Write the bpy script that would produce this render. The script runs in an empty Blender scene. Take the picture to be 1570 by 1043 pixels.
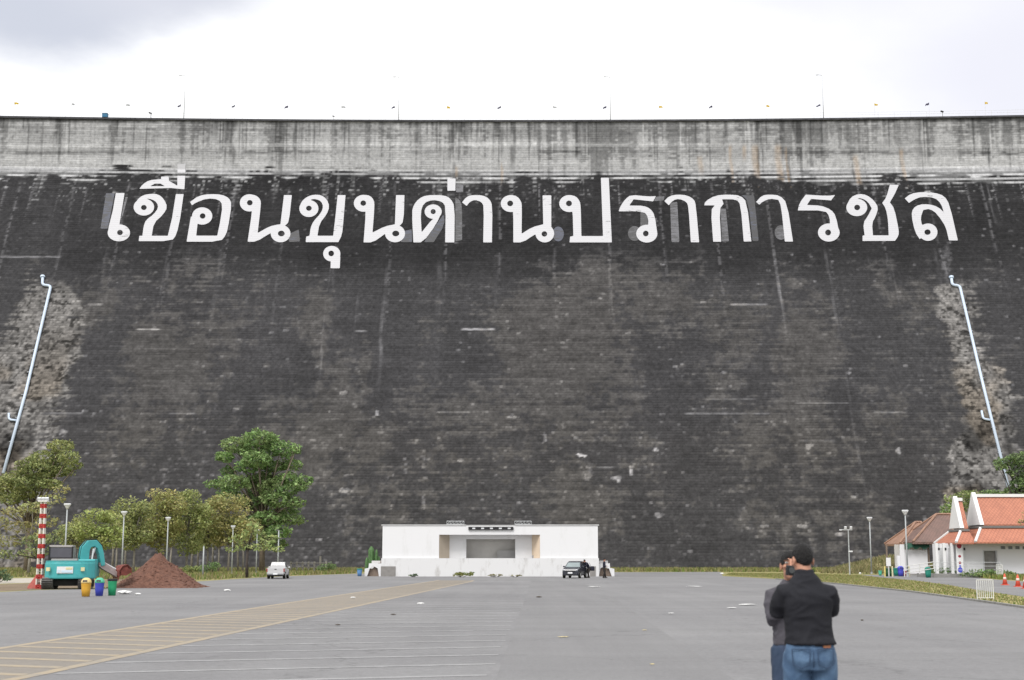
import bpy, bmesh, math, random
import numpy as np
from mathutils import Vector, Matrix, noise as mnoise

R = math.radians
random.seed(7)
C = bpy.context.scene.collection
SC = bpy.context.scene

# ------------------------------------------------------------------ camera
CAMZ = 1.6
FPX = 2150.0
HOR = 858.0
TH = math.atan((HOR - 521.5) / FPX)
cT, sT = math.cos(TH), math.sin(TH)
cam = bpy.data.cameras.new("camera")
cam.sensor_width = 36.0
cam.lens = FPX / 1570.0 * 36.0
cam.clip_start = 0.1
cam.clip_end = 6000
cam.dof.use_dof = True
cam.dof.focus_distance = 150.0
cam.dof.aperture_fstop = 3.6
camo = bpy.data.objects.new("camera", cam)
camo.location = (0, 0, CAMZ)
camo.rotation_euler = (R(90) + TH, 0, 0)
C.objects.link(camo)
SC.camera = camo

def ray(px, py):
    x = (px - 785.0) / FPX
    y = (521.5 - py) / FPX
    Y = cT - y * sT
    Z = sT + y * cT
    return x / Y, Z / Y

def pt(px, py, Y):
    a, b = ray(px, py)
    return Vector((a * Y, Y, CAMZ + b * Y))

def G(px, py, z=0.0):
    a, b = ray(px, py)
    Y = (z - CAMZ) / b
    return Vector((a * Y, Y, z))

def ppm(Y):                      # photo pixels per metre at distance Y near the ground
    return FPX / (Y * cT)

# ------------------------------------------------------------------ materials
def newmat(name):
    m = bpy.data.materials.new(name)
    m.use_nodes = True
    nt = m.node_tree
    b = nt.nodes["Principled BSDF"]
    return m, nt, b

def mat(name, col, rough=0.7, var=0.12, scale=3.0, bump=0.0, bscale=20.0, metal=0.0, spec=0.3, emit=None):
    m, nt, b = newmat(name)
    N, L = nt.nodes, nt.links
    tc = N.new("ShaderNodeTexCoord")
    nz = N.new("ShaderNodeTexNoise")
    nz.inputs["Scale"].default_value = scale
    nz.inputs["Detail"].default_value = 6
    nz.inputs["Roughness"].default_value = 0.65
    L.new(tc.outputs["Object"], nz.inputs["Vector"])
    r = N.new("ShaderNodeValToRGB")
    e = r.color_ramp.elements
    e[0].position, e[1].position = 0.3, 0.7
    lo = [max(0, c * (1 - var)) for c in col]
    hi = [min(1, c * (1 + var)) for c in col]
    e[0].color = (*lo, 1)
    e[1].color = (*hi, 1)
    L.new(nz.outputs["Fac"], r.inputs["Fac"])
    L.new(r.outputs["Color"], b.inputs["Base Color"])
    b.inputs["Roughness"].default_value = rough
    b.inputs["Metallic"].default_value = metal
    b.inputs["Specular IOR Level"].default_value = spec
    if bump > 0:
        n2 = N.new("ShaderNodeTexNoise")
        n2.inputs["Scale"].default_value = bscale
        n2.inputs["Detail"].default_value = 4
        L.new(tc.outputs["Object"], n2.inputs["Vector"])
        bp = N.new("ShaderNodeBump")
        bp.inputs["Strength"].default_value = bump
        bp.inputs["Distance"].default_value = 0.05
        L.new(n2.outputs["Fac"], bp.inputs["Height"])
        L.new(bp.outputs["Normal"], b.inputs["Normal"])
    return m

def srgb(r, g, b):
    f = lambda c: (c / 255 / 12.92) if c / 255 <= 0.04045 else ((c / 255 + 0.055) / 1.055) ** 2.4
    return (f(r), f(g), f(b))

def attr_mat(name, attr="tint", rough=0.8, trans=0.0, var=0.0, vscale=20.0, spec=0.2):
    m, nt, b = newmat(name)
    N, L = nt.nodes, nt.links
    a = N.new("ShaderNodeAttribute")
    a.attribute_name = attr
    out = a.outputs["Color"]
    if var > 0:
        tc = N.new("ShaderNodeTexCoord")
        nz = N.new("ShaderNodeTexNoise")
        nz.inputs["Scale"].default_value = vscale
        nz.inputs["Detail"].default_value = 4
        L.new(tc.outputs["Object"], nz.inputs["Vector"])
        mr = N.new("ShaderNodeMapRange")
        mr.inputs["From Min"].default_value = 0.25
        mr.inputs["From Max"].default_value = 0.75
        mr.inputs["To Min"].default_value = 1 - var
        mr.inputs["To Max"].default_value = 1 + var
        L.new(nz.outputs["Fac"], mr.inputs["Value"])
        mx = N.new("ShaderNodeVectorMath")
        mx.operation = "SCALE"
        L.new(out, mx.inputs[0])
        L.new(mr.outputs["Result"], mx.inputs["Scale"])
        out = mx.outputs["Vector"]
    L.new(out, b.inputs["Base Color"])
    b.inputs["Roughness"].default_value = rough
    b.inputs["Specular IOR Level"].default_value = spec
    if trans > 0:
        t = N.new("ShaderNodeBsdfTranslucent")
        L.new(out, t.inputs["Color"])
        mix = N.new("ShaderNodeMixShader")
        mix.inputs["Fac"].default_value = trans
        L.new(b.outputs["BSDF"], mix.inputs[1])
        L.new(t.outputs["BSDF"], mix.inputs[2])
        L.new(mix.outputs["Shader"], N["Material Output"].inputs["Surface"])
    return m

# ------------------------------------------------------------------ mesh builder
class MB:
    def __init__(s):
        s.v, s.f = [], []
    def add(s, vs, fs):
        o = len(s.v)
        s.v += [tuple(p) for p in vs]
        s.f += [tuple(i + o for i in f) for f in fs]
        return s
    def box(s, c, d, rz=0.0, rx=0.0, ry=0.0):
        h = [x / 2 for x in d]
        M = Matrix.Translation(Vector(c)) @ Matrix.Rotation(rz, 4, "Z") @ Matrix.Rotation(ry, 4, "Y") @ Matrix.Rotation(rx, 4, "X")
        vs = [M @ Vector((x * h[0], y * h[1], z * h[2])) for x in (-1, 1) for y in (-1, 1) for z in (-1, 1)]
        return s.add(vs, [(0, 1, 3, 2), (4, 6, 7, 5), (0, 4, 5, 1), (2, 3, 7, 6), (0, 2, 6, 4), (1, 5, 7, 3)])
    def b2(s, lo, hi):
        return s.box([(a + b) / 2 for a, b in zip(lo, hi)], [b - a for a, b in zip(lo, hi)])
    def cyl(s, p0, p1, r0, r1=None, n=10):
        return s.tube([p0, p1], [r0, r0 if r1 is None else r1], n)
    def tube(s, pts, rad, n=8):
        pts = [Vector(p) for p in pts]
        rings = []
        a = None
        for i, p in enumerate(pts):
            if i == 0: t = pts[1] - p
            elif i == len(pts) - 1: t = p - pts[i - 1]
            else: t = pts[i + 1] - pts[i - 1]
            t.normalize()
            if a is None:
                u = Vector((0, 0, 1)) if abs(t.z) < 0.8 else Vector((1, 0.1, 0))
                a = t.cross(u).normalized()
            else:                                   # carry the frame along so the tube never twists shut
                a = (a - t * a.dot(t))
                a = a.normalized() if a.length > 1e-6 else t.orthogonal().normalized()
            b = t.cross(a).normalized()
            r = rad[i] if isinstance(rad, (list, tuple)) else rad
            rings.append([p + (a * math.cos(2 * math.pi * k / n) + b * math.sin(2 * math.pi * k / n)) * r for k in range(n)])
        return s.loft(rings)
    def loft(s, rings, cap=True):
        n = len(rings[0])
        vs = [p for r in rings for p in r]
        fs = []
        for i in range(len(rings) - 1):
            for k in range(n):
                a, b = i * n + k, i * n + (k + 1) % n
                fs.append((a, b, b + n, a + n))
        if cap:
            fs.append(tuple(range(n))[::-1])
            m = (len(rings) - 1) * n
            fs.append(tuple(range(m, m + n)))
        return s.add(vs, fs)
    def eloft(s, secs, n=20, p=2.0):
        """secs: (cx, cy, z, rx, ry): stacked super-ellipse sections"""
        rings = []
        for (cx, cy, z, rx, ry) in secs:
            ring = []
            for k in range(n):
                a = 2 * math.pi * k / n
                ca, sa = math.cos(a), math.sin(a)
                ring.append(Vector((cx + rx * math.copysign(abs(ca) ** (2 / p), ca), cy + ry * math.copysign(abs(sa) ** (2 / p), sa), z)))
            rings.append(ring)
        return s.loft(rings)
    def ell(s, c, r, n=16, m=10, M=None):
        c = Vector(c)
        rings = []
        for i in range(m + 1):
            ph = math.pi * (0.02 + 0.96 * i / m)
            rr = []
            for k in range(n):
                a = 2 * math.pi * k / n
                q = Vector((r[0] * math.sin(ph) * math.cos(a), r[1] * math.sin(ph) * math.sin(a), -r[2] * math.cos(ph)))
                if M is not None: q = M @ q
                rr.append(c + q)
            rings.append(rr)
        return s.loft(rings)
    def prism(s, poly, fn, d0, d1):
        """poly: 2D points; fn(u, v, d) -> 3D"""
        n = len(poly)
        vs = [fn(u, v, d0) for u, v in poly] + [fn(u, v, d1) for u, v in poly]
        fs = [tuple(range(n))[::-1], tuple(range(n, 2 * n))]
        fs += [(k, (k + 1) % n, (k + 1) % n + n, k + n) for k in range(n)]
        return s.add(vs, fs)
    def quad(s, *p):
        return s.add(p, [tuple(range(len(p)))])
    def mesh(s, name):
        me = bpy.data.meshes.new(name)
        me.from_pydata([tuple(p) for p in s.v], [], s.f)
        bm = bmesh.new()
        bm.from_mesh(me)
        bmesh.ops.recalc_face_normals(bm, faces=bm.faces)
        bm.to_mesh(me)
        bm.free()
        return me
    def build(s, name, m, parent=None, smooth=False, bevel=0.0, label=None):
        me = s.mesh(name)
        me.materials.append(m)
        o = bpy.data.objects.new(name, me)
        C.objects.link(o)
        if parent is not None: o.parent = parent
        if smooth:
            me.polygons.foreach_set("use_smooth", [True] * len(me.polygons))
        if bevel > 0:
            md = o.modifiers.new("bevel", "BEVEL")
            md.width = bevel
            md.segments = 2
            md.limit_method = "ANGLE"
        if label: o["label"] = label
        return o

def tag(o, label, cat, group=None):
    o["label"] = label
    o["category"] = cat
    if group: o["group"] = group
    return o

def thing(name, label, cat, loc=(0, 0, 0), rz=0.0, group=None, scale=1.0):
    o = bpy.data.objects.new(name, None)
    o.empty_display_size = 0.2
    C.objects.link(o)
    o.location = loc
    o.rotation_euler = (0, 0, rz)
    o.scale = (scale,) * 3
    return tag(o, label, cat, group)

def copy_tree(o, parent=None):
    c = o.copy()
    C.objects.link(c)
    if parent is not None:
        c.parent = parent
    for ch in list(o.children):
        copy_tree(ch, c)
    return c

def structure(o):
    o["kind"] = "structure"
    return o

def npmesh(name, verts, quads, m, parent=None, smooth=False, col=None, colname="tint", tri=False):
    me = bpy.data.meshes.new(name)
    k = quads.shape[1]
    me.vertices.add(len(verts))
    me.vertices.foreach_set("co", np.asarray(verts, dtype=np.float32).ravel())
    me.loops.add(quads.size)
    me.loops.foreach_set("vertex_index", quads.astype(np.int32).ravel())
    me.polygons.add(len(quads))
    me.polygons.foreach_set("loop_start", np.arange(0, quads.size, k, dtype=np.int32))
    me.polygons.foreach_set("loop_total", np.full(len(quads), k, dtype=np.int32))
    if smooth:
        me.polygons.foreach_set("use_smooth", np.ones(len(quads), dtype=bool))
    me.update(calc_edges=True)
    if col is not None:
        ca = me.color_attributes.new(colname, "FLOAT_COLOR", "POINT")
        c4 = np.ones((len(verts), 4), dtype=np.float32)
        c4[:, :3] = col
        ca.data.foreach_set("color", c4.ravel())
    me.materials.append(m)
    o = bpy.data.objects.new(name, me)
    C.objects.link(o)
    if parent is not None: o.parent = parent
    return o

# ------------------------------------------------------------------ numpy noise
def _h(ix, iy, seed):
    n = (ix.astype(np.int64) * 374761393 + iy.astype(np.int64) * 668265263 + seed * 1274126177) & 0xFFFFFFFF
    n = ((n ^ (n >> 13)) * 1274126177) & 0xFFFFFFFF
    n = ((n ^ (n >> 16)) * 2246822519) & 0xFFFFFFFF
    return ((n ^ (n >> 15)) & 0xFFFFFF) / float(0xFFFFFF)

def vn(u, v, seed=0):
    iu, iv = np.floor(u), np.floor(v)
    fu, fv = u - iu, v - iv
    fu = fu * fu * (3 - 2 * fu)
    fv = fv * fv * (3 - 2 * fv)
    a, b = _h(iu, iv, seed), _h(iu + 1, iv, seed)
    c, d = _h(iu, iv + 1, seed), _h(iu + 1, iv + 1, seed)
    return (a * (1 - fu) + b * fu) * (1 - fv) + (c * (1 - fu) + d * fu) * fv

def fbm(u, v, seed=0, oct=4, g=0.55):
    s, a, t = 0, 1.0, 0
    for i in range(oct):
        s = s + a * vn(u * 2 ** i + 17.3 * i, v * 2 ** i - 9.1 * i, seed + i)
        t += a
        a *= g
    return s / t

def sst(a, b, x):
    t = np.clip((x - a) / (b - a), 0, 1)
    return t * t * (3 - 2 * t)

# ------------------------------------------------------------------ world and sun
SUN_EL, SUN_AZ = R(52), R(205)      # azimuth measured from +Y clockwise: behind and to the left of the camera
w = bpy.data.worlds.new("World")
SC.world = w
w.use_nodes = True
nt = w.node_tree
N, L = nt.nodes, nt.links
N.clear()
out = N.new("ShaderNodeOutputWorld")
sky = N.new("ShaderNodeTexSky")
sky.sky_type = "NISHITA"
sky.sun_disc = False
sky.sun_elevation = SUN_EL
sky.sun_rotation = SUN_AZ
bg1 = N.new("ShaderNodeBackground")
bg1.inputs["Strength"].default_value = 0.1
L.new(sky.outputs["Color"], bg1.inputs["Color"])
bg2 = N.new("ShaderNodeBackground")
bg2.inputs["Strength"].default_value = 1.0
tc = N.new("ShaderNodeTexCoord")
mp = N.new("ShaderNodeMapping")
mp.inputs["Scale"].default_value = (1, 1, 2.2)
L.new(tc.outputs["Generated"], mp.inputs["Vector"])
nz = N.new("ShaderNodeTexNoise")
nz.inputs["Scale"].default_value = 4.0
nz.inputs["Detail"].default_value = 7
nz.inputs["Roughness"].default_value = 0.55
L.new(mp.outputs["Vector"], nz.inputs["Vector"])

def sky_patch(px, py, inner, outer, amp=0.10):
    a, b = ray(px, py)
    d = Vector((a, 1, b)).normalized()
    dp = N.new("ShaderNodeVectorMath")
    dp.operation = "DISTANCE"
    dp.inputs[1].default_value = d
    # squash: clouds are wider than tall
    sc = N.new("ShaderNodeVectorMath")
    sc.operation = "MULTIPLY"
    sc.inputs[1].default_value = (1, 1, 2.0)
    L.new(tc.outputs["Generated"], sc.inputs[0])
    dp.inputs[1].default_value = (d.x, d.y, d.z * 2.0)
    L.new(sc.outputs["Vector"], dp.inputs[0])
    ad = N.new("ShaderNodeMath")
    ad.operation = "MULTIPLY_ADD"
    ad.inputs[1].default_value = amp * 4
    L.new(nz.outputs["Fac"], ad.inputs[0])
    L.new(dp.outputs["Value"], ad.inputs[2])
    mr = N.new("ShaderNodeMapRange")
    mr.interpolation_type = "SMOOTHSTEP"
    mr.inputs["From Min"].default_value = inner + amp * 2
    mr.inputs["From Max"].default_value = outer + amp * 2
    mr.inputs["To Min"].default_value = 1
    mr.inputs["To Max"].default_value = 0
    L.new(ad.outputs["Value"], mr.inputs["Value"])
    return mr.outputs["Result"]

def mixc(fac, a, b):
    mx = N.new("ShaderNodeMix")
    mx.data_type = "RGBA"
    for sock, val in ((mx.inputs["Factor"], fac), (mx.inputs["A"], a), (mx.inputs["B"], b)):
        if isinstance(val, bpy.types.NodeSocket): L.new(val, sock)
        elif isinstance(val, (int, float)): sock.default_value = val
        else: sock.default_value = (*val, 1)
    return mx.outputs["Result"]

WHITE = (0.62, 0.62, 0.622)
c0 = mixc(sky_patch(60, 0, 0.02, 0.10, 0.045), WHITE, (0.335, 0.35, 0.395))
c0 = mixc(sky_patch(300, -25, 0.0, 0.10, 0.05), c0, (0.37, 0.38, 0.42))
c0 = mixc(sky_patch(715, 65, 0.0, 0.06, 0.03), c0, (0.54, 0.54, 0.558))
c0 = mixc(sky_patch(1620, 110, 0.02, 0.22, 0.05), c0, (0.455, 0.455, 0.495))
c0 = mixc(sky_patch(1300, -60, 0.0, 0.16, 0.05), c0, (0.47, 0.47, 0.50))
L.new(c0, bg2.inputs["Color"])
mr = N.new("ShaderNodeMapRange")
mr.inputs["From Min"].default_value = 0.68
mr.inputs["From Max"].default_value = 0.85
mr.inputs["To Min"].default_value = 0.96
mr.inputs["To Max"].default_value = 0.75
L.new(nz.outputs["Fac"], mr.inputs["Value"])
mixs = N.new("ShaderNodeMixShader")
L.new(mr.outputs["Result"], mixs.inputs["Fac"])
L.new(bg1.outputs["Background"], mixs.inputs[1])
L.new(bg2.outputs["Background"], mixs.inputs[2])
L.new(mixs.outputs["Shader"], out.inputs["Surface"])

sun = bpy.data.lights.new("sun", "SUN")
sun.energy = 1.5
sun.angle = R(28)
sun.color = (1.0, 0.97, 0.93)
suno = bpy.data.objects.new("sun", sun)
C.objects.link(suno)
sd = Vector((math.sin(SUN_AZ) * math.cos(SUN_EL), math.cos(SUN_AZ) * math.cos(SUN_EL), math.sin(SUN_EL)))
suno.rotation_euler = (-sd).to_track_quat("-Z", "Y").to_euler()

SC.view_settings.view_transform = "Standard"
SC.view_settings.look = "None"
SC.view_settings.exposure = 1.0
SC.view_settings.gamma = 1.0

# ------------------------------------------------------------------ the dam
YC = 256.0                                    # crest line distance at the centre
ZCREST = CAMZ + ray(750, 187)[1] * YC
ZKNEE = CAMZ + ray(750, 262)[1] * YC
SLOPE = 0.5
CURV = 3.0e-4
XMID = -4.0
def damY(X, Z):
    return YC - CURV * (X - XMID) ** 2 - SLOPE * np.maximum(0, ZKNEE - Z)
def onto_dam(px, py, off=0.0):
    a, b = ray(px, py)
    Y = 240.0
    for _ in range(40):
        Y = 0.5 * Y + 0.5 * float(damY(a * Y, CAMZ + b * Y))
    Y -= off
    return Vector((a * Y, Y, CAMZ + b * Y))

COURSE = 0.45
xs = np.concatenate([np.arange(-200, -100, 1.2), np.arange(-100, 100, 0.26), np.arange(100, 200.1, 1.2)])
nz_ = int(ZCREST / 0.15)
zs = np.linspace(0, ZCREST, nz_ + 1)
Xg, Zg = np.meshgrid(xs, zs)
Yg = damY(Xg, Zg)
dep = Yg * cT + (Zg - CAMZ) * sT
PX = 785 + FPX * Xg / dep
PY = 521.5 - FPX * (-Yg * sT + (Zg - CAMZ) * cT) / dep
row = np.floor(Zg / COURSE)

rowh = vn(Xg / 5.0, row * 7.7, 3)                       # patchy brightness along each course
rowl = vn(Xg / 22.0, row * 3.3, 5)
cell = _h(np.floor(Xg / 0.55 + row * 0.37), row, 11)      # single blocks
cellw = _h(np.floor(Xg / 0.9 + row * 0.61), row, 12)
big = fbm(Xg / 26, Zg / 30, 21, 5)
med = fbm(Xg / 7, Zg / 9, 22, 5, 0.6)
fine = fbm(Xg / 1.3, Zg / 1.1, 23, 4, 0.6)
vst = fbm(Xg / 1.3, Zg / 40, 24, 4, 0.6)                 # vertical streaks
vstb = fbm(Xg / 5.0, Zg / 60, 25, 3)
vst2 = fbm(Xg / 0.7, Zg / 14, 26, 3)

# lower face: black biofilm with brownish worn areas
darkness = 0.034 + 0.013 * sst(380, 460, PY) + 0.006 * (med - 0.5) * 4
darkness = darkness * (1 - 0.28 * sst(440, 385, PY) * sst(60, 240, PX))
patch = np.zeros_like(Xg)
for (cx, cy, rx, ry, k) in [(850, 525, 105, 120, 1.05), (270, 560, 110, 130, 0.8), (740, 625, 210, 60, 0.7), (1010, 450, 70, 90, 0.8),
                            (1250, 540, 70, 80, 0.8), (1230, 660, 170, 90, 0.7), (470, 650, 150, 90, 0.75), (1390, 440, 60, 70, 0.6),
                            (900, 770, 170, 70, 0.6), (480, 500, 30, 90, 0.7), (1120, 500, 60, 60, 0.6), (140, 470, 60, 50, 0.55),
                            (560, 560, 12, 90, 0.7), (680, 480, 60, 80, 0.5), (1270, 800, 140, 60, 0.6), (620, 790, 120, 60, 0.55),
                            (720, 720, 100, 70, 0.55), (1100, 590, 90, 60, 0.5), (210, 650, 90, 60, 0.6)]:
    patch = np.maximum(patch, k * np.exp(-((PX - cx) / rx) ** 2 - ((PY - cy) / ry) ** 2))
grainp = _h(np.floor(Xg / 0.6 + row * 0.31), row, 15)
pm = patch * 0.75 + (med - 0.5) * 0.9 + (big - 0.5) * 0.7 + (vstb - 0.5) * 0.45 + (fine - 0.5) * 0.75 + (rowh - 0.5) * 0.22 + (grainp - 0.5) * 0.16
pm = sst(0.26, 0.48, pm) * sst(372, 430, PY + 40 * (med - 0.5))
lum = darkness * (1 - pm) + pm * (0.064 + 0.026 * (fine - 0.5) + 0.012 * (rowh - 0.5))
lum = lum * (0.86 + 0.28 * fine)
lum *= 0.84 + 0.32 * rowh
grain = _h(np.floor(Xg / 0.42 + row * 0.53), row, 13)
grain2 = _h(np.floor(Xg / 0.26), np.floor(Zg / 0.15), 14)
lum *= 0.80 + 0.26 * grain + 0.14 * grain2
warm = 0.35 + 0.65 * pm + 0.35 * sst(600, 700, PY)
# horizontal light courses that come and go
dens = 0.02 + 0.10 * sst(560, 720, PY) * sst(0.40, 0.62, med) + 0.05 * sst(740, 850, PY) + 0.03 * sst(330, 250, PY)
spk = (cell > 1 - dens * (0.4 + 1.2 * rowh)).astype(float) * sst(0.35, 0.6, fine)
lum += spk * (0.025 + 0.10 * vn(Xg / 0.6, row * 1.7, 31) ** 3)
spk2 = (cellw > 0.9965 - 0.005 * sst(600, 850, PY)).astype(float) * sst(0.42, 0.66, fine)
lum += spk2 * (0.05 + 0.16 * vn(Xg / 0.5, row * 2.3, 33) ** 2)
for (x0, x1, y, br) in [(708, 758, 505, 0.34), (210, 246, 505, 0.16), (135, 156, 467, 0.18), (1120, 1176, 467, 0.14), (40, 126, 634, 0.12),
                        (0, 92, 394, 0.13), (670, 720, 632, 0.10), (1050, 1180, 634, 0.09), (1080, 1160, 612, 0.06), (1220, 1300, 618, 0.07),
                        (545, 562, 508, 0.10), (1340, 1390, 632, 0.10), (260, 300, 634, 0.08), (915, 940, 717, 0.10), (1225, 1280, 676, 0.06)]:
    mk = sst(1.9, 0.9, np.abs(PY - y)) * sst(x0 - 3, x0 + 3, PX) * sst(x1 + 3, x1 - 3, PX)
    lum += mk * br * (0.35 + 0.9 * vn(Xg / 0.9, row, 37))
for (cx, cy, rx, ry, br) in [(892, 698, 7, 3.5, .4), (968, 724, 3.5, 6, .4), (946, 733, 8, 6, .3), (902, 728, 8, 10, .12), (1006, 690, 5, 2.5, .3), (578, 632, 2.5, 6, .3),
                             (525, 603, 7, 4, .2), (1378, 690, 4, 6, .3), (785, 640, 9, 3, .15), (530, 752, 9, 4, .2), (1010, 790, 8, 4, .14), (95, 662, 5, 6, .25),
                             (1302, 571, 3, 5, .18), (1110, 571, 8, 3, .12), (835, 672, 3, 9, .16), (1240, 684, 6, 7, .16), (705, 706, 5, 3, .2), (1285, 820, 6, 3, .2),
                             (1230, 807, 9, 3, .2), (1172, 807, 7, 2.5, .16), (650, 770, 3, 12, .08), (1450, 395, 9, 22, .06)]:
    mk = np.exp(-((PX - cx) / rx) ** 2 - ((PY - cy) / ry) ** 2)
    lum += sst(0.30, 0.62, mk + (fine - 0.5) * 0.7 + (cell - 0.5) * 0.5) * sst(0.12, 0.3, mk) * br * (0.3 + 0.7 * grain)
XJ0 = onto_dam(1093, 300).x
jd = np.abs(((Xg - XJ0 + 0.35 * (vn(Zg / 4.0, np.round((Xg - XJ0) / 9.85), 45) - 0.5)) / 9.85 + 0.5) % 1.0 - 0.5) * 9.85
jid = np.round((Xg - XJ0) / 9.85)
jstr = _h(jid, jid * 0, 46)
jmk = sst(0.34, 0.10, jd) * (0.3 + 0.7 * jstr)
lum += jmk * sst(276, 286, PY) * sst(520, 380, PY + 120 * (jstr - .5)) * (grain > 0.35) * 0.085 * (0.3 + fine)
half = np.abs(((Xg - XJ0 + 2.6) / 4.925 + 0.5) % 1.0 - 0.5) * 4.925
lum += sst(0.26, 0.08, half) * sst(278, 286, PY) * sst(350, 300, PY) * (grain2 > 0.45) * 0.10 * _h(np.round((Xg - XJ0 + 2.6) / 4.925), jid * 0, 47)
# pale seepage lines that run straight down the slope
for (px_, y0, y1, wdt, br) in [(586, 415, 600, 0.28, 0.10), (1196, 385, 510, 0.22, 0.16), (1276, 385, 512, 0.22, 0.09), (941, 440, 510, 0.12, 0.06), (247, 385, 500, 0.2, 0.07),
                               (330, 385, 500, 0.3, 0.05), (497, 405, 600, 0.15, 0.06), (1372, 375, 480, 0.15, 0.06), (672, 400, 560, 0.4, 0.03), (1020, 400, 520, 0.3, 0.03),
                               (1318, 560, 860, 0.2, 0.05), (1110, 540, 700, 0.2, 0.03), (150, 380, 520, 0.2, 0.035), (848, 395, 470, 0.2, 0.04), (1590, 285, 420, 0.2, 0.1), (1520, 285, 340, 0.14, 0.15),
                               (405, 395, 520, 0.2, 0.03), (760, 400, 480, 0.25, 0.03), (540, 450, 640, 0.2, 0.03), (1440, 380, 470, 0.25, 0.05)]:
    Xc = onto_dam(px_, (y0 + y1) / 2).x
    wob = (vn(Zg / 5.0, Xg * 0, 41 + int(px_)) - 0.5) * 0.45
    mk = sst(wdt * 1.6, wdt * 0.4, np.abs(Xg - Xc - wob)) * sst(y0 - 10, y0 + 10, PY) * sst(y1 + 20, y1 - 30, PY)
    lum += mk * br * (0.1 + 1.2 * vn(Xg / 0.5, Zg / 1.6, 43) * fine) * (0.35 + 0.9 * vn(Zg / 3.0, Xg * 0 + px_, 44))

lum = lum * 0.92
rgb = np.stack([lum * (1.0 + 0.04 * warm), lum * 1.0, lum * (1.10 - 0.10 * warm)], -1)

# scoured pale rock-like areas round the drain pipes
def interp(y, ks, vs): return np.interp(y, ks, vs)
le = interp(PY, [425, 437, 520, 560, 700, 900], [60, 48, 12, -20, -40, -60])
re = interp(PY, [425, 440, 520, 600, 640, 720, 900], [84, 118, 118, 92, 62, 70, 20])
ntear = (fbm(Xg / 4, Zg / 4, 51, 4) - 0.5) * 60 + (fine - 0.5) * 30 + (rowh - 0.5) * 26
ml = sst(-14, 8, PX - le + ntear) * sst(-14, 8, re - PX + ntear * 1.2) * sst(424, 450, PY + ntear * 0.5)
le = interp(PY, [380, 425, 450, 560, 620, 660, 700, 900], [1462, 1455, 1437, 1466, 1478, 1486, 1454, 1450])
re = interp(PY, [425, 440, 470, 480, 600, 660, 760, 900], [1486, 1490, 1502, 1492, 1538, 1548, 1552, 1560])
mr_ = sst(-8, 6, PX - le + ntear * 0.6) * sst(-14, 8, re - PX + ntear * 1.0) * sst(426, 446, PY + ntear * 0.4)
rock = np.clip(ml + mr_, 0, 1)
cb1 = _h(np.floor(Xg / 0.75 + 0.5 * (row % 2) + 0.3 * _h(row, row * 0, 53)), np.floor(row), 54)
cb2 = _h(np.floor(Xg / 0.38 + row * 0.37), row, 55)
rk = 0.065 + 0.17 * cb1 * (0.4 + 0.6 * vn(Xg / 1.6, Zg / 1.4, 56)) + 0.09 * cb2
mort = sst(0.30, 0.12, np.abs(((Xg / 0.75 + 0.5 * (row % 2) + 0.3 * _h(row, row * 0, 53)) % 1.0) - 0.5) * 2 - 0.55 + 0.6 * (fine - 0.5))
gaps = np.maximum(sst(0.40, 0.30, fbm(Xg / 1.1, Zg / 0.8, 57, 4)), 0.5 * (cb2 < 0.18))
rk = rk * (1 - 0.75 * gaps) * (0.45 + 1.0 * med) * (0.75 + 0.5 * fine)
deep = sst(0.56, 0.66, fbm(Xg / 5, Zg / 10, 59, 3)) * sst(600, 680, PY)
rk = rk * (1 - 0.7 * deep)
tan = sst(0.45, 0.62, fbm(Xg / 6, Zg / 8, 61, 3)) * sst(470, 650, PY)
rk = rk * 0.80
rrgb = np.stack([rk * (1.04 + 0.09 * tan), rk * (1.0 - 0.01 * tan), rk * (0.98 - 0.13 * tan)], -1)
rgb = rgb * (1 - rock[..., None]) + rrgb * rock[..., None]

# the pale crest band above, streaked with black run-off
upb = 0.335 * (0.93 + 0.14 * rowl) * (0.82 + 0.36 * _h(row, row * 0, 70)) * (0.93 + 0.14 * rowh) * (0.92 + 0.16 * fine)
seg = vn(Xg / 14, Xg * 0 + 1.5, 71)
topb = sst(285, 184, PY)
brk = vn(Xg / 0.9, row * 3.1, 72)                                     # streaks break up course by course
run = fbm(Xg / 1.0, Zg / 34, 24, 5, 0.65) * 0.62 + vstb * 0.46 + (brk - 0.5) * 0.16
rr = sst(0.595, 0.71, run + 0.20 * (topb - 0.55) + (seg - 0.5) * 0.26 + 0.05 * sst(900, 1100, PX))
upb = upb * (1 - 0.46 * rr)
thin = sst(0.62, 0.74, fbm(Xg / 0.45, Zg / 22, 74, 3) + 0.10 * (topb - 0.5))
upb = upb * (1 - 0.25 * thin * (0.4 + 0.6 * brk))
smut = sst(0.48, 0.66, fbm(Xg / 8, Zg / 2.4, 73, 4) + 0.3 * (rowh - 0.5) + 0.12 * sst(240, 190, PY)) * sst(256, 190, PY)
upb *= 1 - 0.28 * smut
crisp = sst(0.60, 0.68, fbm(Xg / 0.55, Zg / 60, 84, 3) * 0.75 + 0.30 * vn(Xg / 6.0, Xg * 0 + 3.3, 85) + 0.10 * (topb - 0.5)) * sst(0.15, 0.4, vn(Xg / 0.7, Zg / 5.0, 86))
upb *= 1 - 0.50 * crisp * sst(262, 236, PY + 50 * (vn(Xg / 1.1, Xg * 0 + 1.1, 87) - 0.5))
upb *= 1 - 0.45 * sst(0.22, 0.08, jd) * (jstr > 0.35) * sst(270, 225, PY + 60 * (jstr - 0.7))
lb = PY - 222 - 2.0 * ((PX - 750) / 750) ** 2
upb = np.maximum(upb, 0.20 * sst(4.0, 2.0, np.abs(lb)))
upb *= 1 + 0.34 * sst(4.5, 1.5, np.abs(lb)) * (0.5 + 0.5 * sst(1250, 950, PX))
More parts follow.
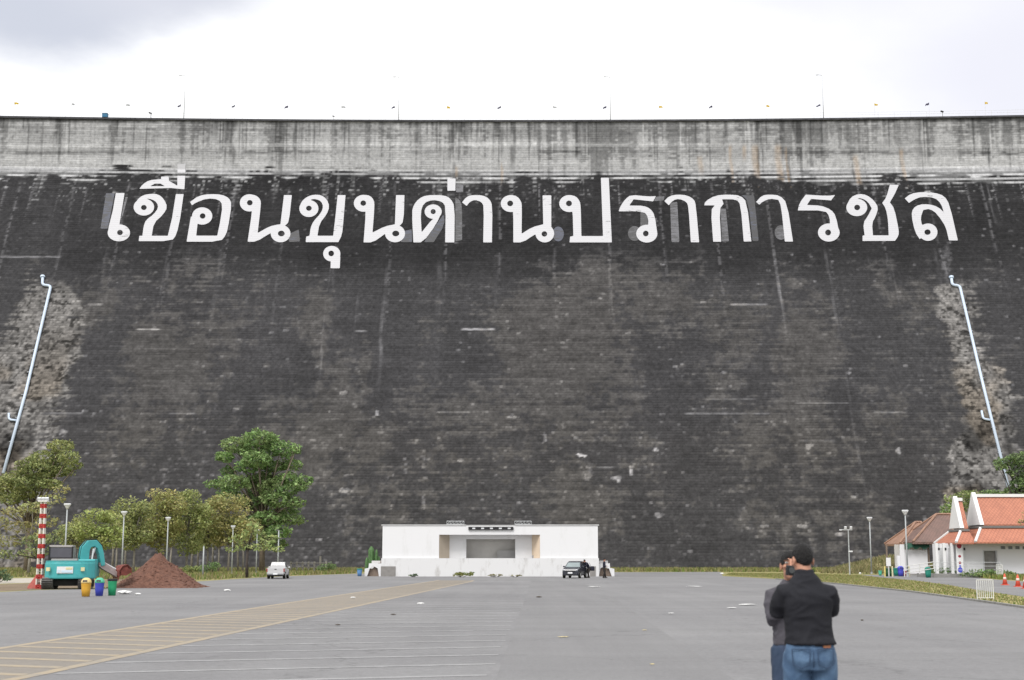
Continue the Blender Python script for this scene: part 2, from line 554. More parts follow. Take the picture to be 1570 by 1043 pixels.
dash = sst(3.8, 1.4, np.abs(lb - 11)) * sst(0.38, 0.5, vn(Xg / 9, Xg * 0 + 4.5, 75)) * sst(0.25, 0.45, vn(Xg / 1.7, row, 77))
upb *= 1 - 0.45 * dash
upb *= 1 + 0.10 * sst(10, 14, lb) * sst(42, 30, lb)                   # cleaner lift below
lightv = sst(0.66, 0.78, fbm(Xg / 0.6, Zg / 20, 79, 3))
upb += 0.06 * lightv
low = sst(256, 272, PY)                                               # dark courses gather above the border
upb *= 1 - 0.72 * low * sst(0.46, 0.58, 0.40 * (row % 2) + 0.25 * _h(row, row * 0, 76) + 0.50 * vn(Xg / 2.2, row * 2.9, 78))
upb *= 1 - 0.6 * sst(189, 184, PY + 5 * (vst - 0.5))
uprgb = np.stack([upb * 1.02, upb * 1.025, upb * 1.055], -1)
for (px_, y0, y1, wdt) in [(1122, 222, 290, 0.25), (1160, 222, 300, 0.5), (1195, 222, 285, 0.5), (1315, 238, 290, 0.4), (1385, 228, 285, 0.3), (1075, 240, 265, 0.4), (1143, 222, 245, 0.3), (1208, 225, 300, 0.15), (700, 255, 272, .2), (770, 250, 285, .15)]:
    Xc = onto_dam(px_, (y0 + y1) / 2).x
    mk = sst(wdt * 1.8, wdt * 0.5, np.abs(Xg - Xc - 0.5 * (vn(Zg / 2, Xg * 0, 81) - 0.5))) * sst(y0 - 4, y0 + 6, PY) * sst(y1 + 8, y1 - 12, PY) * (0.4 + 0.6 * fine)
    uprgb = uprgb * (1 - 0.5 * mk[..., None]) + np.array([0.36, 0.25, 0.15]) * 0.5 * mk[..., None]
# torn border between the two: courses turn black one after another
drip = 20 * (fbm(Xg / 2.4, Xg * 0 + 0.5, 91, 3) - 0.5) + 16 * (vn(Xg / 9, Xg * 0 + 2.5, 92) - 0.5)
edge = (PY - (276 - 8 * sst(700, 300, PX) + 6 * sst(1150, 1250, PX) * sst(1330, 1250, PX) + 3 * ((PX - 750) / 750) ** 2) + drip) / 15.0
bl = sst(-0.30, 0.20, edge + 0.55 * ((row % 2) - 0.5) + 1.3 * (vn(Xg / 3.2, row * 5.1, 93) - 0.5) + 0.6 * (_h(row, row * 0, 94) - 0.5) + 0.5 * (vst2 - 0.5))
# pale teeth hanging below the border at the construction joints
tooth = sst(0.64, 0.74, vst * 0.7 + vn(Xg / 1.2, Xg * 0 + 7.5, 95) * 0.35) * sst(330, 285, PY + 20 * vst2) * (cell > 0.3)
bl = bl * (1 - 0.55 * tooth)
peg = (_h(np.floor(Xg / 0.45), row, 96) > 0.90 - 0.25 * sst(0.55, 0.75, vst)).astype(float) * sst(318, 278, PY + 24 * (vn(Xg / 4, Xg * 0 + 3.3, 97) - .5)) * sst(0.4, 0.6, fine)
bl = bl * (1 - 0.6 * peg)
damrgb = uprgb * (1 - bl[..., None]) + rgb * bl[..., None]
damrgb = np.clip(damrgb, 0.006, 0.8)

ny, nx = Xg.shape
idx = np.arange(ny * nx).reshape(ny, nx)
quads = np.stack([idx[:-1, :-1], idx[:-1, 1:], idx[1:, 1:], idx[1:, :-1]], -1).reshape(-1, 4)

# material: vertex stains x course joints x fine concrete grain, with bump
dm, dnt, db = newmat("stained_concrete")
N2, L2 = dnt.nodes, dnt.links
at = N2.new("ShaderNodeAttribute"); at.attribute_name = "tint"
tcd = N2.new("ShaderNodeTexCoord")
sp = N2.new("ShaderNodeSeparateXYZ"); L2.new(tcd.outputs["Object"], sp.inputs[0])
nzd = N2.new("ShaderNodeTexNoise"); nzd.inputs["Scale"].default_value = 1.6; nzd.inputs["Detail"].default_value = 6; nzd.inputs["Roughness"].default_value = 0.7
L2.new(tcd.outputs["Object"], nzd.inputs["Vector"])
wv = N2.new("ShaderNodeMath"); wv.operation = "MULTIPLY_ADD"; wv.inputs[1].default_value = 1 / COURSE; L2.new(sp.outputs["Z"], wv.inputs[0])
wob_ = N2.new("ShaderNodeMath"); wob_.operation = "MULTIPLY"; wob_.inputs[1].default_value = 0.25; L2.new(nzd.outputs["Fac"], wob_.inputs[0]); L2.new(wob_.outputs[0], wv.inputs[2])
fr = N2.new("ShaderNodeMath"); fr.operation = "FRACT"; L2.new(wv.outputs[0], fr.inputs[0])
jn = N2.new("ShaderNodeMapRange"); jn.interpolation_type = "SMOOTHSTEP"
jn.inputs["From Min"].default_value = 0.10; jn.inputs["From Max"].default_value = 0.38; jn.inputs["To Min"].default_value = 0.74; jn.inputs["To Max"].default_value = 1.0
L2.new(fr.outputs[0], jn.inputs["Value"])
gr = N2.new("ShaderNodeMapRange"); gr.inputs["From Min"].default_value = 0.3; gr.inputs["From Max"].default_value = 0.7; gr.inputs["To Min"].default_value = 0.72; gr.inputs["To Max"].default_value = 1.32
L2.new(nzd.outputs["Fac"], gr.inputs["Value"])
nzj = N2.new("ShaderNodeTexNoise"); nzj.inputs["Scale"].default_value = 0.35; nzj.inputs["Detail"].default_value = 4
L2.new(tcd.outputs["Object"], nzj.inputs["Vector"])
jr = N2.new("ShaderNodeMapRange"); jr.inputs["From Min"].default_value = 0.35; jr.inputs["From Max"].default_value = 0.62
L2.new(nzj.outputs["Fac"], jr.inputs["Value"])
jm = N2.new("ShaderNodeMix"); jm.data_type = "FLOAT"; jm.inputs["A"].default_value = 0.93
L2.new(jr.outputs[0], jm.inputs["Factor"]); L2.new(jn.outputs[0], jm.inputs["B"])
mu = N2.new("ShaderNodeMath"); mu.operation = "MULTIPLY"; L2.new(jm.outputs["Result"], mu.inputs[0]); L2.new(gr.outputs[0], mu.inputs[1])
scl = N2.new("ShaderNodeVectorMath"); scl.operation = "SCALE"; L2.new(at.outputs["Color"], scl.inputs[0]); L2.new(mu.outputs[0], scl.inputs["Scale"])
L2.new(scl.outputs["Vector"], db.inputs["Base Color"])
db.inputs["Roughness"].default_value = 0.9
db.inputs["Specular IOR Level"].default_value = 0.1
bpn = N2.new("ShaderNodeBump"); bpn.inputs["Strength"].default_value = 0.5; bpn.inputs["Distance"].default_value = 0.08
L2.new(mu.outputs[0], bpn.inputs["Height"]); L2.new(bpn.outputs["Normal"], db.inputs["Normal"])

dam = thing("dam", "huge black-stained concrete dam wall with giant white lettering across its face", "dam", (0, 0, 0))
npmesh("downstream_face", np.stack([Xg, Yg, Zg], -1).reshape(-1, 3), quads, dm, dam, smooth=True, col=damrgb.reshape(-1, 3))
M_conc = mat("grey_concrete", (0.25, 0.245, 0.235), 0.85, 0.2, 0.6, 0.3, 8)
M_darkconc = mat("weathered_dark_concrete", (0.055, 0.055, 0.062), 0.9, 0.4, 0.8, 0.3, 8)
# coping along the crest, roadway behind it and the back face
xc = list(np.arange(-200, 200.1, 8.0))
cb = MB()
for a, b in zip(xc[:-1], xc[1:]):
    ya, yb = float(damY(a, 999)), float(damY(b, 999))
    z0, z1 = ZCREST - 0.05, ZCREST + 0.30
    cb.add([(a, ya - .28, z0), (b, yb - .28, z0), (b, yb - .28, z1), (a, ya - .28, z1), (a, ya + .35, z0), (b, yb + .35, z0), (b, yb + .35, z1), (a, ya + .35, z1)],
           [(0, 1, 2, 3), (3, 2, 6, 7), (4, 7, 6, 5), (0, 4, 5, 1)])
cb.build("coping", M_darkconc, dam)
cb = MB()
for a, b in zip(xc[:-1], xc[1:]):
    ya, yb = float(damY(a, 999)), float(damY(b, 999))
    cb.add([(a, ya + .35, ZCREST), (b, yb + .35, ZCREST), (b, yb + 9, ZCREST), (a, ya + 9, ZCREST), (a, ya + 9, 0), (b, yb + 9, 0)], [(0, 1, 2, 3), (3, 2, 5, 4)])
cb.build("crest_roadway", M_conc, dam)

# ---- painted lettering: signed-distance outlines marched into flat paint on the slope
def poly_sdf(P, poly):
    d = np.full(P.shape[:2], 1e9)
    ins = np.zeros(P.shape[:2], dtype=bool)
    n = len(poly)
    for i in range(n):
        ax, ay = poly[i]
        bx, by = poly[(i + 1) % n]
        ex, ey = bx - ax, by - ay
        wx, wy = P[..., 0] - ax, P[..., 1] - ay
        t = np.clip((wx * ex + wy * ey) / (ex * ex + ey * ey + 1e-9), 0, 1)
        d = np.minimum(d, np.hypot(wx - t * ex, wy - t * ey))
        c = ((ay <= P[..., 1]) & (by > P[..., 1])) | ((by <= P[..., 1]) & (ay > P[..., 1]))
        xx = ax + (P[..., 1] - ay) * ex / (ey if abs(ey) > 1e-9 else 1e-9)
        ins ^= c & (P[..., 0] < xx)
    return np.where(ins, -d, d)
def ell_sdf(P, cx, cy, rx, ry):
    return (np.hypot((P[..., 0] - cx) / rx, (P[..., 1] - cy) / ry) - 1) * min(rx, ry)

def smooth_poly(p):
    """one gentle corner-cutting pass so traced curves are not polygonal; sharp corners stay"""
    o = []
    n = len(p)
    for i in range(n):
        a, b, c = Vector(p[i - 1]), Vector(p[i]), Vector(p[(i + 1) % n])
        d1, d2 = (b - a), (c - b)
        ang = abs(d1.angle_signed(d2)) if d1.length > 0 and d2.length > 0 else 0
        if 0.12 < ang < 0.95:
            o += [tuple(b - d1 * 0.25), tuple(b + d2 * 0.25)]
        else:
            o.append(tuple(b))
    return o

def glyph_mesh(name, m, parent, org, k, adds, holes=(), off=0.06, cell=0.8):
    tr = lambda q: (org[0] + q[0] * k, org[1] + q[1] * k)
    A, H, allp = [], [], []
    for sh in adds:
        if sh[0] == "e":
            c = tr(sh[1:3]); A.append(("e", c[0], c[1], sh[3] * k, sh[4] * k))
            allp += [(c[0] - sh[3] * k, c[1] - sh[4] * k), (c[0] + sh[3] * k, c[1] + sh[4] * k)]
        else:
            pp = [tr(q) for q in smooth_poly(sh[1])]; A.append(("p", pp)); allp += pp
    for sh in holes:
        if sh[0] == "e":
            c = tr(sh[1:3]); H.append(("e", c[0], c[1], sh[3] * k, sh[4] * k))
        else:
            H.append(("p", [tr(q) for q in sh[1]]))
    ap = np.array(allp)
    x0, y0 = ap.min(0) - 2
    x1, y1 = ap.max(0) + 2
    gx, gy = np.arange(x0, x1 + cell, cell), np.arange(y0, y1 + cell, cell)
    P = np.stack(np.meshgrid(gx, gy), -1)
    ev = lambda s: ell_sdf(P, *s[1:]) if s[0] == "e" else poly_sdf(P, s[1])
    D = np.full(P.shape[:2], 1e9)
    for s in A: D = np.minimum(D, ev(s))
    D = D + 0.45
    for s in H: D = np.maximum(D, -ev(s))
    verts, vid, faces = [], {}, []
    def V(key, x, y):
        if key not in vid:
            vid[key] = len(verts)
            verts.append(onto_dam(x, y, off))
        return vid[key]
    ny_, nx_ = D.shape
    for j in range(ny_ - 1):
        for i in range(nx_ - 1):
            cs = [(i, j), (i + 1, j), (i + 1, j + 1), (i, j + 1)]
            ds = [D[b, a] for a, b in cs]
            if min(ds) > 0: continue
            f = []
            for q in range(4):
                (a, b), (c, d) = cs[q], cs[(q + 1) % 4]
                d0, d1 = ds[q], ds[(q + 1) % 4]
                if d0 <= 0: f.append(V((a, b), gx[a], gy[b]))
                if (d0 <= 0) != (d1 <= 0):
                    t = d0 / (d0 - d1)
                    key = ("e",) + tuple(sorted([(a, b), (c, d)]))
                    f.append(V(key, gx[a] + t * (gx[c] - gx[a]), gy[b] + t * (gy[d] - gy[b])))
            if len(f) >= 3: faces.append(f)
    me = bpy.data.meshes.new(name)
    me.from_pydata([tuple(v) for v in verts], [], faces)
    me.materials.append(m)
    o = bpy.data.objects.new(name, me)
    C.objects.link(o)
    o.parent = parent
    return o

def paint_mat(name, col, wear, lo, hi):
    m, nt, b = newmat(name)
    N, L = nt.nodes, nt.links
    tc = N.new("ShaderNodeTexCoord")
    mp = N.new("ShaderNodeMapping"); mp.inputs["Scale"].default_value = (0.55, 0.55, 2.3)
    L.new(tc.outputs["Object"], mp.inputs["Vector"])
    nz = N.new("ShaderNodeTexNoise"); nz.inputs["Scale"].default_value = 1.3; nz.inputs["Detail"].default_value = 6; nz.inputs["Roughness"].default_value = 0.7
    L.new(mp.outputs["Vector"], nz.inputs["Vector"])
    n3 = N.new("ShaderNodeTexNoise"); n3.inputs["Scale"].default_value = 0.12; n3.inputs["Detail"].default_value = 2
    L.new(tc.outputs["Object"], n3.inputs["Vector"])
    ad = N.new("ShaderNodeMath"); ad.operation = "MULTIPLY_ADD"; ad.inputs[1].default_value = 0.55
    L.new(n3.outputs["Fac"], ad.inputs[0]); L.new(nz.outputs["Fac"], ad.inputs[2])
    r = N.new("ShaderNodeValToRGB")
    e = r.color_ramp.elements
    e[0].position, e[1].position = lo, hi
    e[0].color, e[1].color = (*wear, 1), (*col, 1)
    L.new(ad.outputs[0], r.inputs["Fac"])
    # faint course joints show through the paint
    sp = N.new("ShaderNodeSeparateXYZ"); L.new(tc.outputs["Object"], sp.inputs[0])
    m1 = N.new("ShaderNodeMath"); m1.operation = "MULTIPLY"; m1.inputs[1].default_value = 1 / COURSE; L.new(sp.outputs["Z"], m1.inputs[0])
    f1 = N.new("ShaderNodeMath"); f1.operation = "FRACT"; L.new(m1.outputs[0], f1.inputs[0])
    j1 = N.new("ShaderNodeMapRange"); j1.interpolation_type = "SMOOTHSTEP"
    j1.inputs["From Min"].default_value = 0.08; j1.inputs["From Max"].default_value = 0.35; j1.inputs["To Min"].default_value = 0.9; j1.inputs["To Max"].default_value = 1.0
    L.new(f1.outputs[0], j1.inputs["Value"])
    sc = N.new("ShaderNodeVectorMath"); sc.operation = "SCALE"; L.new(r.outputs["Color"], sc.inputs[0]); L.new(j1.outputs[0], sc.inputs["Scale"])
    L.new(sc.outputs["Vector"], b.inputs["Base Color"])
    b.inputs["Roughness"].default_value = 0.6
    return m
M_paint = paint_mat("worn_white_paint", (0.445, 0.445, 0.47), (0.14, 0.14, 0.145), 0.555, 0.60)
M_ghost = paint_mat("faded_blue_grey_paint", (0.052, 0.058, 0.085), (0.036, 0.036, 0.040), 0.73, 0.86)
M_ghost2 = paint_mat("faded_pale_paint", (0.105, 0.105, 0.118), (0.040, 0.040, 0.043), 0.72, 0.88)

K1 = 340 / 1570.0
K4 = 440 / 1570.0
Z1, Z2, Z3, Z4 = (140, 230), (440, 230), (740, 230), (1060, 230)
p = lambda *q: ("p", list(q))
e = lambda *q: ("e",) + q
GL = [
 (Z1, K1, [p((172,303),(238,303),(222,400),(200,535),(190,590),(115,585),(122,540),(150,430)), e(195,587,82,62)], [e(203,585,20,19)]),
 (Z1, K1, [p((303,400),(320,355),(360,320),(420,308),(475,312),(515,345),(542,405),(510,460),(445,518),(430,606),(540,606),(570,480),(597,311),(656,311),(632,480),(606,600),(570,648),(333,648),(338,606),(360,606),(368,540),(385,495),(440,455),(472,410),(464,375),(430,352),(385,345)), e(372,405,75,62)], [e(372,408,20,18)]),
 (Z1, K1, [p((335,278),(365,240),(410,212),(492,205),(492,187),(550,187),(552,218),(607,250),(607,181),(667,181),(661,281),(560,272)), p((607,98),(669,98),(668,164),(608,164))], [p((415,257),(450,239),(490,239),(522,257))]),
 (Z1, K1, [p((697,368),(760,322),(840,310),(925,314),(978,340),(996,385),(975,520),(958,600),(915,652),(672,652),(703,470),(760,470),(745,605),(890,605),(908,520),(928,390),(900,352),(820,345),(740,375),(712,396)), e(785,468,74,63)], [e(788,468,20,19)]),
 (Z1, K1, [p((1120,314),(1165,318),(1200,350),(1203,390),(1180,585),(1260,540),(1310,528),(1337,525),(1362,318),(1422,318),(1402,505),(1380,535),(1290,585),(1270,590),(1170,652),(1104,652),(1137,430),(1135,380)), e(1120,375,71,63), e(1340,592,72,64)], [e(1122,374,20,19), e(1345,592,24,20)]),
 (Z2, K1, [p((88,405),(100,365),(140,330),(190,314),(245,318),(285,350),(303,400),(285,455),(232,522),(218,606),(325,606),(340,480),(357,318),(417,318),(400,520),(392,600),(365,655),(130,655),(134,612),(158,606),(165,550),(185,505),(240,445),(255,400),(240,365),(205,350),(170,352)), e(155,415,70,62)], [e(155,413,20,18)]),
 (Z2, K1, [p((310,680),(345,682),(370,705),(380,745),(376,840),(306,840),(308,785)), e(317,735,63,57)], [e(313,733,20,20)]),
 (Z2, K1, [p((545,316),(590,322),(618,355),(622,400),(608,582),(690,540),(762,525),(770,318),(834,318),(828,505),(800,540),(720,580),(690,600),(610,657),(540,657),(557,430)), e(543,378,72,62), e(765,592,73,64)], [e(540,377,20,19), e(770,592,25,20)]),
 (Z2, K1, [p((893,657),(882,440),(895,390),(930,345),(985,318),(1110,318),(1160,342),(1190,400),(1187,657),(1118,657),(1122,405),(1098,368),(1030,355),(970,378),(948,440),(955,578),(1030,485),(1098,440),(1060,525),(965,657)), e(1035,437,63,53)], [e(1035,437,18,18)]),
 (Z2, K1, [p((1134,200),(1196,200),(1194,291),(1134,291))], []),
 (Z2, K1, [p((1237,372),(1265,335),(1300,318),(1385,318),(1435,345),(1457,395),(1453,657),(1387,657),(1392,400),(1375,370),(1330,355),(1295,370),(1272,400))], []),
 (Z3, K1, [p((200,318),(245,325),(275,365),(280,400),(278,590),(350,545),(427,525),(422,320),(488,320),(488,560),(440,570),(370,600),(285,657),(215,657),(215,435)), e(200,380,74,62), e(440,592,68,65)], [e(195,379,21,20), e(437,595,20,19)]),
 (Z3, K1, [p((615,318),(660,325),(690,362),(697,405),(701,608),(850,608),(835,195),(895,195),(917,657),(613,657),(617,612),(640,608),(635,430)), e(614,380,74,62)], [e(611,379,21,20)]),
 (Z3, K1, [p((960,437),(975,395),(1010,345),(1050,316),(1175,328),(1230,325),(1208,367),(1070,352),(1042,392),(1140,393),(1190,415),(1220,460),(1240,600),(1190,610),(1168,570),(1172,480),(1140,437)), e(1162,593,77,65)], [e(1155,592,20,20)]),
 (Z3, K1, [p((1283,362),(1320,325),(1380,313),(1450,320),(1500,350),(1512,395),(1535,656),(1472,656),(1455,400),(1440,368),(1390,348),(1350,358),(1318,395))], []),
 (Z4, K4, [p((68,305),(75,280),(130,248),(200,242),(270,248),(305,285),(330,503),(285,503),(268,300),(245,272),(170,272),(178,295),(155,325),(165,504),(118,504),(105,330),(125,305))], []),
 (Z4, K4, [p((352,285),(385,248),(430,242),(485,248),(525,290),(558,503),(510,503),(490,310),(475,275),(430,268),(390,285),(372,302))], []),
 (Z4, K4, [p((580,333),(590,290),(625,243),(740,250),(790,245),(765,278),(655,270),(635,300),(710,303),(765,325),(792,360),(812,462),(780,465),(758,430),(755,365),(730,333)), e(752,452,61,51)], [e(748,452,16,16)]),
 (Z4, K4, [p((850,300),(870,258),(915,238),(960,245),(1000,275),(1025,315),(1010,365),(990,400),(995,466),(1078,466),(1074,380),(1062,320),(1042,290),(1065,260),(1085,188),(1137,190),(1115,240),(1088,287),(1112,320),(1137,440),(1135,470),(1115,499),(935,500),(935,468),(946,466),(938,400),(965,360),(985,320),(965,285),(930,265),(905,268)), e(905,315,59,49)], [e(907,315,16,15)]),
 (Z4, K4, [p((1165,265),(1200,238),(1260,228),(1330,232),(1385,250),(1415,300),(1460,497),(1408,497),(1390,420),(1355,362),(1382,350),(1365,295),(1330,262),(1260,258),(1225,270),(1190,292)),
           p((1250,492),(1222,450),(1202,360),(1210,320),(1245,297),(1300,295),(1350,310),(1388,345),(1402,440),(1345,352),(1305,324),(1270,330),(1256,370),(1262,410),(1290,440)), e(1295,450,53,49)], [e(1292,450,17,15)]),
]
for (org, k, ad, ho) in GL:
    glyph_mesh("painted_letter", M_paint, dam, org, k, ad, ho, off=0.10)
GH = [
 (Z1, K1, [p((102,305),(168,305),(118,560),(62,560))], M_ghost),
 (Z1, K1, [p((240,330),(262,330),(215,500),(200,520))], M_ghost2),
 (Z2, K1, [p((1195,242),(1250,242),(1250,302),(1195,302))], M_ghost2),
 (Z2, K1, [p((1190,330),(1225,352),(1242,400),(1242,640),(1190,650))], M_ghost2),
 (Z2, K1, [p((965,655),(1110,450),(1120,530),(1040,655)), ], M_ghost),
 (Z3, K1, [p((1325,375),(1380,365),(1395,655),(1335,655))], M_ghost2),
 (Z3, K1, [p((1115,440),(1170,440),(1172,530),(1115,560))], M_ghost2),
 (Z3, K1, [e(1075,592,48,55)], M_ghost2),
 (Z3, K1, [e(535,595,42,55)], M_ghost),
 (Z3, K1, [p((1225,330),(1290,325),(1285,360),(1210,365))], M_ghost2),
 (Z4, K4, [p((158,320),(190,320),(208,503),(166,503))], M_ghost2),
 (Z4, K4, [p((270,246),(345,248),(370,500),(333,500),(310,280))], M_ghost),
 (Z4, K4, [e(490,452,36,42)], M_ghost2),
 (Z1, K1, [p((1385,600),(1470,560),(1480,650),(1400,655))], M_ghost),
 (Z2, K1, [p((835,570),(885,560),(888,655),(800,655))], M_ghost),
]
for (org, k, ad, m) in GH:
    glyph_mesh("faded_old_paint", m, dam, org, k, ad, off=0.05, cell=1.4)

# ------------------------------------------------------------------ ground sheets
def ground_mat(name, c1, c2, c3=None, s1=0.12, s2=3.0, rough=0.9, speck=0.12, bump=0.3):
    m, nt, b = newmat(name)
    N, L = nt.nodes, nt.links
    tc = N.new("ShaderNodeTexCoord")
    def noise(sc, det=6, rg=0.6):
        n = N.new("ShaderNodeTexNoise")
        n.inputs["Scale"].default_value = sc
        n.inputs["Detail"].default_value = det
        n.inputs["Roughness"].default_value = rg
        L.new(tc.outputs["Object"], n.inputs["Vector"])
        return n.outputs["Fac"]
    def ramp(f, a, b_, lo=0.35, hi=0.65):
        r = N.new("ShaderNodeValToRGB")
        e = r.color_ramp.elements
        e[0].position, e[1].position = lo, hi
        e[0].color, e[1].color = a, b_
        L.new(f, r.inputs["Fac"])
        return r.outputs["Color"]
    base = ramp(noise(s1), (*c1, 1), (*c2, 1))
    if c3 is not None:
        mx = N.new("ShaderNodeMix"); mx.data_type = "RGBA"
        L.new(ramp(noise(s1 * 5.3, 8, 0.7), (0, 0, 0, 1), (1, 1, 1, 1), 0.52, 0.66), mx.inputs["Factor"])
        L.new(base, mx.inputs["A"]); mx.inputs["B"].default_value = (*c3, 1)
        base = mx.outputs["Result"]
    g = ramp(noise(s2, 8, 0.75), (1 - speck,) * 3 + (1,), (1 + speck,) * 3 + (1,), 0.3, 0.7)
    mu = N.new("ShaderNodeMix"); mu.data_type = "RGBA"; mu.blend_type = "MULTIPLY"; mu.inputs["Factor"].default_value = 1
    L.new(base, mu.inputs["A"]); L.new(g, mu.inputs["B"])
    L.new(mu.outputs["Result"], b.inputs["Base Color"])
    b.inputs["Roughness"].default_value = rough
    b.inputs["Specular IOR Level"].default_value = 0.2
    if bump:
        bp = N.new("ShaderNodeBump"); bp.inputs["Strength"].default_value = bump; bp.inputs["Distance"].default_value = 0.02
        L.new(noise(s2 * 4), bp.inputs["Height"]); L.new(bp.outputs["Normal"], b.inputs["Normal"])
    return m

M_field = ground_mat("dry_grass_ground", (0.22, 0.21, 0.085), (0.28, 0.245, 0.12), (0.13, 0.155, 0.05), 0.25, 5.0, 0.95, 0.3, 0.6)
def wear(m):
    """tyre-polished lanes, oil spots and hairline cracks over a paving material"""
    nt = m.node_tree; N, L = nt.nodes, nt.links
    b = N["Principled BSDF"]
    src = b.inputs["Base Color"].links[0].from_socket
    tc = N.new("ShaderNodeTexCoord")
    def nz(scale, vec=None, det=5, rg=.6):
        n = N.new("ShaderNodeTexNoise"); n.inputs["Scale"].default_value = scale; n.inputs["Detail"].default_value = det; n.inputs["Roughness"].default_value = rg
        L.new(vec or tc.outputs["Object"], n.inputs["Vector"]); return n.outputs["Fac"]
    def rng(f, a, b_, c, d):
        r = N.new("ShaderNodeMapRange"); r.interpolation_type = "SMOOTHSTEP"
        for k_, v_ in zip(("From Min", "From Max", "To Min", "To Max"), (a, b_, c, d)): r.inputs[k_].default_value = v_
        L.new(f, r.inputs["Value"]); return r.outputs["Result"]
    mp = N.new("ShaderNodeMapping"); mp.inputs["Scale"].default_value = (0.9, 0.035, 1); mp.inputs["Rotation"].default_value = (0, 0, R(-12)); L.new(tc.outputs["Object"], mp.inputs["Vector"])
    mp2 = N.new("ShaderNodeMapping"); mp2.inputs["Scale"].default_value = (0.05, 0.5, 1); L.new(tc.outputs["Object"], mp2.inputs["Vector"])
    f = [rng(nz(1.0, mp.outputs["Vector"]), .35, .65, .955, 1.03), rng(nz(1.0, mp2.outputs["Vector"]), .35, .65, .96, 1.03), rng(nz(.55, None, 3), .66, .76, 1.0, .88), rng(nz(1.9, None, 2), .70, .76, 1.0, .86), rng(nz(38, None, 2, .8), .3, .7, .90, 1.10)]
    vo = N.new("ShaderNodeTexVoronoi"); vo.feature = "DISTANCE_TO_EDGE"; vo.inputs["Scale"].default_value = .11
    ds = N.new("ShaderNodeTexNoise"); ds.inputs["Scale"].default_value = .5; ds.inputs["Detail"].default_value = 6; L.new(tc.outputs["Object"], ds.inputs["Vector"])
    ad = N.new("ShaderNodeVectorMath"); ad.operation = "MULTIPLY_ADD"; ad.inputs[1].default_value = (4, 4, 0); L.new(ds.outputs["Color"], ad.inputs[0]); L.new(tc.outputs["Object"], ad.inputs[2])
    L.new(ad.outputs["Vector"], vo.inputs["Vector"])
    f.append(rng(vo.outputs["Distance"], .0, .006, .80, 1.0))
    cur = src
    for q in f:
        sc = N.new("ShaderNodeVectorMath"); sc.operation = "SCALE"; L.new(cur, sc.inputs[0]); L.new(q, sc.inputs["Scale"]); cur = sc.outputs["Vector"]
    L.new(cur, b.inputs["Base Color"])
M_asph = ground_mat("worn_asphalt", (0.176, 0.174, 0.179), (0.218, 0.216, 0.219), None, 0.09, 7.0, 0.9, 0.16, 0.3)
M_asph2 = ground_mat("older_asphalt", (0.178, 0.176, 0.180), (0.202, 0.200, 0.203), None, 0.1, 9.0, 0.9, 0.10, 0.3)
wear(M_asph); wear(M_asph2)
M_soil = ground_mat("bare_soil", (0.16, 0.12, 0.085), (0.23, 0.18, 0.13), (0.11, 0.10, 0.05), 0.5, 6.0, 0.95, 0.25, 0.6)
M_sand = ground_mat("pale_sand", (0.36, 0.33, 0.29), (0.44, 0.41, 0.36), None, 0.5, 5.0, 0.95, 0.15, 0.4)
M_verge = ground_mat("mown_verge", (0.25, 0.23, 0.095), (0.33, 0.28, 0.13), (0.17, 0.19, 0.06), 0.35, 7.0, 0.95, 0.3, 0.8)

def sheet(name, pts, z, m):
    mb = MB()
    mb.add([(p_[0], p_[1], z) for p_ in pts], [tuple(range(len(pts)))])
    o = mb.build(name, m)
    return structure(o)

mb = MB(); mb.quad((-900, -200, 0), (900, -200, 0), (900, 1600, 0), (-900, 1600, 0))
structure(mb.build("ground", M_field))
# forecourt outline: photo points on the ground
lot_edge = [G(*q) for q in [(-40, 910), (60, 905), (175, 902), (300, 892), (345, 889), (430, 884), (540, 880), (700, 877.5), (900, 877), (960, 877.5), (1105, 877), (1108, 883.5), (1190, 888), (1290, 896), (1400, 908), (1500, 922), (1570, 932), (1640, 942)]]
lot = [Vector((-70, -60, 0)), Vector((-70, G(-40, 910).y, 0))] + lot_edge + [Vector((lot_edge[-1].x + 3, 20, 0)), Vector((40, -60, 0))]
sheet("forecourt", lot, 0.003, M_asph)
# older darker strip of paving that runs towards the stage
sheet("paving_strip", [G(1125, 1043), G(945, 920), G(890, 892), G(815, 890), G(790, 960), G(760, 1043), Vector((-0.5, 2, 0)), Vector((2.9, 2, 0))], 0.007, M_asph2)
road = [G(*q) for q in [(1322, 882), (1360, 878.5), (1440, 881), (1540, 890), (1640, 897), (1660, 925), (1570, 915.5), (1500, 905), (1450, 896.5), (1400, 890), (1350, 885.5)]]
sheet("road", road, 0.008, M_asph)
sheet("sand_strip", [G(-30, 896), G(62, 893.5), G(62, 886.5), G(-30, 888)], 0.010, M_sand)
sheet("soil_patch", [G(-60, 909), G(70, 904), G(190, 898), G(330, 886.5), G(300, 884), G(150, 889), G(60, 894), G(-60, 899)], 0.006, M_soil)
sheet("verge", [G(*q) for q in [(1109, 883), (1190, 887.5), (1290, 895.5), (1400, 907.5), (1500, 921.5), (1570, 931), (1640, 941), (1660, 926), (1570, 916), (1500, 905.5), (1450, 897), (1400, 890.5), (1350, 886), (1322, 882.3), (1240, 879), (1120, 878)]], 0.012, M_verge)

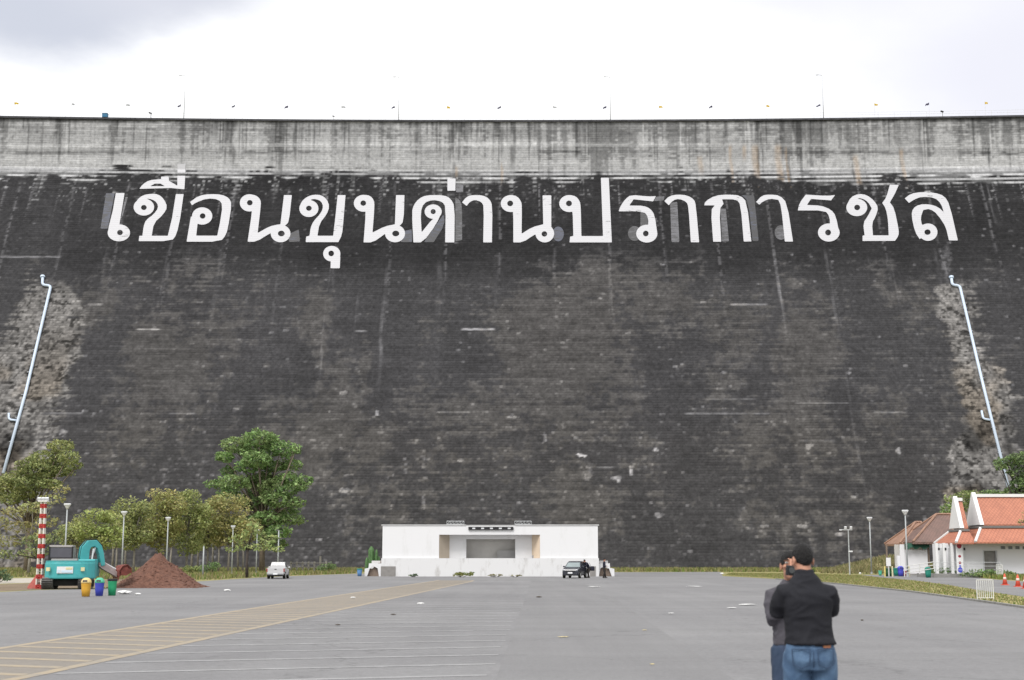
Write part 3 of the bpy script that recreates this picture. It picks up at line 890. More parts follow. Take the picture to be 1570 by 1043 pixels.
# painted markings
def marking_mat(name, col, worn):
    m, nt, b = newmat(name)
    N, L = nt.nodes, nt.links
    tc = N.new("ShaderNodeTexCoord")
    n = N.new("ShaderNodeTexNoise"); n.inputs["Scale"].default_value = 2.2; n.inputs["Detail"].default_value = 8; n.inputs["Roughness"].default_value = 0.75
    L.new(tc.outputs["Object"], n.inputs["Vector"])
    r = N.new("ShaderNodeValToRGB"); e_ = r.color_ramp.elements
    e_[0].position, e_[1].position = 0.36, 0.62
    e_[0].color, e_[1].color = (*worn, 1), (*col, 1)
    L.new(n.outputs["Fac"], r.inputs["Fac"]); L.new(r.outputs["Color"], b.inputs["Base Color"])
    b.inputs["Roughness"].default_value = 0.85
    return m
M_yel = marking_mat("worn_yellow_road_paint", (0.35, 0.28, 0.185), (0.235, 0.218, 0.195))
M_wht = marking_mat("worn_white_road_paint", (0.34, 0.34, 0.345), (0.225, 0.223, 0.225))

def xl(Y, a, b):   # X on line a-b at distance Y
    t = (Y - a.y) / (b.y - a.y)
    return a.x + t * (b.x - a.x)
UA, UB = G(0, 995), G(680, 889)
LA, LB = G(20, 1043), G(722, 893)
UX = lambda Y: float(np.interp(Y, [12, G(0, 995).y, G(420, 928).y, G(680, 889).y], [-10.4, G(0, 995).x, G(420, 928).x, G(680, 889).x]))
LX = lambda Y: float(np.interp(Y, [12, G(20, 1043).y, G(420, 957).y, G(722, 892).y], [-7.5, G(20, 1043).x, G(420, 957).x, G(722, 892).x]))
YEND = G(700, 890).y
hz = MB()
ys = list(np.linspace(12, YEND, 60))
for fx, s in ((UX, -1), (LX, 1)):
    for a, b in zip(ys[:-1], ys[1:]):
        hz.quad((fx(a) - .11, a, .0075), (fx(a) + .11, a, .0075), (fx(b) + .11, b, .0075), (fx(b) - .11, b, .0075))
Y = 13.0
while Y < YEND - 1:
    xa, xb = UX(Y) + .13, LX(Y - 1.1) - .13
    dy = -1.1
    if xb > xa: hz.quad((xa, Y, .0075), (xb, Y + dy, .0075), (xb, Y + dy + .34, .0075), (xa, Y + .34, .0075))
    Y += 1.34
structure(hz.build("hatched_marking", M_yel))
M_lane = ground_mat("tan_stained_asphalt", (0.205, 0.188, 0.168), (0.238, 0.216, 0.190), None, 0.2, 7.0, 0.9, 0.14, 0.3)
ln_ = MB()
for a, b in zip(ys[:-1], ys[1:]):
    ln_.quad((UX(a), a, .0052), (LX(a), a, .0052), (LX(b), b, .0052), (UX(b), b, .0052))
structure(ln_.build("hatched_lane", M_lane))
pl = MB()
Y = 13.6
while Y < 72:
    x1_ = -0.75 + 0.022 * Y + random.uniform(-.05, .05)
    x0_ = LX(Y - 1.7) + .2
    y1_ = Y
    y0_ = Y - 0.30 * (x1_ - x0_)
    x0_ = LX(max(12, y0_)) + .2
    pl.quad((x0_, y0_, .0075), (x1_, y1_, .0075), (x1_, y1_ + .2, .0075), (x0_, y0_ + .2, .0075))
    Y += 2.12
structure(pl.build("parking_line", M_wht))
# low concrete kerb along the right verge
kb = MB()
kp = [G(*q) for q in [(1190, 888.3), (1290, 896.3), (1400, 908.3), (1500, 922.3), (1570, 932.5), (1640, 942.5)]]
for a, b in zip(kp[:-1], kp[1:]):
    d = (b - a).normalized(); n = Vector((-d.y, d.x, 0)) * 0.09
    kb.add([a - n, b - n, b + n, a + n, (a - n) + Vector((0, 0, .07)), (b - n) + Vector((0, 0, .07)), (b + n) + Vector((0, 0, .07)), (a + n) + Vector((0, 0, .07))],
           [(4, 5, 6, 7), (0, 1, 5, 4), (2, 3, 7, 6), (1, 2, 6, 5), (3, 0, 4, 7)])
structure(kb.build("kerb", mat("kerb_concrete", (0.22, 0.215, 0.2), 0.9, 0.3, 2.0)))

# grassy rise beside the pavilion
def heap(name, cx, cy, rx, ry, h, m, seed, n=60, amp=0.18, parent=None, sharp=1.0, skew=0.0, smooth=True):
    u = np.linspace(-1, 1, n)
    U, Vv = np.meshgrid(u, u)
    r = np.hypot(U - skew * (1 - np.abs(U)) , Vv)
    hh = np.clip(1 - r, 0, 1) ** sharp
    nn = fbm(U * 3 + 5, Vv * 3 + 9, seed, 5, 0.6) - 0.5
    Zz = h * (hh + amp * 2 * nn * sst(0, 0.25, hh)) - 0.02
    Zz = np.where(r >= 1.0, -0.05, Zz)
    V_ = np.stack([cx + U * rx, cy + Vv * ry, Zz], -1).reshape(-1, 3)
    id_ = np.arange(n * n).reshape(n, n)
    q = np.stack([id_[:-1, :-1], id_[:-1, 1:], id_[1:, 1:], id_[1:, :-1]], -1).reshape(-1, 4)
    return npmesh(name, V_, q, m, parent, smooth=smooth)
b0 = pt(1372, 878, 158)
structure(heap("grass_rise", b0.x, 160, 7.5, 14, 1.9, M_field, 5, sharp=1.0))

# ------------------------------------------------------------------ grass tufts (uncountable)
def tufts(name, fn_pts, n, hmin, hmax, cols, seed):
    rg = np.random.default_rng(seed)
    P = fn_pts(rg, n)
    n = len(P)
    k = 3
    P = np.repeat(P, k, 0) + np.concatenate([rg.normal(0, .12, (n * k, 2)), np.zeros((n * k, 1))], 1)
    m_ = len(P)
    ang = rg.uniform(0, 2 * math.pi, m_)
    h = rg.uniform(hmin, hmax, m_)
    wd = h * rg.uniform(.10, .22, m_) + .02
    lean = rg.normal(0, .35, (m_, 2)) * h[:, None]
    dx, dy = np.cos(ang) * wd, np.sin(ang) * wd
    a = P + np.stack([dx, dy, 0 * dx], 1)
    b = P - np.stack([dx, dy, 0 * dx], 1)
    t = P + np.stack([lean[:, 0], lean[:, 1], h], 1)
    V_ = np.stack([a, b, t], 1).reshape(-1, 3)
    q = np.arange(m_ * 3).reshape(-1, 3)
    cc = np.array(cols)[rg.integers(0, len(cols), m_)] * rg.uniform(.7, 1.3, (m_, 1))
    o = npmesh(name, V_, q, M_leaf, col=np.repeat(cc, 3, 0))
    o["kind"] = "stuff"
    return o
M_leaf = attr_mat("leaf", rough=0.65, trans=0.38)
def in_poly(poly, rg, n):
    P = np.array([(v.x, v.y) for v in poly])
    lo, hi = P.min(0), P.max(0)
    out_ = []
    while len(out_) < n:
        q = rg.uniform(lo, hi, (n * 2, 2))
        ins = np.zeros(len(q), bool)
        for i in range(len(P)):
            (ax, ay), (bx, by) = P[i], P[(i + 1) % len(P)]
            c = ((ay <= q[:, 1]) & (by > q[:, 1])) | ((by <= q[:, 1]) & (ay > q[:, 1]))
            ins ^= c & (q[:, 0] < ax + (q[:, 1] - ay) * (bx - ax) / (by - ay + 1e-9))
        out_ += list(q[ins])
    q = np.array(out_[:n])
    return np.concatenate([q, np.zeros((n, 1))], 1)
DRY = [(0.29, 0.255, 0.135), (0.235, 0.225, 0.105), (0.18, 0.195, 0.08), (0.32, 0.275, 0.16)]
GRN = [(0.13, 0.19, 0.045), (0.17, 0.225, 0.055), (0.23, 0.235, 0.08), (0.28, 0.25, 0.10)]
vp = [G(*q) for q in [(1112, 882.5), (1190, 887), (1290, 895), (1400, 907), (1500, 921), (1570, 930), (1640, 940), (1660, 927), (1570, 917), (1500, 906.5), (1450, 898), (1400, 891), (1350, 886.5), (1322, 883), (1240, 880), (1120, 879)]]
tufts("verge_grass", lambda rg, n: in_poly(vp, rg, n), 9000, .03, .12, DRY + GRN, 1)
fp = [Vector((x, y, 0)) for x, y in [(-95, 190), (-30, 186), (20, 186), (40, 182), (60, 160), (95, 160), (95, 217), (-95, 217)]]
tufts("foot_grass", lambda rg, n: in_poly(fp, rg, n), 16000, .16, .62, GRN + DRY, 2)
fp2 = [Vector((G(430, 884).x, G(430, 883).y, 0)), Vector((G(300, 891).x, G(300, 889).y, 0)), G(180, 889), G(75, 885.5), Vector((-95, G(0, 884.5).y, 0)), Vector((-95, 190, 0)), Vector((-20, 190, 0)), Vector((G(540, 880).x, G(540, 879.5).y, 0))]
tufts("left_grass", lambda rg, n: in_poly(fp2, rg, n), 12000, .12, .45, DRY + GRN, 3)
def rise_pts(rg, n):
    a = rg.uniform(0, 2 * math.pi, n); r_ = np.sqrt(rg.uniform(0, 1, n)) * .95
    return np.stack([b0.x + np.cos(a) * r_ * 7.5, 160 + np.sin(a) * r_ * 14, 1.9 * (1 - r_) - .1], 1)
tufts("rise_grass", rise_pts, 3500, .2, .6, DRY, 4)
vp3 = [G(*q) for q in [(1395, 879.5), (1440, 880.5), (1535, 888.5), (1640, 895)]] + [Vector((60, 131, 0)), Vector((40, 134, 0))]
tufts("building_grass", lambda rg, n: in_poly(vp3, rg, n), 3500, .1, .45, GRN, 5)

# ------------------------------------------------------------------ trees and shrubs
M_bark = mat("grey_brown_bark", (0.16, 0.13, 0.10), 0.9, 0.35, 4.0, 0.5, 12)
M_palebark = mat("pale_bark", (0.24, 0.22, 0.19), 0.9, 0.25, 4.0, 0.4, 12)
M_darkbark = mat("dark_bark", (0.055, 0.045, 0.04), 0.9, 0.35, 4.0, 0.4, 12)

def leaves(name, clumps, n_per_m2, size, cols, seed, parent, flat=0.5, shell=0.55):
    """clumps: (centre, (rx, ry, rz)): leaf faces scattered through ragged ellipsoids"""
    rg = np.random.default_rng(seed)
    allp, allc = [], []
    cols = np.array(cols)
    for (c, r) in clumps:
        n = int(1.55 * n_per_m2 * 12.57 * ((r[0] * r[1] + r[0] * r[2] + r[1] * r[2]) / 3)) + 12
        d = rg.normal(0, 1, (n, 3)); d /= np.linalg.norm(d, axis=1)[:, None]
        lump = vn(d[:, 0] * 2.2 + seed + c[0], d[:, 1] * 2.2 + d[:, 2] * 1.7 + c[2], seed)
        rad = (shell + (1 - shell) * rg.uniform(0, 1, n) ** 0.6) * (0.62 + 0.62 * lump)
        q = np.array(c)[None] + d * rad[:, None] * np.array(r)[None]
        q = q[q[:, 2] > 0.15]
        allp.append(q)
        w_ = rg.dirichlet([1.1] * len(cols))
        cc = (cols * w_[:, None]).sum(0)[None] * 0.55 + cols[rg.integers(0, len(cols), len(q))] * 0.45
        allc.append(cc * rg.uniform(.65, 1.35, (len(q), 1)))
    P, Cc = np.concatenate(allp), np.concatenate(allc)
    n = len(P)
    nrm = rg.normal(0, 1, (n, 3)); nrm[:, 2] = np.abs(nrm[:, 2]) + flat
    nrm /= np.linalg.norm(nrm, axis=1)[:, None]
    a = np.cross(nrm, rg.normal(0, 1, (n, 3))); a /= np.linalg.norm(a, axis=1)[:, None] + 1e-9
    b = np.cross(nrm, a)
    s = size * rg.uniform(.6, 1.4, n)[:, None]
    V_ = np.stack([P - a * s * .5, P + b * s * .28 - a * s * .05, P + a * s * .5 - nrm * s * .12, P - b * s * .28 - a * s * .05], 1).reshape(-1, 3)
    q = np.arange(n * 4).reshape(-1, 4)
    return npmesh(name, V_, q, M_leaf, parent, col=np.repeat(Cc, 4, 0))

TREES = "trees planted along the foot of the dam"
def tree(name, label, group, px, Y, clumps, cols, size=0.34, dens=9.0, trunk_r=0.16, bark=None, seed=1, lean=0.0, fork=0.38, base_z=0.0, limbs=True):
    """clumps: (px, py, rx_px, ry_px[, depth]) as read off the photo, set round the trunk's own distance"""
    rg = random.Random(seed)
    k = ppm(Y)
    base = pt(px, HOR + 10, Y); base.z = base_z
    t = thing(name, label, "tree", base, 0, group)
    cl = []
    maxr = max(abs(c[0] - px) for c in clumps) / k * 0.7
    for i, c in enumerate(clumps):
        dy = c[4] if len(c) > 4 else (rg.uniform(-.55, .55) * maxr)
        w_ = pt(c[0], c[1], Y + dy) - base
        rx, rz = c[2] / k, c[3] / k
        cl.append(((w_.x, w_.y, w_.z), (rx, rx * rg.uniform(.8, 1.15), rz)))
    # limbs
    top = max(c[0][2] for c in cl)
    fz = top * fork
    tb = MB()
    tw = [Vector((0, 0, -.1)), Vector((lean * .3 + rg.uniform(-.1, .1), 0, fz * .5)), Vector((lean, rg.uniform(-.1, .1), fz))]
    tb.tube(tw, [trunk_r * 1.2, trunk_r * .95, trunk_r * .8], 8)
    if limbs:
        for (c, r) in cl:
            c = Vector(c)
            s0 = tw[2].lerp(tw[1], rg.uniform(0, .25))
            if c.z < s0.z: s0 = tw[1].lerp(tw[2], 0.3)
            mid = s0.lerp(c, .5) + Vector((rg.uniform(-.25, .25), rg.uniform(-.25, .25), rg.uniform(.0, .5)))
            tb.tube([s0, mid, c], [trunk_r * .55, trunk_r * .34, trunk_r * .12], 5)
            for j in range(3):
                e_ = c + Vector((rg.uniform(-1, 1) * r[0], rg.uniform(-1, 1) * r[1], rg.uniform(-.2, .9) * r[2])) * .8
                tb.tube([mid.lerp(c, rg.uniform(.3, .9)), e_], [trunk_r * .16, trunk_r * .05], 4)
    tb.build("trunk", bark or M_bark, t, smooth=True)
    leaves("crown", cl, dens, size, cols, seed, t)
    return t

OLIVE = [(0.314, 0.366, 0.155), (0.393, 0.417, 0.179), (0.196, 0.272, 0.113), (0.456, 0.451, 0.193), (0.314, 0.307, 0.131)]  # leaf palettes paled, blue raised in place of veiling haze
OCHRE = [(0.454, 0.393, 0.191), (0.514, 0.417, 0.201), (0.318, 0.318, 0.14), (0.394, 0.311, 0.15)]
GREEN = [(0.15, 0.268, 0.093), (0.242, 0.382, 0.134), (0.112, 0.186, 0.076), (0.343, 0.455, 0.188), (0.282, 0.308, 0.147)]
DEEP = [(0.077, 0.123, 0.066), (0.12, 0.18, 0.093), (0.172, 0.23, 0.119)]
LIME = [(0.347, 0.446, 0.144), (0.416, 0.47, 0.173), (0.238, 0.314, 0.115), (0.416, 0.387, 0.167)]

def ring(cx, cy, rx, ry, n, cr, seed):
    rg = random.Random(seed)
    o = []
    for i in range(n):
        a = rg.uniform(0, 2 * math.pi); d = math.sqrt(rg.uniform(0, 1))
        o.append((cx + rx * d * math.cos(a), cy + ry * d * math.sin(a), cr * rg.uniform(.7, 1.25), cr * rg.uniform(.5, .8)))
    return o

tree("broad_tree", "tall green tree with layered crown, the tallest beside the dam near the pickup", TREES, 402, 178,
     [(398, 672, 30, 14), (362, 682, 26, 15), (430, 690, 26, 14), (455, 688, 10, 8), (345, 700, 18, 10), (395, 705, 30, 14), (360, 740, 26, 14), (330, 742, 16, 8), (398, 740, 30, 15), (440, 735, 26, 13), (468, 737, 14, 8),
      (380, 770, 26, 14), (425, 765, 28, 14), (455, 770, 14, 8), (410, 795, 30, 13), (448, 797, 22, 9), (400, 820, 24, 12), (380, 715, 24, 12), (420, 715, 26, 12), (350, 722, 14, 8), (425, 835, 18, 9), (415, 750, 22, 20), (385, 692, 24, 14), (415, 680, 22, 12), (445, 712, 18, 10), (350, 755, 16, 8), (395, 765, 24, 16), (440, 782, 22, 12), (430, 815, 22, 10), (375, 800, 20, 12), (460, 745, 14, 8), (405, 735, 24, 14), (440, 752, 18, 10)],
     GREEN, 0.46, 8.5, 0.32, M_bark, 11)
tree("broad_tree", "high olive tree at the far left with its crown over the drain pipe foot", TREES, 40, 172,
     [(92, 684, 24, 12), (70, 702, 30, 14), (105, 702, 20, 12), (58, 722, 30, 14), (92, 722, 26, 10), (28, 735, 28, 14), (40, 755, 26, 10), (5, 742, 22, 12), (75, 742, 22, 8), (118, 714, 10, 6), (45, 712, 22, 12), (82, 712, 26, 12), (40, 742, 26, 12), (65, 735, 22, 12), (10, 755, 24, 10), (20, 765, 22, 8), (-25, 740, 28, 16), (-40, 770, 28, 14)],
     OLIVE + [(0.05, 0.085, 0.02)], 0.42, 8.5, 0.30, M_bark, 12)
tree("scraggy_tree", "thin yellowing tree right behind the red and white mast, half bare", TREES, 44, 150,
     [(20, 785, 20, 10), (50, 778, 24, 10), (80, 765, 22, 9), (95, 750, 16, 7), (30, 808, 26, 12), (70, 800, 22, 10), (0, 800, 18, 10), (15, 830, 22, 10), (60, 825, 22, 10), (-15, 825, 20, 12)],
     OCHRE + OLIVE, 0.34, 5.5, 0.15, M_palebark, 13)
tree("scraggy_tree", "dark bushy low tree beside the excavator cab at far left", TREES, 60, 140,
     [(50, 830, 20, 10), (78, 826, 18, 9), (95, 815, 16, 10), (45, 848, 18, 8), (70, 845, 18, 8), (10, 850, 18, 8)],
     DEEP + OLIVE, 0.32, 7, 0.14, M_darkbark, 14)
row = [
 ("round yellow green tree above the excavator arm", 152, 150, ring(150, 812, 34, 28, 22, 16, 1), LIME),
 ("small olive tree leaning over the excavator at left end of the planted row", 118, 158, ring(120, 820, 20, 26, 14, 15, 2), OLIVE),
 ("olive tree behind the dirt pile left slope, next to a lamp post", 205, 156, ring(203, 806, 28, 36, 24, 17, 3), OLIVE),
 ("tallest yellowish tree of the planted row, rising over the dirt pile peak", 246, 160, ring(248, 798, 32, 42, 30, 18, 4) + [(240, 758, 16, 9), (262, 757, 14, 8)], LIME + OCHRE),
 ("olive tree over the right slope of the dirt pile", 286, 163, ring(290, 800, 28, 42, 25, 17, 5), OLIVE + LIME),
 ("sparse olive tree between the dirt pile and the ochre crown", 318, 168, ring(318, 806, 24, 36, 18, 16, 6), OLIVE),
 ("golden brown tree in front of the tall green tree", 350, 166, ring(354, 800, 30, 40, 26, 17, 7) + [(348, 763, 16, 9), (372, 770, 14, 8)], OCHRE + LIME),
 ("thin olive tree at the right end of the planted row", 372, 172, ring(378, 808, 18, 18, 9, 14, 8), OLIVE + OCHRE),
 ("slender tree with pale trunk behind the second lamp post", 262, 172, ring(264, 812, 22, 18, 9, 15, 9), LIME),
 ("slender tree with pale trunk in the shade behind the ochre crown", 335, 176, ring(335, 815, 20, 16, 9, 15, 10), OLIVE),
 ("slender leafy tree hidden behind the first lamp post", 178, 166, ring(180, 812, 22, 20, 9, 15, 11), OLIVE + DEEP),
]
for i, (lab, px, Y_, cl, cols) in enumerate(row):
    tree("young_tree", lab, TREES, px, Y_, cl, cols, 0.32, 7.0, 0.12, M_palebark, 30 + i, fork=.5)
tree("young_tree", "small spreading tree with black trunk at the asphalt edge near the white pickup", TREES, 379, 126,
     [(365, 826, 16, 7), (388, 818, 20, 8), (412, 826, 18, 7), (400, 838, 20, 7), (375, 838, 18, 7), (425, 842, 10, 5), (355, 842, 10, 5), (390, 806, 12, 6)], LIME + OLIVE + GREEN, 0.3, 6.5, 0.13, M_darkbark, 50, fork=.55)
for i, (px, Y_, lab) in enumerate([(293, 172, "bare pale sapling trunk just right of the dirt pile"), (303, 176, "second bare sapling trunk right of the dirt pile, thin and grey"), (326, 180, "pale sapling trunk midway between dirt pile and ochre tree"), (365, 182, "pale sapling trunk left of the black trunked tree"), (172, 170, "thin pale sapling behind the red excavator bucket"), (192, 174, "thin pale sapling right of the excavator bucket")]):
    tree("young_tree", lab, TREES, px, Y_, [(px - 6, 812, 14, 8), (px + 8, 806, 14, 8), (px, 798, 13, 8)], OLIVE + OCHRE, 0.3, 6, 0.12, M_palebark, 60 + i, fork=.75)
tree("broad_tree", "dense dark green tree behind the orange roof at the right edge", TREES, 1572, 178,
     [(1545, 710, 22, 10), (1570, 702, 24, 10), (1595, 712, 26, 14), (1560, 725, 20, 9), (1535, 716, 10, 5), (1590, 740, 28, 16), (1562, 742, 18, 10), (1550, 757, 26, 9), (1520, 758, 22, 7), (1585, 765, 28, 12), (1495, 763, 16, 6)], GREEN + DEEP, 0.4, 9, 0.28, M_darkbark, 71)
tree("broad_tree", "low green tree showing between the brown roof and the white gable", TREES, 1478, 176,
     [(1482, 758, 18, 7), (1462, 765, 16, 7), (1452, 780, 12, 9), (1448, 790, 10, 8), (1475, 775, 18, 10), (1500, 772, 18, 10)], GREEN + OLIVE, 0.36, 8, 0.2, M_darkbark, 72)
tree("broad_tree", "tree at the right edge reaching a leafy branch in front of the orange roof", TREES, 1640, 66,
     [(1572, 790, 7, 9), (1566, 800, 6, 5), (1590, 785, 16, 14), (1620, 770, 30, 20), (1650, 760, 40, 24), (1680, 790, 40, 24), (1610, 800, 18, 10)], OLIVE + GREEN, 0.16, 16, 0.12, M_bark, 73)

def shrub(name, label, px, Y, w_, h, cols, seed, size=.22, dens=14, group="shrubs and weeds around the forecourt"):
    b = pt(px, HOR + 10, Y); b.z = 0
    t = thing(name, label, "plant", b, 0, group)
    st = MB()
    rg = random.Random(seed)
    cl = []
    for i in range(7):
        x, y = rg.uniform(-.5, .5) * w_, rg.uniform(-.4, .4) * w_
        z = rg.uniform(.3, .75) * h
        cl.append(((x, y, z), (w_ * .22, w_ * .22, h * .3)))
        st.tube([Vector((x * .2, y * .2, 0)), Vector((x, y, z))], [.03, .012], 5)
    st.build("stem", M_darkbark, t)
    leaves("foliage", cl, dens, size, cols, seed, t)
    return t
shrub("shrub", "low green weed bush growing against the stage front wall", 707, 130.2, 1.9, .55, GRN, 81)
shrub("shrub", "small dark weed clump at the stage wall left of the green bush", 634, 130.6, .7, .3, DEEP, 82)
shrub("shrub", "small grassy weed clump at the stage wall right of the green bush", 760, 130.4, 1.2, .28, DRY, 83)
shrub("shrub", "thin dry weed clump at the stage wall near the middle", 790, 130.4, 1.0, .25, DRY, 84)
shrub("shrub", "rounded green bush on the grass below the dam, left of the stage", 500, 176, 2.4, 1.3, DEEP + GREEN, 85)
shrub("shrub", "dark round bush beneath the planted trees, beside the thin post", 322, 150, 2.4, 1.4, DEEP + GREEN, 86)
shrub("shrub", "yellow green bush under the trees right of the dirt pile", 300, 150, 1.9, 1.1, LIME + DEEP, 87)
shrub("shrub", "dark green bush cut by the left frame edge", -2, 100, 1.6, 1.0, DEEP, 88)
shrub("shrub", "long low hedge of dark leaves in front of the washroom building", 1482, 128, 5.5, .8, DEEP + GREEN, 89)
shrub("shrub", "sparse low weeds below the ramp of the washroom building", 1515, 127, 4.0, .5, GREEN + DRY, 90)

YS0 = G(750, 884).y
# columnar cactus-like plants in the planter left of the stage
M_cact = mat("cactus_green", (0.075, 0.15, 0.055), 0.7, 0.25, 6.0)
for px, hgt, r_, lab in [(569, 2.0, .26, "tall columnar green cactus standing left of the stage"), (577, 1.7, .13, "slimmer columnar cactus close to the stage wall")]:
    b = pt(px, 868, YS0 + 6); b.z = 0
    t = thing("cactus", lab, "plant", b, 0, "columnar cacti beside the stage")
    cm = MB()
    def cactus_stem(mb, x, y, z0, z1, r):
        rings = []
        for z in np.linspace(z0, z1, 9):
            f = 1 if z < z1 - .3 else max(.25, (z1 - z) / .3)
            rings.append([Vector((x + r * f * (1 + .18 * math.cos(6 * a)) * math.cos(a), y + r * f * (1 + .18 * math.cos(6 * a)) * math.sin(a), z)) for a in [2 * math.pi * q / 24 for q in range(24)]])
        mb.loft(rings)
    cactus_stem(cm, 0, 0, 0, hgt + .9, r_)
    cactus_stem(cm, r_ * 1.9, .1, 0, hgt + .2, r_ * .75)
    cactus_stem(cm, -r_ * 1.7, .1, 0, hgt - .2, r_ * .6)
    cm.build("stem", M_cact, t, smooth=True)

# ------------------------------------------------------------------ the open-air stage
M_white = mat("white_render", (0.68, 0.68, 0.685), 0.75, 0.03, 0.5)
def dirty_white(name, col, dirt, lo, hi, sc=0.8):
    m, nt, b = newmat(name)
    N, L = nt.nodes, nt.links
    tc = N.new("ShaderNodeTexCoord")
    mp = N.new("ShaderNodeMapping"); mp.inputs["Scale"].default_value = (1.0, 1.0, 0.35)
    L.new(tc.outputs["Object"], mp.inputs["Vector"])
    n = N.new("ShaderNodeTexNoise"); n.inputs["Scale"].default_value = sc; n.inputs["Detail"].default_value = 9; n.inputs["Roughness"].default_value = 0.7
    L.new(mp.outputs["Vector"], n.inputs["Vector"])
    r = N.new("ShaderNodeValToRGB"); e_ = r.color_ramp.elements
    e_[0].position, e_[1].position = lo, hi
    e_[0].color, e_[1].color = (*dirt, 1), (*col, 1)
    L.new(n.outputs["Fac"], r.inputs["Fac"]); L.new(r.outputs["Color"], b.inputs["Base Color"])
    b.inputs["Roughness"].default_value = 0.8
    return m
M_stage = dirty_white("stage_white_paint", (0.665, 0.665, 0.675), (0.60, 0.60, 0.60), 0.28, 0.45)
M_plinth = dirty_white("scuffed_white_paint", (0.62, 0.62, 0.625), (0.44, 0.43, 0.42), 0.30, 0.46, 1.6)
M_revshade = mat("beige_shaded_reveal", (0.42, 0.36, 0.29), 0.8, 0.06, 1.0)  # left recess side: its shaded tone is put into the colour
M_revlit = mat("peach_lit_reveal", (0.62, 0.50, 0.38), 0.8, 0.06, 1.0)  # right recess side: the warm light on it is painted in
M_grey = mat("grey_plaster", (0.50, 0.485, 0.46), 0.8, 0.10, 0.7)
M_grey2 = mat("darker_grey_plaster", (0.32, 0.315, 0.31), 0.8, 0.10, 0.7)
M_gate = mat("grey_brown_metal_gate", (0.22, 0.21, 0.20), 0.7, 0.15, 3.0)
M_black = mat("black_plastic", (0.02, 0.02, 0.022), 0.5, 0.2, 5.0)
M_steel = mat("galvanised_steel", (0.34, 0.35, 0.36), 0.45, 0.12, 5.0, metal=0.5)
M_palesteel = mat("pale_painted_steel", (0.5, 0.51, 0.52), 0.5, 0.08, 5.0)
M_brownfloor = mat("brown_stone_steps", (0.20, 0.155, 0.125), 0.85, 0.2, 3.0)

YS = G(750, 884).y
ks = ppm(YS)
sx = lambda px: pt(px, 858, YS).x
sz = lambda py: pt(750, py, YS).z
SX0 = sx(751.5)
stage = thing("stage_building", "long white open-air stage with a wide recess, standing in front of the dam", "stage building", (SX0, YS, 0))
lx = lambda px: sx(px) - SX0
zt, zl, zf = sz(806), sz(820), sz(856)
wb = MB()
DEP = 7.5
wb.b2((lx(586), 0, zf), (lx(673), DEP, zt))          # left wing
wb.b2((lx(828), 0, zf), (lx(917), DEP, zt))          # right wing
wb.b2((lx(673), 0, zl), (lx(828), DEP, zt))          # beam over the recess
wb.b2((lx(673), 1.5, sz(826.5)), (lx(828), 1.75, zl))            # back wall strips
wb.b2((lx(673), 1.5, zf), (lx(714), 1.75, sz(826.5)))
wb.b2((lx(790), 1.5, zf), (lx(828), 1.75, sz(826.5)))
wb.build("wall", M_stage, stage)
wb = MB()
wb.b2((lx(585), -.22, 0), (lx(918), DEP, zf - .003))
wb.build("platform", M_plinth, stage)
wb = MB()
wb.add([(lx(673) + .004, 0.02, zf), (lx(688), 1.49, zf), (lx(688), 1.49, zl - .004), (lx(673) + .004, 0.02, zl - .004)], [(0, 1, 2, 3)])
wb.build("reveal", M_revshade, stage)
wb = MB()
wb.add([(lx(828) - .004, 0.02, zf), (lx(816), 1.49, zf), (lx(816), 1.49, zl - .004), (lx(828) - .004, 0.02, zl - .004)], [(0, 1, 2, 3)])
wb.build("reveal", M_revlit, stage)
wb = MB()
wb.b2((lx(816), 1.2, zf), (lx(828) - .03, 1.48, zf + .28))
wb.build("low_step", M_grey2, stage)
bw = MB()
bw.b2((lx(700), 2.9, zf), (lx(805), 3.1, zl)); bw.b2((lx(702), 1.76, zf), (lx(704), 2.9, zl)); bw.b2((lx(800), 1.76, zf), (lx(802), 2.9, zl))
bw.build("back_wall", M_grey, stage)
bw = MB(); bw.b2((lx(762), 2.3, zf), (lx(799), 2.85, zf + .75)); bw.build("back_counter", M_grey2, stage)
# banner strip on the beam front, pale patches stand for its lettering
sb = MB(); sb.b2((lx(718), -.16, sz(812.6)), (lx(787), -.003, sz(808.0))); ls = sb.build("stage_banner", M_black, stage)
M_pane = mat("pale_patch_and_lamp_glass", (0.55, 0.56, 0.58), 0.25, 0.1, 3.0)  # shared by the banner patches and the street lamps
for q in range(5):
    u = 724 + q * 13.6
    sb = MB(); sb.b2((lx(u), -.19, sz(811.5)), (lx(u + 4.5), -.163, sz(809.2))); sb.build("letter_patch", M_pane, ls)
# roof-edge coping, truss frames
sb = MB(); sb.b2((lx(584), -.06, zt + .003), (lx(714), DEP, zt + .1)); sb.b2((lx(790), -.06, zt + .003), (lx(919), DEP, zt + .1)); sb.b2((lx(714), -.02, zt + .003), (lx(790), DEP, zt + .06))
sb.build("roof_coping", mat("coping_grey", (0.45, 0.45, 0.45), 0.8, 0.15, 2.0), stage)
for (u0, u1) in ((684.5, 711), (789, 815)):
    sb = MB()
    z0, z1 = zt + .1, zt + .42
    for yy in (.1, .45):
        sb.cyl((lx(u0), yy, z1), (lx(u1), yy, z1), .03, n=6); sb.cyl((lx(u0), yy, z0 + .03), (lx(u1), yy, z0 + .03), .03, n=6)
        for q in range(6):
            a = lx(u0) + (lx(u1) - lx(u0)) * q / 5
            sb.cyl((a, yy, z0), (a, yy, z1), .025, n=6)
            if q < 5: sb.cyl((a, yy, z0), (a + (lx(u1) - lx(u0)) / 5, yy, z1), .018, n=6)
    sb.build("truss_frame", M_darkconc if False else M_steel, stage)
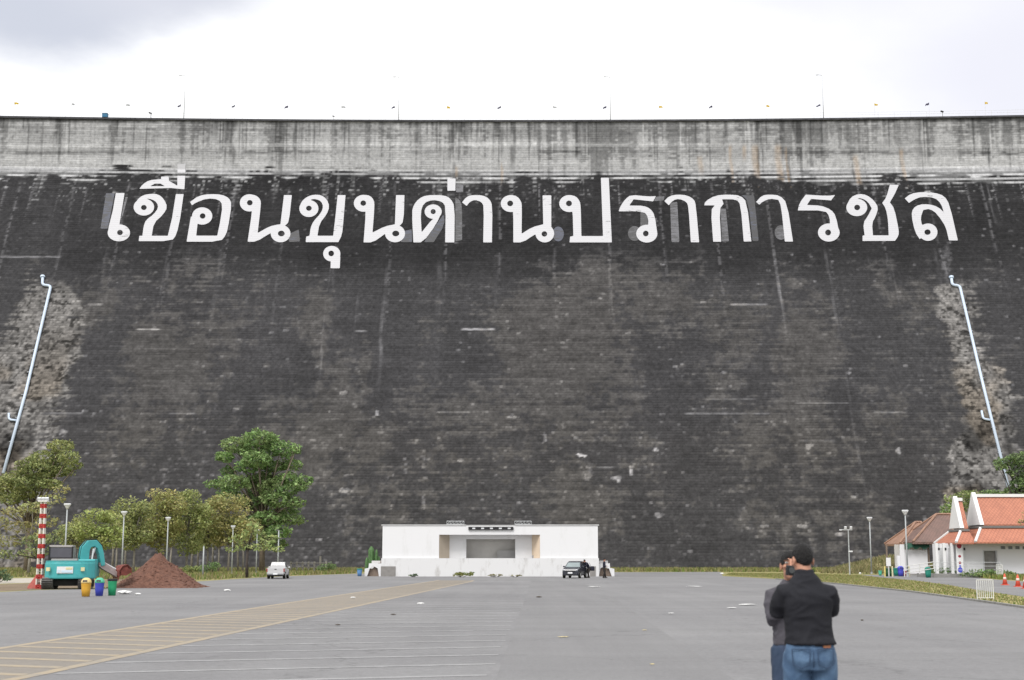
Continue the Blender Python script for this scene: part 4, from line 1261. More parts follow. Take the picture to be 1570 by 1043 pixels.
# gates in the ends of the platform and balustraded stairs
sb = MB(); sb.b2((lx(584.5), -.27, 0), (lx(607), -.223, sz(868.5))); sb.build("gate", M_gate, stage)
sb = MB(); sb.b2((lx(904), -.27, 0), (lx(913), -.223, sz(868.5))); sb.build("gate", M_gate, stage)
def stair(u_in, u_out):
    s = 1 if u_out > u_in else -1
    a, b = lx(u_in), lx(u_out)
    st = MB()
    n = 8
    for q in range(n):                 # steps climb towards the stage
        xo = b + (a - b) * q / n
        st.b2((min(xo, a), 1.4, 0), (max(xo, a), 3.8, 1.45 * (q + 1) / n))
    st.b2((min(a, b) + .05, 1.39, 0), (max(a, b) - .05, 1.6, .74))
    o = st.build("stairs", M_brownfloor, stage)
    for (y0, zz) in ((1.1, 0.0), (3.85, 0.25)):
        bl = MB()
        zc = sz(864) + zz
        pl_ = [(b, 0), (b, .72), (b + (a - b) * .22, .80), (b + (a - b) * .24, zc), (a, zc), (a, 0), (a + (b - a) * .18, 0), (a + (b - a) * .26, .75), (a + (b - a) * .5, .98), (a + (b - a) * .72, .72), (a + (b - a) * .86, 0)]
        bl.prism(pl_, lambda u, v, d: (u, d, v), y0, y0 + .28)
        bl.build("balustrade", M_stage, stage)
stair(584.5, 557.5)
stair(914, 943)

# blue bin left of the stage steps
def simple_bin(name, label, px, Y, w_, h, body, lid, lidform="dome", group=None, base_z=0.0):
    b = pt(px, HOR + 10, Y); b.z = base_z
    t = thing(name, label, "bin", b, 0, group)
    m = MB()
    r = w_ / 2
    m.eloft([(0, 0, .02, r * .76, r * .76), (0, 0, h * .30, r * .86, r * .86), (0, 0, h * .36, r * .92, r * .92), (0, 0, h * .42, r * .88, r * .88), (0, 0, h * .66, r * .97, r * .97), (0, 0, h * .72, r, r)], 20, 2.3)
    m.build("body", body, t, smooth=True)
    m = MB()
    if lidform == "dome":
        m.eloft([(0, 0, h * .722, r * 1.05, r * 1.05), (0, 0, h * .78, r * 1.05, r * 1.05), (0, 0, h * .88, r * .92, r * .92), (0, 0, h * .96, r * .66, r * .66), (0, 0, h, r * .3, r * .3)], 20, 2.3)
        ld = m.build("lid", lid, t, smooth=True)
        f = MB(); f.box((0, -r * .93, h * .83), (r * .9, .04, h * .09), rx=R(-22)); f.build("flap", M_black, ld)
    else:
        m.eloft([(0, 0, h * .722, r * 1.07, r * 1.07), (0, 0, h * .80, r * 1.08, r * 1.08), (0, 0, h * .82, r * .98, r * .98)], 20, 2.3)
        m.build("rim", lid, t, smooth=False)
    return t
def pm_(name, c, rough=.5): return mat(name, c, rough, 0.10, 4.0)
M_yelp, M_yell = pm_("faded_yellow_plastic", (0.55, 0.30, 0.035)), pm_("pale_yellow_plastic", (0.66, 0.50, 0.22))
M_blup, M_teall = pm_("blue_plastic", (0.045, 0.06, 0.38)), pm_("sea_green_plastic", (0.09, 0.42, 0.27))
M_grnp = pm_("green_plastic", (0.02, 0.27, 0.12))
M_teal2 = pm_("teal_green_plastic", (0.02, 0.19, 0.14))
M_dgrn = pm_("dark_green_plastic", (0.025, 0.09, 0.035))
M_blue2 = pm_("violet_blue_plastic", (0.07, 0.08, 0.48))
M_redp = pm_("red_plastic", (0.30, 0.03, 0.05))
M_sky = pm_("sky_blue_plastic", (0.10, 0.22, 0.42))
yb = G(134, 915).y
simple_bin("litter_bin", "yellow litter bin with pale domed lid, left of three in front of the excavator", 133.5, G(134, 915.5).y, .42, .82, M_yelp, M_yell, "dome", "recycling bins by the excavator")
simple_bin("litter_bin", "blue litter bin with sea green domed lid, in front of the excavator", 154, G(154, 914.5).y, .40, .81, M_blup, M_teall, "dome", "recycling bins by the excavator")
simple_bin("litter_bin", "green litter bin without a lid, nearest the dirt pile", 173.5, G(173, 914).y, .40, .92, M_grnp, M_black, "open", "recycling bins by the excavator")
simple_bin("litter_bin", "blue bin with teal base beside the left steps of the stage", 551.5, YS + .5, .5, .9, M_sky, M_teal2, "open")
YB = 118
simple_bin("litter_bin", "dark green bin between two yellow posts by the road on the right", 1362, G(1362, 884).y, .72, .95, M_dgrn, M_dgrn, "open", "bins beside the ramp")
simple_bin("litter_bin", "teal green bin half hidden behind the blue bin by the ramp", 1374, G(1362, 883.5).y + .5, .62, .95, M_teal2, M_teal2, "open", "bins beside the ramp")
simple_bin("litter_bin", "bright blue bin with a pale mark beside the ramp rails", 1380.5, G(1362, 884).y, .58, .98, M_blue2, M_blue2, "dome", "bins beside the ramp")
simple_bin("litter_bin", "small red tub right of the bright blue bin", 1387, G(1362, 884).y + .3, .40, .62, M_redp, M_redp, "open", "bins beside the ramp")
simple_bin("litter_bin", "sea green bin standing alone in front of the ramp rails", 1422.5, G(1422, 886).y, .56, .95, M_teal2, M_teal2, "dome", "bins beside the ramp")
simple_bin("litter_bin", "small pale teal tub on the grass left of the yellow post", 1349, G(1349, 883).y, .34, .62, M_teall, M_teall, "open", "bins beside the ramp")

# ------------------------------------------------------------------ washrooms with Thai tiled roofs
def tile_mat(name, col, dark, pitch=0.34):
    m, nt, b = newmat(name)
    N, L = nt.nodes, nt.links
    tc = N.new("ShaderNodeTexCoord")
    sp = N.new("ShaderNodeSeparateXYZ"); L.new(tc.outputs["Object"], sp.inputs[0])
    def saw(sock, per, off):
        a = N.new("ShaderNodeMath"); a.operation = "MULTIPLY_ADD"; a.inputs[1].default_value = 1 / per; a.inputs[2].default_value = off
        L.new(sock, a.inputs[0])
        f = N.new("ShaderNodeMath"); f.operation = "FRACT"; L.new(a.outputs[0], f.inputs[0])
        return f.outputs[0]
    ad = N.new("ShaderNodeMath"); ad.operation = "ADD"; L.new(sp.outputs["X"], ad.inputs[0]); L.new(sp.outputs["Z"], ad.inputs[1])
    sb_ = N.new("ShaderNodeMath"); sb_.operation = "SUBTRACT"; L.new(sp.outputs["X"], sb_.inputs[0]); L.new(sp.outputs["Z"], sb_.inputs[1])
    f1, f2 = saw(ad.outputs[0], pitch, 50), saw(sb_.outputs[0], pitch, 50)
    mn = N.new("ShaderNodeMath"); mn.operation = "MINIMUM"; L.new(f1, mn.inputs[0]); L.new(f2, mn.inputs[1])
    r1 = N.new("ShaderNodeMapRange"); r1.inputs["From Min"].default_value = 0.03; r1.inputs["From Max"].default_value = 0.25; r1.inputs["To Min"].default_value = 0.66; r1.inputs["To Max"].default_value = 1.0
    L.new(mn.outputs[0], r1.inputs["Value"])
    n = N.new("ShaderNodeTexNoise"); n.inputs["Scale"].default_value = 1.4; n.inputs["Detail"].default_value = 7; n.inputs["Roughness"].default_value = 0.7
    L.new(tc.outputs["Object"], n.inputs["Vector"])
    r = N.new("ShaderNodeValToRGB"); e_ = r.color_ramp.elements
    e_[0].position, e_[1].position = 0.35, 0.6
    e_[0].color, e_[1].color = (*dark, 1), (*col, 1)
    L.new(n.outputs["Fac"], r.inputs["Fac"])
    sc = N.new("ShaderNodeVectorMath"); sc.operation = "SCALE"; L.new(r.outputs["Color"], sc.inputs[0]); L.new(r1.outputs[0], sc.inputs["Scale"])
    L.new(sc.outputs["Vector"], b.inputs["Base Color"])
    bp = N.new("ShaderNodeBump"); bp.inputs["Strength"].default_value = 0.5; bp.inputs["Distance"].default_value = 0.04
    L.new(mn.outputs[0], bp.inputs["Height"]); L.new(bp.outputs["Normal"], b.inputs["Normal"])
    b.inputs["Roughness"].default_value = 0.6
    return m
M_tile = tile_mat("orange_clay_tiles", (0.44, 0.170, 0.105), (0.37, 0.14, 0.088))
M_brown = tile_mat("weathered_brown_tiles", (0.19, 0.115, 0.095), (0.13, 0.085, 0.072), 0.3)
M_rust = tile_mat("faded_rust_tiles", (0.33, 0.19, 0.13), (0.24, 0.14, 0.10), 0.3)
M_wall = dirty_white("washroom_white_wall", (0.68, 0.68, 0.70), (0.56, 0.56, 0.56), 0.25, 0.42)
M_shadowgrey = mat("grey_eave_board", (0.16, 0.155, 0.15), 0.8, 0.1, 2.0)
M_glassd = mat("dark_louvre_glass", (0.05, 0.055, 0.06), 0.25, 0.2, 5.0)

YW = 128.0
wx = lambda px, Y=YW: pt(px, 858, Y).x
wz = lambda py, Y=YW: pt(1520, py, Y).z
WX0 = wx(1500)
wash = thing("washroom_building", "white washroom building with steep two-tier orange tiled roofs", "building", (WX0, YW, 0))
lx2 = lambda px, Y=YW: wx(px, Y) - WX0
def roof_section(px_gab, py_ridge, py_gabfoot, px_right, y_front, y_back, py_eave, px_eave_l, dx_ext):
    """upper steep gabled tier plus a skirt tier; coordinates local, gable plane facing -X"""
    yc = (y_front + y_back) / 2
    Yw = YW + yc
    xg = pt(px_gab, 790, Yw).x - WX0
    zr = pt(px_gab, py_ridge, Yw).z
    zf_ = pt(px_gab, py_gabfoot, YW + y_front).z
    xr = px_right
    t = MB()
    th = .12
    for s, yf in ((-1, y_front), (1, y_back)):
        t.add([(xg + .25, yf + s * .06, zf_), (xr, yf + s * .06, zf_), (xr, yc, zr), (xg + .25, yc, zr),
               (xg + .25, yf + s * .06, zf_ - th), (xr, yf + s * .06, zf_ - th), (xr, yc, zr - th * 1.6), (xg + .25, yc, zr - th * 1.6)],
              [(0, 1, 2, 3), (4, 5, 6, 7), (0, 1, 5, 4), (0, 3, 7, 4), (1, 2, 6, 5)])
    r_ = t.build("roof", M_tile, wash)
    # white bargeboarded gable with a little finial
    g = MB()
    g.prism([(y_front - .32, zf_ - .05), (y_back + .32, zf_ - .05), (yc + .16, zr + .22), (yc, zr + .42), (yc - .16, zr + .22)], lambda u, v, d: (d, u, v), xg - .12, xg + .24)
    g.build("gable", M_white, r_)
    g = MB(); g.b2((xg + .25, yc - .16, zr - .02), (xr, yc + .16, zr + .26)); g.build("ridge_cap", M_white, r_)
    g = MB(); g.b2((xg - .2, y_front - .45, zf_ - .34), (xr, y_back + .45, zf_ - .14)); g.build("eave_board", M_shadowgrey, r_)
    # skirt
    ze = pt(px_eave_l, py_eave, YW + y_front - 1.9).z
    zt_ = zf_ - .34
    yo0, yo1 = y_front - 1.9, y_back + 1.9
    xe = xg - dx_ext
    a = [(xg - .1, y_front - .3, zt_), (xr, y_front - .3, zt_), (xr, yo0, ze), (xe, yo0, ze), (xe, yo1, ze), (xg - .1, y_back + .3, zt_), (xr, y_back + .3, zt_), (xr, yo1, ze)]
    s = MB(); s.add(a, [(0, 3, 2, 1), (0, 5, 4, 3), (5, 6, 7, 4)])
    low = [(x, y, z - .14) for x, y, z in a]
    s.add(low, [(0, 3, 2, 1), (0, 5, 4, 3), (5, 6, 7, 4)])
    s.add([a[3], a[2], low[2], low[3]], [(0, 1, 2, 3)]); s.add([a[3], a[4], low[4], low[3]], [(0, 1, 2, 3)])
    sk = s.build("skirt_roof", M_tile, wash)
    for i0, i1 in ((0, 3), (5, 4)):
        h = MB(); h.cyl(Vector(a[i0]) + Vector((0, 0, .03)), Vector(a[i1]) + Vector((0, 0, .03)), .13, n=8); h.build("hip_ridge", M_white, sk)
    return xe, yo0, yo1, ze
xr_ = lx2(1690)
e1 = roof_section(1493, 762, 804, xr_, 0.0, 3.4, 831, 1475, 1.15)
e2 = roof_section(1464.5, 768, 809, lx2(1489), 0.45, 3.1, 832, 1446, 1.05)
zb = 0.35
zc = wz(829)
wm = MB()
XW1, XW0 = lx2(1477, 128.3), lx2(1441, 129)
wm.b2((XW1, 0.0, zb), (lx2(1509), 3.3, zc))
wm.b2((lx2(1528), 0.0, zb), (xr_, 3.3, zc))
wm.b2((lx2(1509), 0.0, wz(845)), (lx2(1528), 3.3, zc))
wm.b2((lx2(1509), 2.6, zb), (lx2(1528), 3.3, wz(845)))
wm.b2((XW0, .9, zb), (XW1, 3.1, zc - .25))
wm.build("wall", M_wall, wash)
wm = MB(); wm.b2((lx2(1425), -1.2, 0), (xr_, 4.2, zb)); wm.build("plinth", M_conc, wash)
wm = MB(); wm.b2((lx2(1509) + .02, .25, zb + .01), (lx2(1528) - .02, .32, wz(845) - .02)); d_ = wm.build("door", M_gate, wash)
wm = MB(); wm.b2((lx2(1507.5), -.05, zb), (lx2(1509), .02, wz(844))); wm.b2((lx2(1528), -.05, zb), (lx2(1529.5), .02, wz(844))); wm.b2((lx2(1509), -.05, wz(845) - .003), (lx2(1528), .02, wz(844))); wm.build("frame", M_palesteel, d_)
for q in range(5):
    u = 1535 + q * 11
    wm = MB(); wm.b2((lx2(u), -.04, wz(842.5)), (lx2(u + 7.5), -.003, wz(838))); vw = wm.build("vent_window", M_palesteel, wash)
    wm = MB()
    for j in range(3):
        wm.b2((lx2(u) + .05, -.06, wz(842.5) + .03 + j * .09), (lx2(u + 7.5) - .05, -.041, wz(842.5) + .09 + j * .09))
    wm.build("louvre", M_glassd, vw)
for u in (1435.5, 1447, 1459, 1475):
    wm = MB(); wm.b2((lx2(u) - .12, -.30, zb), (lx2(u) + .12, -.08, zc - .22)); wm.build("column", M_white, wash)
for u in (1441, 1453.5):
    wm = MB(); wm.b2((lx2(u, 129), .86, zb), (lx2(u + 4.5, 129), .897, wz(840))); wm.build("door", M_palesteel, wash)
for u in (1438.5, 1448.8, 1477.5):
    wm = MB(); wm.b2((lx2(u) - .07, -.38, wz(844)), (lx2(u) + .07, -.302, wz(840))); wm.build("wall_lamp", M_black, wash)
# red and blue hanging banner strip by the entrance
bs = thing("banner_strip", "narrow hanging strip of red and blue figures on the washroom corner", "sign", (WX0 + lx2(1467.5), YW - .75, 0))
wm = MB(); wm.b2((-.30, 0, zb), (.30, .03, zc - .1)); wm.build("panel", M_white, bs)
for (z0, z1, w_, m_) in ((.78, .97, .22, M_redp), (.50, .58, .14, M_redp), (.30, .38, .12, M_redp), (.03, .2, .22, M_blue2), (.2, .27, .1, M_blue2)):
    wm = MB(); H_ = zc - zb - .1
    wm.ell((0, -.012, zb + (z0 + z1) / 2 * H_), (w_, .01, (z1 - z0) / 2 * H_), 14, 8); wm.build("figure", m_, bs)

# brown-roofed pavilion behind
YP = 142.0
PX0 = pt(1410, 858, YP).x
pav = thing("pavilion", "brown-roofed pavilion with white half walls left of the washrooms", "building", (PX0, YP, 0))
def hip_roof(px_l, px_r, py_e, px_rl, px_rr, py_r, Yf, dep, m, name="roof"):
    P = lambda px, py, Y: pt(px, py, Y) - Vector((PX0, YP, 0))
    a = P(px_l, py_e, Yf); b = P(px_r, py_e, Yf)
    c = Vector((b.x, b.y + dep, b.z)); d = Vector((a.x, a.y + dep, a.z))
    r0 = P(px_rl, py_r, Yf + dep * .5); r1 = P(px_rr, py_r, Yf + dep * .5)
    s = MB()
    top = [a, b, c, d, r0, r1]
    s.add(top, [(0, 1, 5, 4), (1, 2, 5), (2, 3, 4, 5), (3, 0, 4)])
    s.add([q - Vector((0, 0, .22)) for q in (a, b, c, d)], [(0, 1, 2, 3)])
    dn = Vector((0, 0, -.22))
    for p_, q_ in ((a, b), (b, c), (c, d), (d, a)): s.add([p_, q_, q_ + dn, p_ + dn], [(0, 1, 2, 3)])
    o = s.build(name, m, pav)
    h = MB(); up_ = Vector((0, 0, .05))
    h.cyl(a + up_, r0 + up_, .12, n=6); h.cyl(d + up_, r0 + up_, .12, n=6); h.cyl(b + up_, r1 + up_, .12, n=6); h.cyl(r0 + up_, r1 + up_, .12, n=6)
    h.build("hip_ridge", m if name != "roof" else M_rust, o)
    return a.z - .22
ze_ = hip_roof(1380, 1425, 833.5, 1404, 1412, 801, YP + 3.5, 6.0, M_rust)
ze_ = hip_roof(1400, 1464, 831, 1436, 1458, 789, YP, 7.0, M_brown)
P_ = lambda px, py, Y=YP: pt(px, py, Y) - Vector((PX0, YP, 0))
wm = MB()
wm.b2((P_(1391, 860).x, 1.0, .2), (P_(1427, 860).x, 1.25, P_(1400, 843).z))
wm.b2((P_(1380, 860).x, 1.0, .2), (P_(1391, 860).x - .003, 1.4, P_(1400, 852).z))
wm.b2((P_(1384, 860).x, .8, .2), (P_(1391, 860).x - .003, .998, ze_ - .02))
wm.build("wall", M_wall, pav)
wm = MB(); wm.b2((P_(1389, 860).x, 4.0, .2), (P_(1432, 860).x, 4.2, ze_)); wm.build("back_wall", M_grey, pav)
for u in (1388, 1429, 1379):
    wm = MB(); wm.b2((P_(u, 860).x - .07, 4.6 if u < 1380 else 1.0, 0), (P_(u, 860).x + .07, 4.75 if u < 1380 else 1.15, ze_ - .01)); wm.build("post", M_brownfloor, pav)
wm = MB(); wm.b2((P_(1381, 860).x, .5, 0), (P_(1436, 860).x, 6.5, .2)); wm.build("floor_slab", M_conc, pav)
M_tarp = mat("dark_green_awning", (0.02, 0.075, 0.05), 0.7, 0.25, 2.0)
wm = MB(); n_ = 14
xa_, xb_ = P_(1391, 860).x, P_(1428, 860).x
for q in range(n_):
    u0, u1 = xa_ + (xb_ - xa_) * q / n_, xa_ + (xb_ - xa_) * (q + 1) / n_
    d0, d1 = .42 + .12 * math.sin(q * 1.3), .42 + .12 * math.sin((q + 1) * 1.3)
    wm.add([(u0, .55, ze_ + .1), (u1, .55, ze_ + .1), (u1, .35, ze_ - d1), (u0, .35, ze_ - d0), (u0, .6, ze_ + .1), (u1, .6, ze_ + .1), (u1, .4, ze_ - d1), (u0, .4, ze_ - d0)], [(0, 1, 2, 3), (4, 5, 6, 7), (2, 3, 7, 6)])
wm.build("awning", M_tarp, pav)

# ramp rails in front of the buildings
def rails(name, label, pts, h, nr, m, group=None, rad=.035, cat="railing", post_every=1.6, post_m=None):
    o0 = pts[0].copy()
    t = thing(name, label, cat, o0, 0, group)
    for j in range(nr):
        mb = MB()
        z = h * (j + 1) / nr
        mb.tube([p_ - o0 + Vector((0, 0, z)) for p_ in pts], rad, 6)
        mb.build("rail", m, t)
    for a, b in zip(pts[:-1], pts[1:]):
        n = max(1, int((b - a).length / post_every))
        for q in range(n + (1 if (b - pts[-1]).length < 1e-6 else 0)):
            p_ = a.lerp(b, q / n) - o0
            mb = MB(); mb.cyl(p_, p_ + Vector((0, 0, h + .03)), rad * 1.15, n=6)
            mb.build("post", post_m or m, t)
    return t
M_wrail = mat("white_painted_rail", (0.62, 0.62, 0.60), 0.5, 0.1, 3.0)
ya = G(1400, 883).y
def gz(px, Y, z): v = pt(px, 858, Y); v.z = z; return v
rails("handrail", "pale triple handrail along the ramp left of the sea green bin", [gz(1386, 121, .15), gz(1432, 124, .55)], .85, 3, M_wrail)
rails("handrail", "thin grey handrail of the ramp in front of the washroom door", [gz(1433, 126.3, .35), gz(1534, 126.3, .35)], 1.0, 3, M_palesteel, rad=.022, post_every=2.2)
rails("handrail", "short pale handrail end beside the washroom door, above the cones", [gz(1527, 124.5, 0), gz(1536, 122.5, 0)], 1.15, 3, M_wrail, rad=.03, post_every=.5)

# sign board, posts, cones, barrier
sgn = thing("notice_board", "small blank white notice board on a post above the dark green bin", "sign", gz(1362, 134, 0))
mb = MB(); mb.b2((-.05, 0, 0), (.05, .06, 1.1)); mb.build("post", M_palesteel, sgn)
mb = MB(); mb.b2((-.22, -.03, .98), (.22, -.003, 1.76)); mb.build("board", M_white, sgn, bevel=.01)
M_ypost = mat("pale_yellow_paint", (0.60, 0.50, 0.17), 0.6, 0.15, 4.0)
M_ypost2 = mat("cream_paint", (0.58, 0.55, 0.36), 0.6, 0.15, 4.0)
for px, m_, lab in ((1356, M_ypost, "short yellow bollard post left of the dark green bin"), (1367.5, M_ypost2, "short cream bollard post right of the dark green bin"), (1393, M_ypost2, "short cream bollard post at the foot of the ramp handrail")):
    t = thing("bollard", lab, "bollard", gz(px, G(1362, 884.5).y - .2, 0), 0, "bollards by the bins")
    mb = MB(); mb.cyl((0, 0, 0), (0, 0, .92), .07, n=12); mb.build("post", m_, t, smooth=False)
    mb = MB(); mb.ell((0, 0, .92), (.075, .075, .05), 12, 6); mb.build("cap", m_, t)
M_cone = mat("orange_red_cone_rubber", (0.62, 0.10, 0.06), 0.55, 0.12, 5.0)
M_refl = mat("pale_reflective_band", (0.66, 0.55, 0.48), 0.4, 0.1, 5.0)
def cone(label, px, py):
    t = thing("traffic_cone", label, "traffic cone", G(px, py), 0, "traffic cones on the road")
    mb = MB(); mb.box((0, 0, .025), (.42, .42, .05)); mb.build("base", M_cone, t, bevel=.01)
    mb = MB(); mb.tube([(0, 0, .05), (0, 0, .72)], [.165, .035], 16); mb.build("body", M_cone, t, smooth=True)
    mb = MB(); mb.tube([(0, 0, .36), (0, 0, .50)], [.1135, .087], 16); mb.build("band", M_refl, t, smooth=True)
    return t
cone("orange cone on the road nearest the end of the ramp handrail", 1541, 897.5)
cone("orange cone on the road between the other cone and the frame edge", 1561, 900)
cone("orange cone cut off by the right edge of the frame", 1572.5, 903)
bar = thing("crowd_barrier", "pale upright-barred crowd barrier standing on the verge at right", "barrier", G(1511, 921), R(8))
mb = MB()
for z in (.10, .80): mb.cyl((-.34, 0, z), (.34, 0, z), .018, n=6)
mb.build("frame_rail", M_wrail, bar)
for q in range(9):
    mb = MB(); x = -.34 + .085 * q; mb.cyl((x, 0, .10 if 0 < q < 8 else 0), (x + .01, 0, .80), .014 if 0 < q < 8 else .02, n=6); mb.build("upright", M_wrail, bar)
for x in (-.28, .0, .28):
    mb = MB(); mb.tube([(x, -.22, .01), (x, -.08, .12), (x, .0, .14), (x, .08, .12), (x, .22, .01)], .0075, 6); mb.build("foot", M_ypost2, bar)

# ------------------------------------------------------------------ lamp posts
M_pole = mat("grey_lamp_pole", (0.36, 0.38, 0.39), 0.5, 0.1, 4.0)
M_lamp = mat("white_lamp_housing", (0.66, 0.67, 0.69), 0.45, 0.06, 4.0)
def lamp_post(label, px, py_top, Y, group, first=None):
    b = pt(px, HOR + 10, Y); b.z = 0
    # the foot lies straight below the head
    top = pt(px, py_top, Y); b.x = top.x
    s = top.z / 7.0
    if first is None:
        t = thing("street_lamp", label, "street lamp", b, 0, group, s)
        mb = MB(); mb.cyl((0, 0, 0), (0, 0, .35), .16, n=12); mb.build("base", M_pole, t)
        mb = MB(); mb.tube([(0, 0, .3), (0, 0, 6.55)], [.095, .06], 10); mb.build("pole", M_pole, t, smooth=True)
        mb = MB(); mb.eloft([(0, 0, 6.45, .08, .08), (0, 0, 6.62, .16, .14), (0, 0, 6.85, .32, .24), (0, 0, 6.97, .34, .26), (0, 0, 7.0, .28, .2)], 16, 3); mb.build("lamp_head", M_lamp, t, smooth=True)
        mb = MB(); mb.box((0, -.262, 6.9), (.5, .03, .14)); mb.build("glass", M_pane, t)
        return t
    c = copy_tree(first)
    c.location = b; c.scale = (s,) * 3; c["label"] = label; c["group"] = group
    return c
LG = "lamp posts among the trees and buildings"
l0 = lamp_post("grey lamp post rising between the blue and green bins and the dirt pile", 190.5, 784, 140, LG)
for lab, px, py, Y in [("grey lamp post rising straight out from behind the dirt pile", 258, 793, 142), ("grey lamp post in front of the golden brown tree", 357.5, 806, 146), ("lamp post with round head right of the black trunked tree", 394.5, 812, 150),
                       ("lamp post half lost in the trees just right of the red and white mast", 103.5, 772, 138), ("lamp post in front of the dam, left of the pavilion roof", 1333, 793, 150), ("lamp post standing in front of the brown pavilion roof", 1387.5, 782, 132)]:
    lamp_post(lab, px, py, Y, LG, l0)
for px, py, Y, lab in ((427.5, 814, 150, "plain thin grey pole behind the white pickup"), (312.5, 838, 128, "short thin grey post at the asphalt edge right of the dirt pile")):
    tp = pt(px, py, Y)
    t = thing("pole", lab, "pole", (tp.x, Y, 0))
    mb = MB(); mb.tube([(0, 0, 0), (0, 0, tp.z)], [.08, .06], 8); mb.build("shaft", M_pole, t, smooth=True)
    mb = MB(); mb.cyl((0, 0, tp.z), (0, 0, tp.z + .05), .08, n=8); mb.build("cap", M_pole, t)
# twin floodlight mast in front of the dam
tp = pt(1300.5, 813, 150)
t = thing("floodlight_post", "twin floodlight on a thin post with a crossbar right of the two men", "street lamp", (tp.x, 150, 0))
mb = MB(); mb.tube([(0, 0, 0), (0, 0, tp.z)], [.08, .06], 8); mb.build("pole", M_pole, t)
mb = MB(); mb.b2((-.95, -.04, tp.z), (.42, .04, tp.z + .08)); mb.build("crossbar", M_palesteel, t)
for x in (-.30, .28):
    mb = MB(); mb.box((x, -.05, tp.z + .25), (.24, .16, .26), rx=R(20)); mb.build("floodlight", M_lamp, t)
mb = MB(); mb.b2((-.05, -.12, tp.z - 2.3), (.36, .12, tp.z - 2.15)); mb.build("camera_box", M_lamp, t)
mb = MB(); mb.b2((-.95, -.12, tp.z - .03), (-.70, .1, tp.z + .06)); mb.build("camera_arm", M_lamp, t)

# ------------------------------------------------------------------ crest furniture
def crest(px, off=0.0):
    p_ = onto_dam(px, 190)
    return Vector((p_.x, float(damY(p_.x, 999)) + off, ZCREST + .40))
M_flagy = mat("yellow_flag_cloth", (0.60, 0.42, 0.05), 0.8, 0.1, 4.0)
M_flagd = mat("dark_violet_flag_cloth", (0.06, 0.055, 0.10), 0.8, 0.2, 4.0)
M_flagw = mat("pale_flag_cloth", (0.45, 0.46, 0.48), 0.8, 0.1, 4.0)
M_thin = mat("pale_flagpole", (0.55, 0.55, 0.56), 0.5, 0.05, 4.0)
FL = [(20, 'y'), (108, 'w'), (192, 'w'), (276, 'd'), (359, 'd'), (441, 'd'), (523, 'w'), (605, 'd'), (685, 'y'), (768, 'd'), (848, 'w'), (930, 'd'), (1011, 'y'), (1093, 'd'), (1176, 'y'), (1259, 'd'), (1342, 'y'), (1426, 'd'), (1512, 'y')]
where = {20: "at the far left end of the crest", 108: "next right of the leftmost yellow one", 192: "above the blue box, just right of it", 276: "touching the leftmost tall crest lamp", 359: "two places right of the leftmost crest lamp", 441: "above the fifth letter from the left", 523: "midway along the left half of the crest", 605: "beside the second tall crest lamp",
         685: "above the tone mark in mid lettering", 768: "right of the middle yellow flag", 848: "midway between the two middle crest lamps", 930: "beside the third tall crest lamp", 1011: "first right of the third crest lamp", 1093: "two places right of the third crest lamp", 1176: "above the orange rust streaks", 1259: "beside the tallest clear crest lamp at right",
         1342: "first right of the rightmost crest lamp", 1426: "near the small black floodlight at right", 1512: "at the far right end of the crest"}
cn = {'y': ("yellow", M_flagy), 'd': ("dark", M_flagd), 'w': ("pale", M_flagw)}
for i, (px, c_) in enumerate(FL):
    b = crest(px, .1)
    t = thing("flag", f"small {cn[c_][0]} flag on the dam crest {where[px]}", "flag", b, 0, "flags along the dam crest")
    mb = MB(); mb.cyl((0, 0, -.2), (0, 0, 2.75), .022, n=6); mb.build("pole", M_thin, t)
    f = MB()
    rg = random.Random(i)
    ln, dp_ = rg.uniform(.55, .8), rg.uniform(.34, .46)
    s = -1 if c_ == 'd' else 1
    n = 8
    vs, fs = [], []
    for q in range(n + 1):
        x = s * ln * q / n
        yy = .10 * math.sin(q * 1.1 + i)
        dz = -.35 * (q / n) ** 1.3 * rg.uniform(.8, 1.2) if c_ == 'd' else -.15 * q / n
        vs += [(x, yy, 2.72 + dz), (x, yy + .05, 2.72 - dp_ * (1 - .35 * q / n) + dz)]
    for q in range(n): fs.append((2 * q, 2 * q + 2, 2 * q + 3, 2 * q + 1))
    vs2 = [(x, y + .012, z) for x, y, z in vs]
    f.add(vs, fs); f.add(vs2, fs)
    f.build("cloth", cn[c_][1], t, smooth=True)
M_crestpole = mat("light_grey_crest_lamp_paint", (0.48, 0.49, 0.51), 0.5, 0.05, 3.0)
first = None
for px, lab in ((281, "faint tall lamp post on the crest above the tone mark, leftmost of its kind"), (611, "tall thin lamp post on the dam crest left of the centre"), (936, "tall thin lamp post on the dam crest right of the centre"), (1263.5, "tallest clearest lamp post on the dam crest towards the right")):
    b = crest(px, .25)
    if first is None:
        t = first = thing("crest_lamp", lab, "street lamp", b, 0, "tall lamps along the dam crest")
        mb = MB(); mb.tube([(0, 0, -.3), (0, 0, 5), (0, 0, 8.4)], [.085, .06, .045], 8); mb.build("pole", M_crestpole, t, smooth=True)
        mb = MB(); mb.tube([(0, 0, 8.3), (-.25, 0, 8.52), (-.75, 0, 8.56)], [.06, .05, .045], 6); mb.build("arm", M_crestpole, t)
        mb = MB(); mb.box((-.95, 0, 8.54), (.5, .22, .1)); mb.build("lamp_head", M_crestpole, t)
    else:
        c = copy_tree(first); c.location = b; c["label"] = lab
rt = thing("crest_railing", "long thin railing along the top of the dam", "railing", (0, 0, 0))
xr2 = [x for x in np.arange(-126, 126.1, 3.0)]
for z in (.55, 1.0):
    mb = MB(); mb.tube([(x, float(damY(x, 999)) + .1, ZCREST + .42 + z) for x in xr2], .022, 5); mb.build("rail", M_thin, rt)
